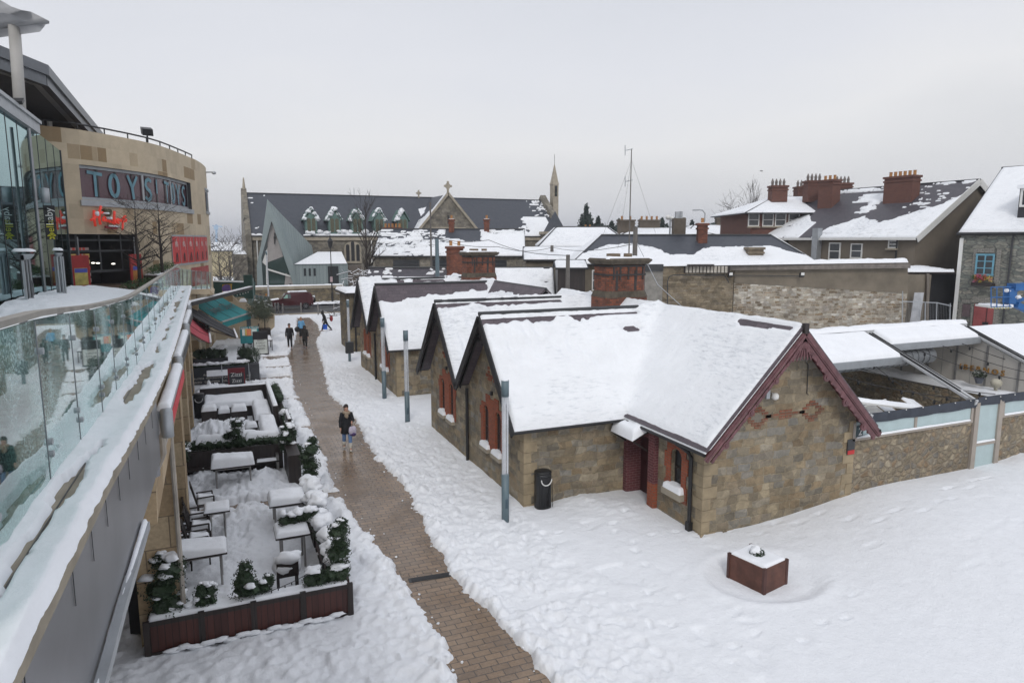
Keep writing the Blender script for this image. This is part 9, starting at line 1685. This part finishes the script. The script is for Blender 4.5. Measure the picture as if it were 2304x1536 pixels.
capgrid('snow_cap', cp(.42,1.90,.28), (cl*.44,0,0), (0,1.3,0), .10, t_, .06, 3, .12); capgrid('snow_cap', cp(.03,1.09,.25), (cl*.19,0,.12), (0,1.35,0), .06, t_, .06, 4, .12); mb = MB(); mb.bar(cp(.45,1.95,.2), cp(.85,1.95,.2), .04); mb.bar(cp(.45,1.95,1.65), cp(.85,1.95,1.65), .04); part(t_, 'roof_rail', mb, BLACK)
# ============================================================ people
def person(lb, base, face, Ht=1.72, coat=(.01,.01,.012), legs=(.012,.012,.015), shoes=(.01,.01,.01), hair=(.02,.012,.01), stride=.22, arm=(.12,-.10), coat_len=.46, hood=False, scarf=None, hat=None, skirt=0.0, lean=0.0, bag=None, boots=None, bend=0.0, elbow=(0,0), sid=0):
    base = Vector(base); T_ = thing('person', lb, 'person', tuple(base)); f = Vector((math.cos(face), math.sin(face), 0)); r_ = Vector((f.y, -f.x, 0)); Z = Vector((0,0,1)); k = Ht/1.75
    def P(x, y, z): return base+(r_*x+f*(y+lean*z/1.7)+Z*z)*k
    V = []; Rr = []; E_ = []
    def vx(p, rad, par=None):
        V.append(p-base); Rr.append(rad*k); 
        if par is not None: E_.append((par, len(V)-1))
        return len(V)-1
    pel = vx(P(0,0,.95), (.115)); w1 = vx(P(0,bend*.2,1.10), .105, pel); ch_ = vx(P(0,.01+bend*.5,1.30), .13, w1); nk = vx(P(0,.0+bend,1.47), .055, ch_); hd = vx(P(0,.03+bend*1.1,1.57), .078, nk); ht = vx(P(0,.035+bend*1.15,1.66), .088, hd); vx(P(0,.02+bend*1.15,1.735), .052, ht); vx(P(0,.125+bend*1.1,1.60), .018, hd)
    hands = []
    for s_, am_, el in ((-1, arm[0], elbow[0]), (1, arm[1], elbow[1])):
        sh = vx(P(.16*s_, bend*.8, 1.42), .058, ch_); eb = vx(P(.235*s_, am_*.6+bend*.8, 1.15), .042, sh); wr_ = vx(P(.25*s_-.08*s_*el, am_+.06+bend*.8+.18*el, .92+.22*el), .028, eb); pm = vx(P(.25*s_-.10*s_*el, am_+.09+bend*.8+.24*el, .84+.25*el), .032, wr_); hands.append(base+V[pm])
        for q_, ln in ((-.022,.055),(-.008,.07),(.008,.065),(.02,.05)): a_ = vx(base+V[pm]+(f*q_+Z*-.045)*k, .0095, pm); vx(base+V[pm]+(f*(q_+.008)+Z*(-.045-ln))*k, .008, a_)
        vx(base+V[pm]+(f*.045+Z*-.03)*k, .010, pm)
    feet = []
    for s_, st_ in ((-1, stride), (1, -stride)):
        hp_ = vx(P(.09*s_, 0, .90), .088, pel); kn = vx(P(.10*s_, st_*.55+.03, .50), .06, hp_); an_ = vx(P(.10*s_, st_-(.05 if st_ < 0 else 0), .10+(.05 if st_ < 0 else 0)), .042, kn); vx(P(.10*s_, st_+.14, .045+(.02 if st_ < 0 else 0)), .036, an_); feet.append((hp_, kn, an_, s_, st_))
    me = bpy.data.meshes.new('body'); me.from_pydata([tuple(v) for v in V], E_, []); o = mkobj('body', me, SKIN, (0,0,0), T_); md = o.modifiers.new('skin', 'SKIN'); md.use_smooth_shade = True
    sk = me.skin_vertices[0].data
    for i_, v_ in enumerate(sk): v_.radius = (Rr[i_], Rr[i_]); v_.use_root = (i_ == 0)
    sb = o.modifiers.new('sub', 'SUBSURF'); sb.levels = 1; sb.render_levels = 1
    g = lambda i_: base+V[i_]
    cm = plain('coat%d' % sid, coat, .8, var=.25, scale=6, bmp=.3); mb = MB(); lev = [(.95-coat_len*.55, .20+skirt, .15+skirt*.7, 0), (.95, .185+skirt*.4, .145, 0), (1.10, .165, .13, bend*.2), (1.28, .195, .145, bend*.5), (1.40, .185, .12, bend*.8), (1.47, .10, .09, bend), (1.50, .07, .075, bend)]; rg = []
    for z_, rx_, ry_, by in lev: rg.append([P(rx_*math.cos(a_), ry_*math.sin(a_)+by, z_) for a_ in [j*math.pi/9 for j in range(18)]])
    mb.rings(rg)
    for si, s_ in enumerate((-1, 1)):
        sh, eb, wr_ = [g(8+si*13+j) for j in range(3)]
        mb.tube([g(2).lerp(sh, .6)+Z*.05*k, sh, sh.lerp(eb, .5), eb, eb.lerp(wr_, .6), wr_], [.075*k, .082*k, .070*k, .062*k, .055*k, .050*k], 12)
    co = part(T_, 'coat', mb, cm, True, uv=False)
    lm = plain('trousers%d' % sid, legs, .8, var=.2, scale=8); bm_ = plain('shoes%d' % sid, boots or shoes, .6)
    for hp_, kn, an_, s_, st_ in feet:
        mb = MB(); H_, K_, A_ = g(hp_), g(kn), g(an_); kk_ = .72 if boots else .96; mb.tube([H_+Z*.05*k, H_.lerp(K_, .5), K_, K_.lerp(A_, .5), K_.lerp(A_, kk_)], [.105*k, .092*k, .072*k, .066*k, .058*k], 12); part(T_, 'trouser_leg', mb, lm, True, uv=False); mb = MB()
        if boots: mb.tube([K_.lerp(A_, .45), K_.lerp(A_, .8), A_-Z*.05*k], [.072*k, .062*k, .06*k], 10)
        mb.rings([[A_+(r_*(.048*math.cos(a_)*w_)+f*(y_)+Z*(-.06+.045*math.sin(a_)*h_))*k for a_ in [j*math.pi/5 for j in range(10)]] for y_, w_, h_ in ((-.07,.7,.8),(0,1,1.4),(.1,1.05,.9),(.19,.6,.5))]); part(T_, 'boot' if boots else 'shoe', mb, bm_, True, uv=False)
    hc = g(5); mb = MB()
    if hood: mb.blob(hc+(f*-.03+Z*-.02)*k, (.125*k,.125*k,.155*k), .05, 9); mb.blob(hc+(f*-.02+Z*-.16)*k, (.13*k,.13*k,.08*k), .05, 6); part(T_, 'hood', mb, cm, True, uv=False)
    elif hat: mb.blob(hc+(f*-.01+Z*.05)*k, (.105*k,.108*k,.10*k), .05, 8); mb.blob(hc+(Z*.16)*k, (.03*k,.03*k,.03*k), .1, 5); part(T_, 'hat', mb, plain('hat%d' % sid, hat, .9), True, uv=False)
    else: mb.blob(hc+(f*-.035+Z*.03)*k, (.098*k,.095*k,.105*k), .08, 8); mb.blob(hc+(f*-.06+Z*-.07)*k, (.085*k,.06*k,.10*k), .1, 6); part(T_, 'hair', mb, plain('hair%d' % sid, hair, .7), True, uv=False)
    ey = MB()
    for s_ in (-1, 1): ey.blob(hc+(f*.085+r_*.032*s_+Z*-.02)*k, .009*k, 0, 4)
    part(T_, 'eyes', ey, BLACK, uv=False)
    if scarf: mb = MB(); mb.tube([g(3)+(r_*.10*math.cos(a_)+f*(.10*math.sin(a_)+.02)+Z*(-.0+.02*math.sin(a_*2)))*k for a_ in [j*math.pi/6 for j in range(13)]], .055*k, 8); mb.blob(g(3)+(f*.12+Z*-.08)*k, (.08*k,.05*k,.12*k), .2, 6); part(T_, 'scarf', mb, plain('scarf%d' % sid, scarf, .9), True, uv=False)
    return T_, hands
toC = lambda p: math.atan2(-p.y, -p.x)
fw = G(782, 1012, -.07)
T_, hd = person('woman walking towards camera in black coat, beige scarf, blue jeans and pale boots', fw, toC(fw)+.12, 1.70, (.008,.009,.013), (.13,.22,.42), (.45,.43,.38), (.02,.012,.01), .16, (.10,.05), .50, False, (.34,.27,.20), None, .035, 0, None, (.50,.48,.43), 0, (1.3, .05), 1)
# she carries a white and purple bag
b_ = hd[0] if hd[0].x > hd[1].x else hd[1]; bgt = thing('carrier_bag', 'white and purple bag hanging from the woman\'s hand', 'bag', (b_.x, b_.y, b_.z-.45)); mb = MB(); mb.blob(b_+Vector((.02,-.02,-.27)), (.14,.09,.17), .2, 9, 3); part(bgt, 'bag_body', mb, plain('lilac white fabric', (.50,.46,.56), .8, var=.3, scale=8), True, uv=False); mb = MB(); mb.blob(b_+Vector((.03,-.03,-.40)), (.125,.085,.07), .2, 7, 5); part(bgt, 'purple_base', mb, plain('purple fabric', (.06,.035,.13)), True, uv=False); mb = MB(); mb.tube([b_+Vector((-.05,0,-.14)), b_+Vector((0,0,-.02)), b_+Vector((.06,0,-.14))], .010, 5); part(bgt, 'handles', mb, BLACK)
p_ = G(653, 784, -.07); person('man in plain black jacket and trousers walking towards camera on path', p_, toC(p_), 1.78, (.010,.010,.013), (.008,.008,.010), (.005,.005,.006), (.015,.01,.008), .14, (-.06,.12), .2, sid=2)
p_ = G(687, 783, -.07); person('person in long dark brown coat with hood walking beside the man', p_, toC(p_)-.1, 1.62, (.020,.018,.016), (.010,.010,.012), (.004,.004,.005), (.015,.01,.008), .14, (.06,-.06), .70, True, sid=3)
p_ = G(679, 762, -.07); T_, hd = person('person in bright light blue jacket behind the long dark coat', p_, toC(p_)+.2, 1.68, (.14,.36,.60), (.02,.02,.025), (.02,.02,.02), (.28,.17,.10), .10, (.05,.05), .16, sid=4)
b_ = hd[0] if hd[0].x < hd[1].x else hd[1]; bgt = thing('shoulder_bag', 'black bag carried by the person in light blue jacket', 'bag', (b_.x, b_.y, b_.z-.3)); mb = MB(); mb.blob(b_+Vector((-.1,0,-.02)), (.19,.1,.22), .15, 7); part(bgt, 'bag_body', mb, BLACK, True, uv=False); mb = MB(); mb.tube([b_+Vector((-.1,0,.15)), b_+Vector((0,0,.45))], .015, 5); part(bgt, 'strap', mb, BLACK)
p_ = G(735, 745, -.02); T_, hd = person('hooded person striding left over the snow with red rucksack side', p_, math.pi*.98, 1.74, (.014,.012,.011), (.030,.028,.028), (.15,.15,.15), (.015,.01,.008), .38, (.10,-.10), .25, True, lean=.16, bend=.10, sid=5)
b_ = hd[0]; mb = MB(); c_ = Vector((p_.x-.15, p_.y-.2, .38)); mb.box(c_-Vector((.17,.12,.2)), c_+Vector((.17,.12,.2))); bgt = thing('blue_bag', 'bright blue carrier bag held low by the striding person', 'bag', (c_.x, c_.y, .18)); part(bgt, 'bag_body', mb, plain('bright blue bag', (.01,.09,.50))); mb = MB(); mb.tube([c_+Vector((-.08,0,.2)), c_+Vector((.02,0,.36)), c_+Vector((.1,0,.2))], .012, 5); part(bgt, 'handles', mb, BLACK)
c_ = Vector((p_.x+.42, p_.y-.05, 1.05)); mb = MB(); mb.blob(c_, (.15,.14,.24), .1, 8); bgt = thing('red_rucksack', 'dark red bag hanging behind the striding person', 'bag', (c_.x, c_.y, .8)); part(bgt, 'bag_body', mb, plain('rucksack red', (.25,.02,.02)), True, uv=False); mb = MB(); mb.tube([c_+Vector((0,0,.2)), c_+Vector((-.2,0,.45))], .02, 5); part(bgt, 'strap', mb, BLACK)
p_ = PD(588, 700, 66.8); p_.z = PD(588,700,66.8).z; person('person in dark red and black jacket coming down steps by the car', p_, toC(p_), 1.72, (.06,.008,.012), (.04,.045,.05), (.01,.01,.01), (.02,.01,.01), .1, (.1,.1), .2, sid=6)
p_ = PD(601, 702, 66.2); person('person in black coat with orange hat on the steps by the car', p_, toC(p_), 1.72, (.006,.006,.007), (.008,.008,.01), (.01,.01,.01), (.02,.01,.01), .1, (.1,.1), .3, hat=(.42,.16,.02), sid=7)
p_ = PY(655, 672, 87.6); p_.z = .55; person('dark clothed figure standing by the churchyard wall behind the car', p_, math.pi*1.2, 1.75, (.010,.012,.012), (.008,.008,.01), (.01,.01,.01), (.02,.01,.01), .08, (.1,.1), .4, True, sid=8)
bd_ = solo('bird', MB().blob(PD(1713, 385, 60), (.12,.05,.04), .1, 5).tube([PD(1710,384,60), PD(1713,385.5,60), PD(1716,384,60)], .03, 4), BLACK, 'tiny dark bird flying high above the distant roofs', 'bird')
hz = MB(); hz.box((-1900, -400, -2.2), (2900, 3400, 45)); ho_ = solo('haze', hz, None, 'thin winter haze over the whole place', 'haze', kind='stuff', uv=False); m = bpy.data.materials.new('thin haze'); m.use_nodes = True; t = m.node_tree; t.nodes.clear(); pv = t.nodes.new('ShaderNodeVolumePrincipled'); pv.inputs['Color'].default_value = (.85,.88,.95,1); pv.inputs['Density'].default_value = .0006; mo = t.nodes.new('ShaderNodeOutputMaterial'); t.links.new(pv.outputs[0], mo.inputs['Volume']); ho_.data.materials.append(m)
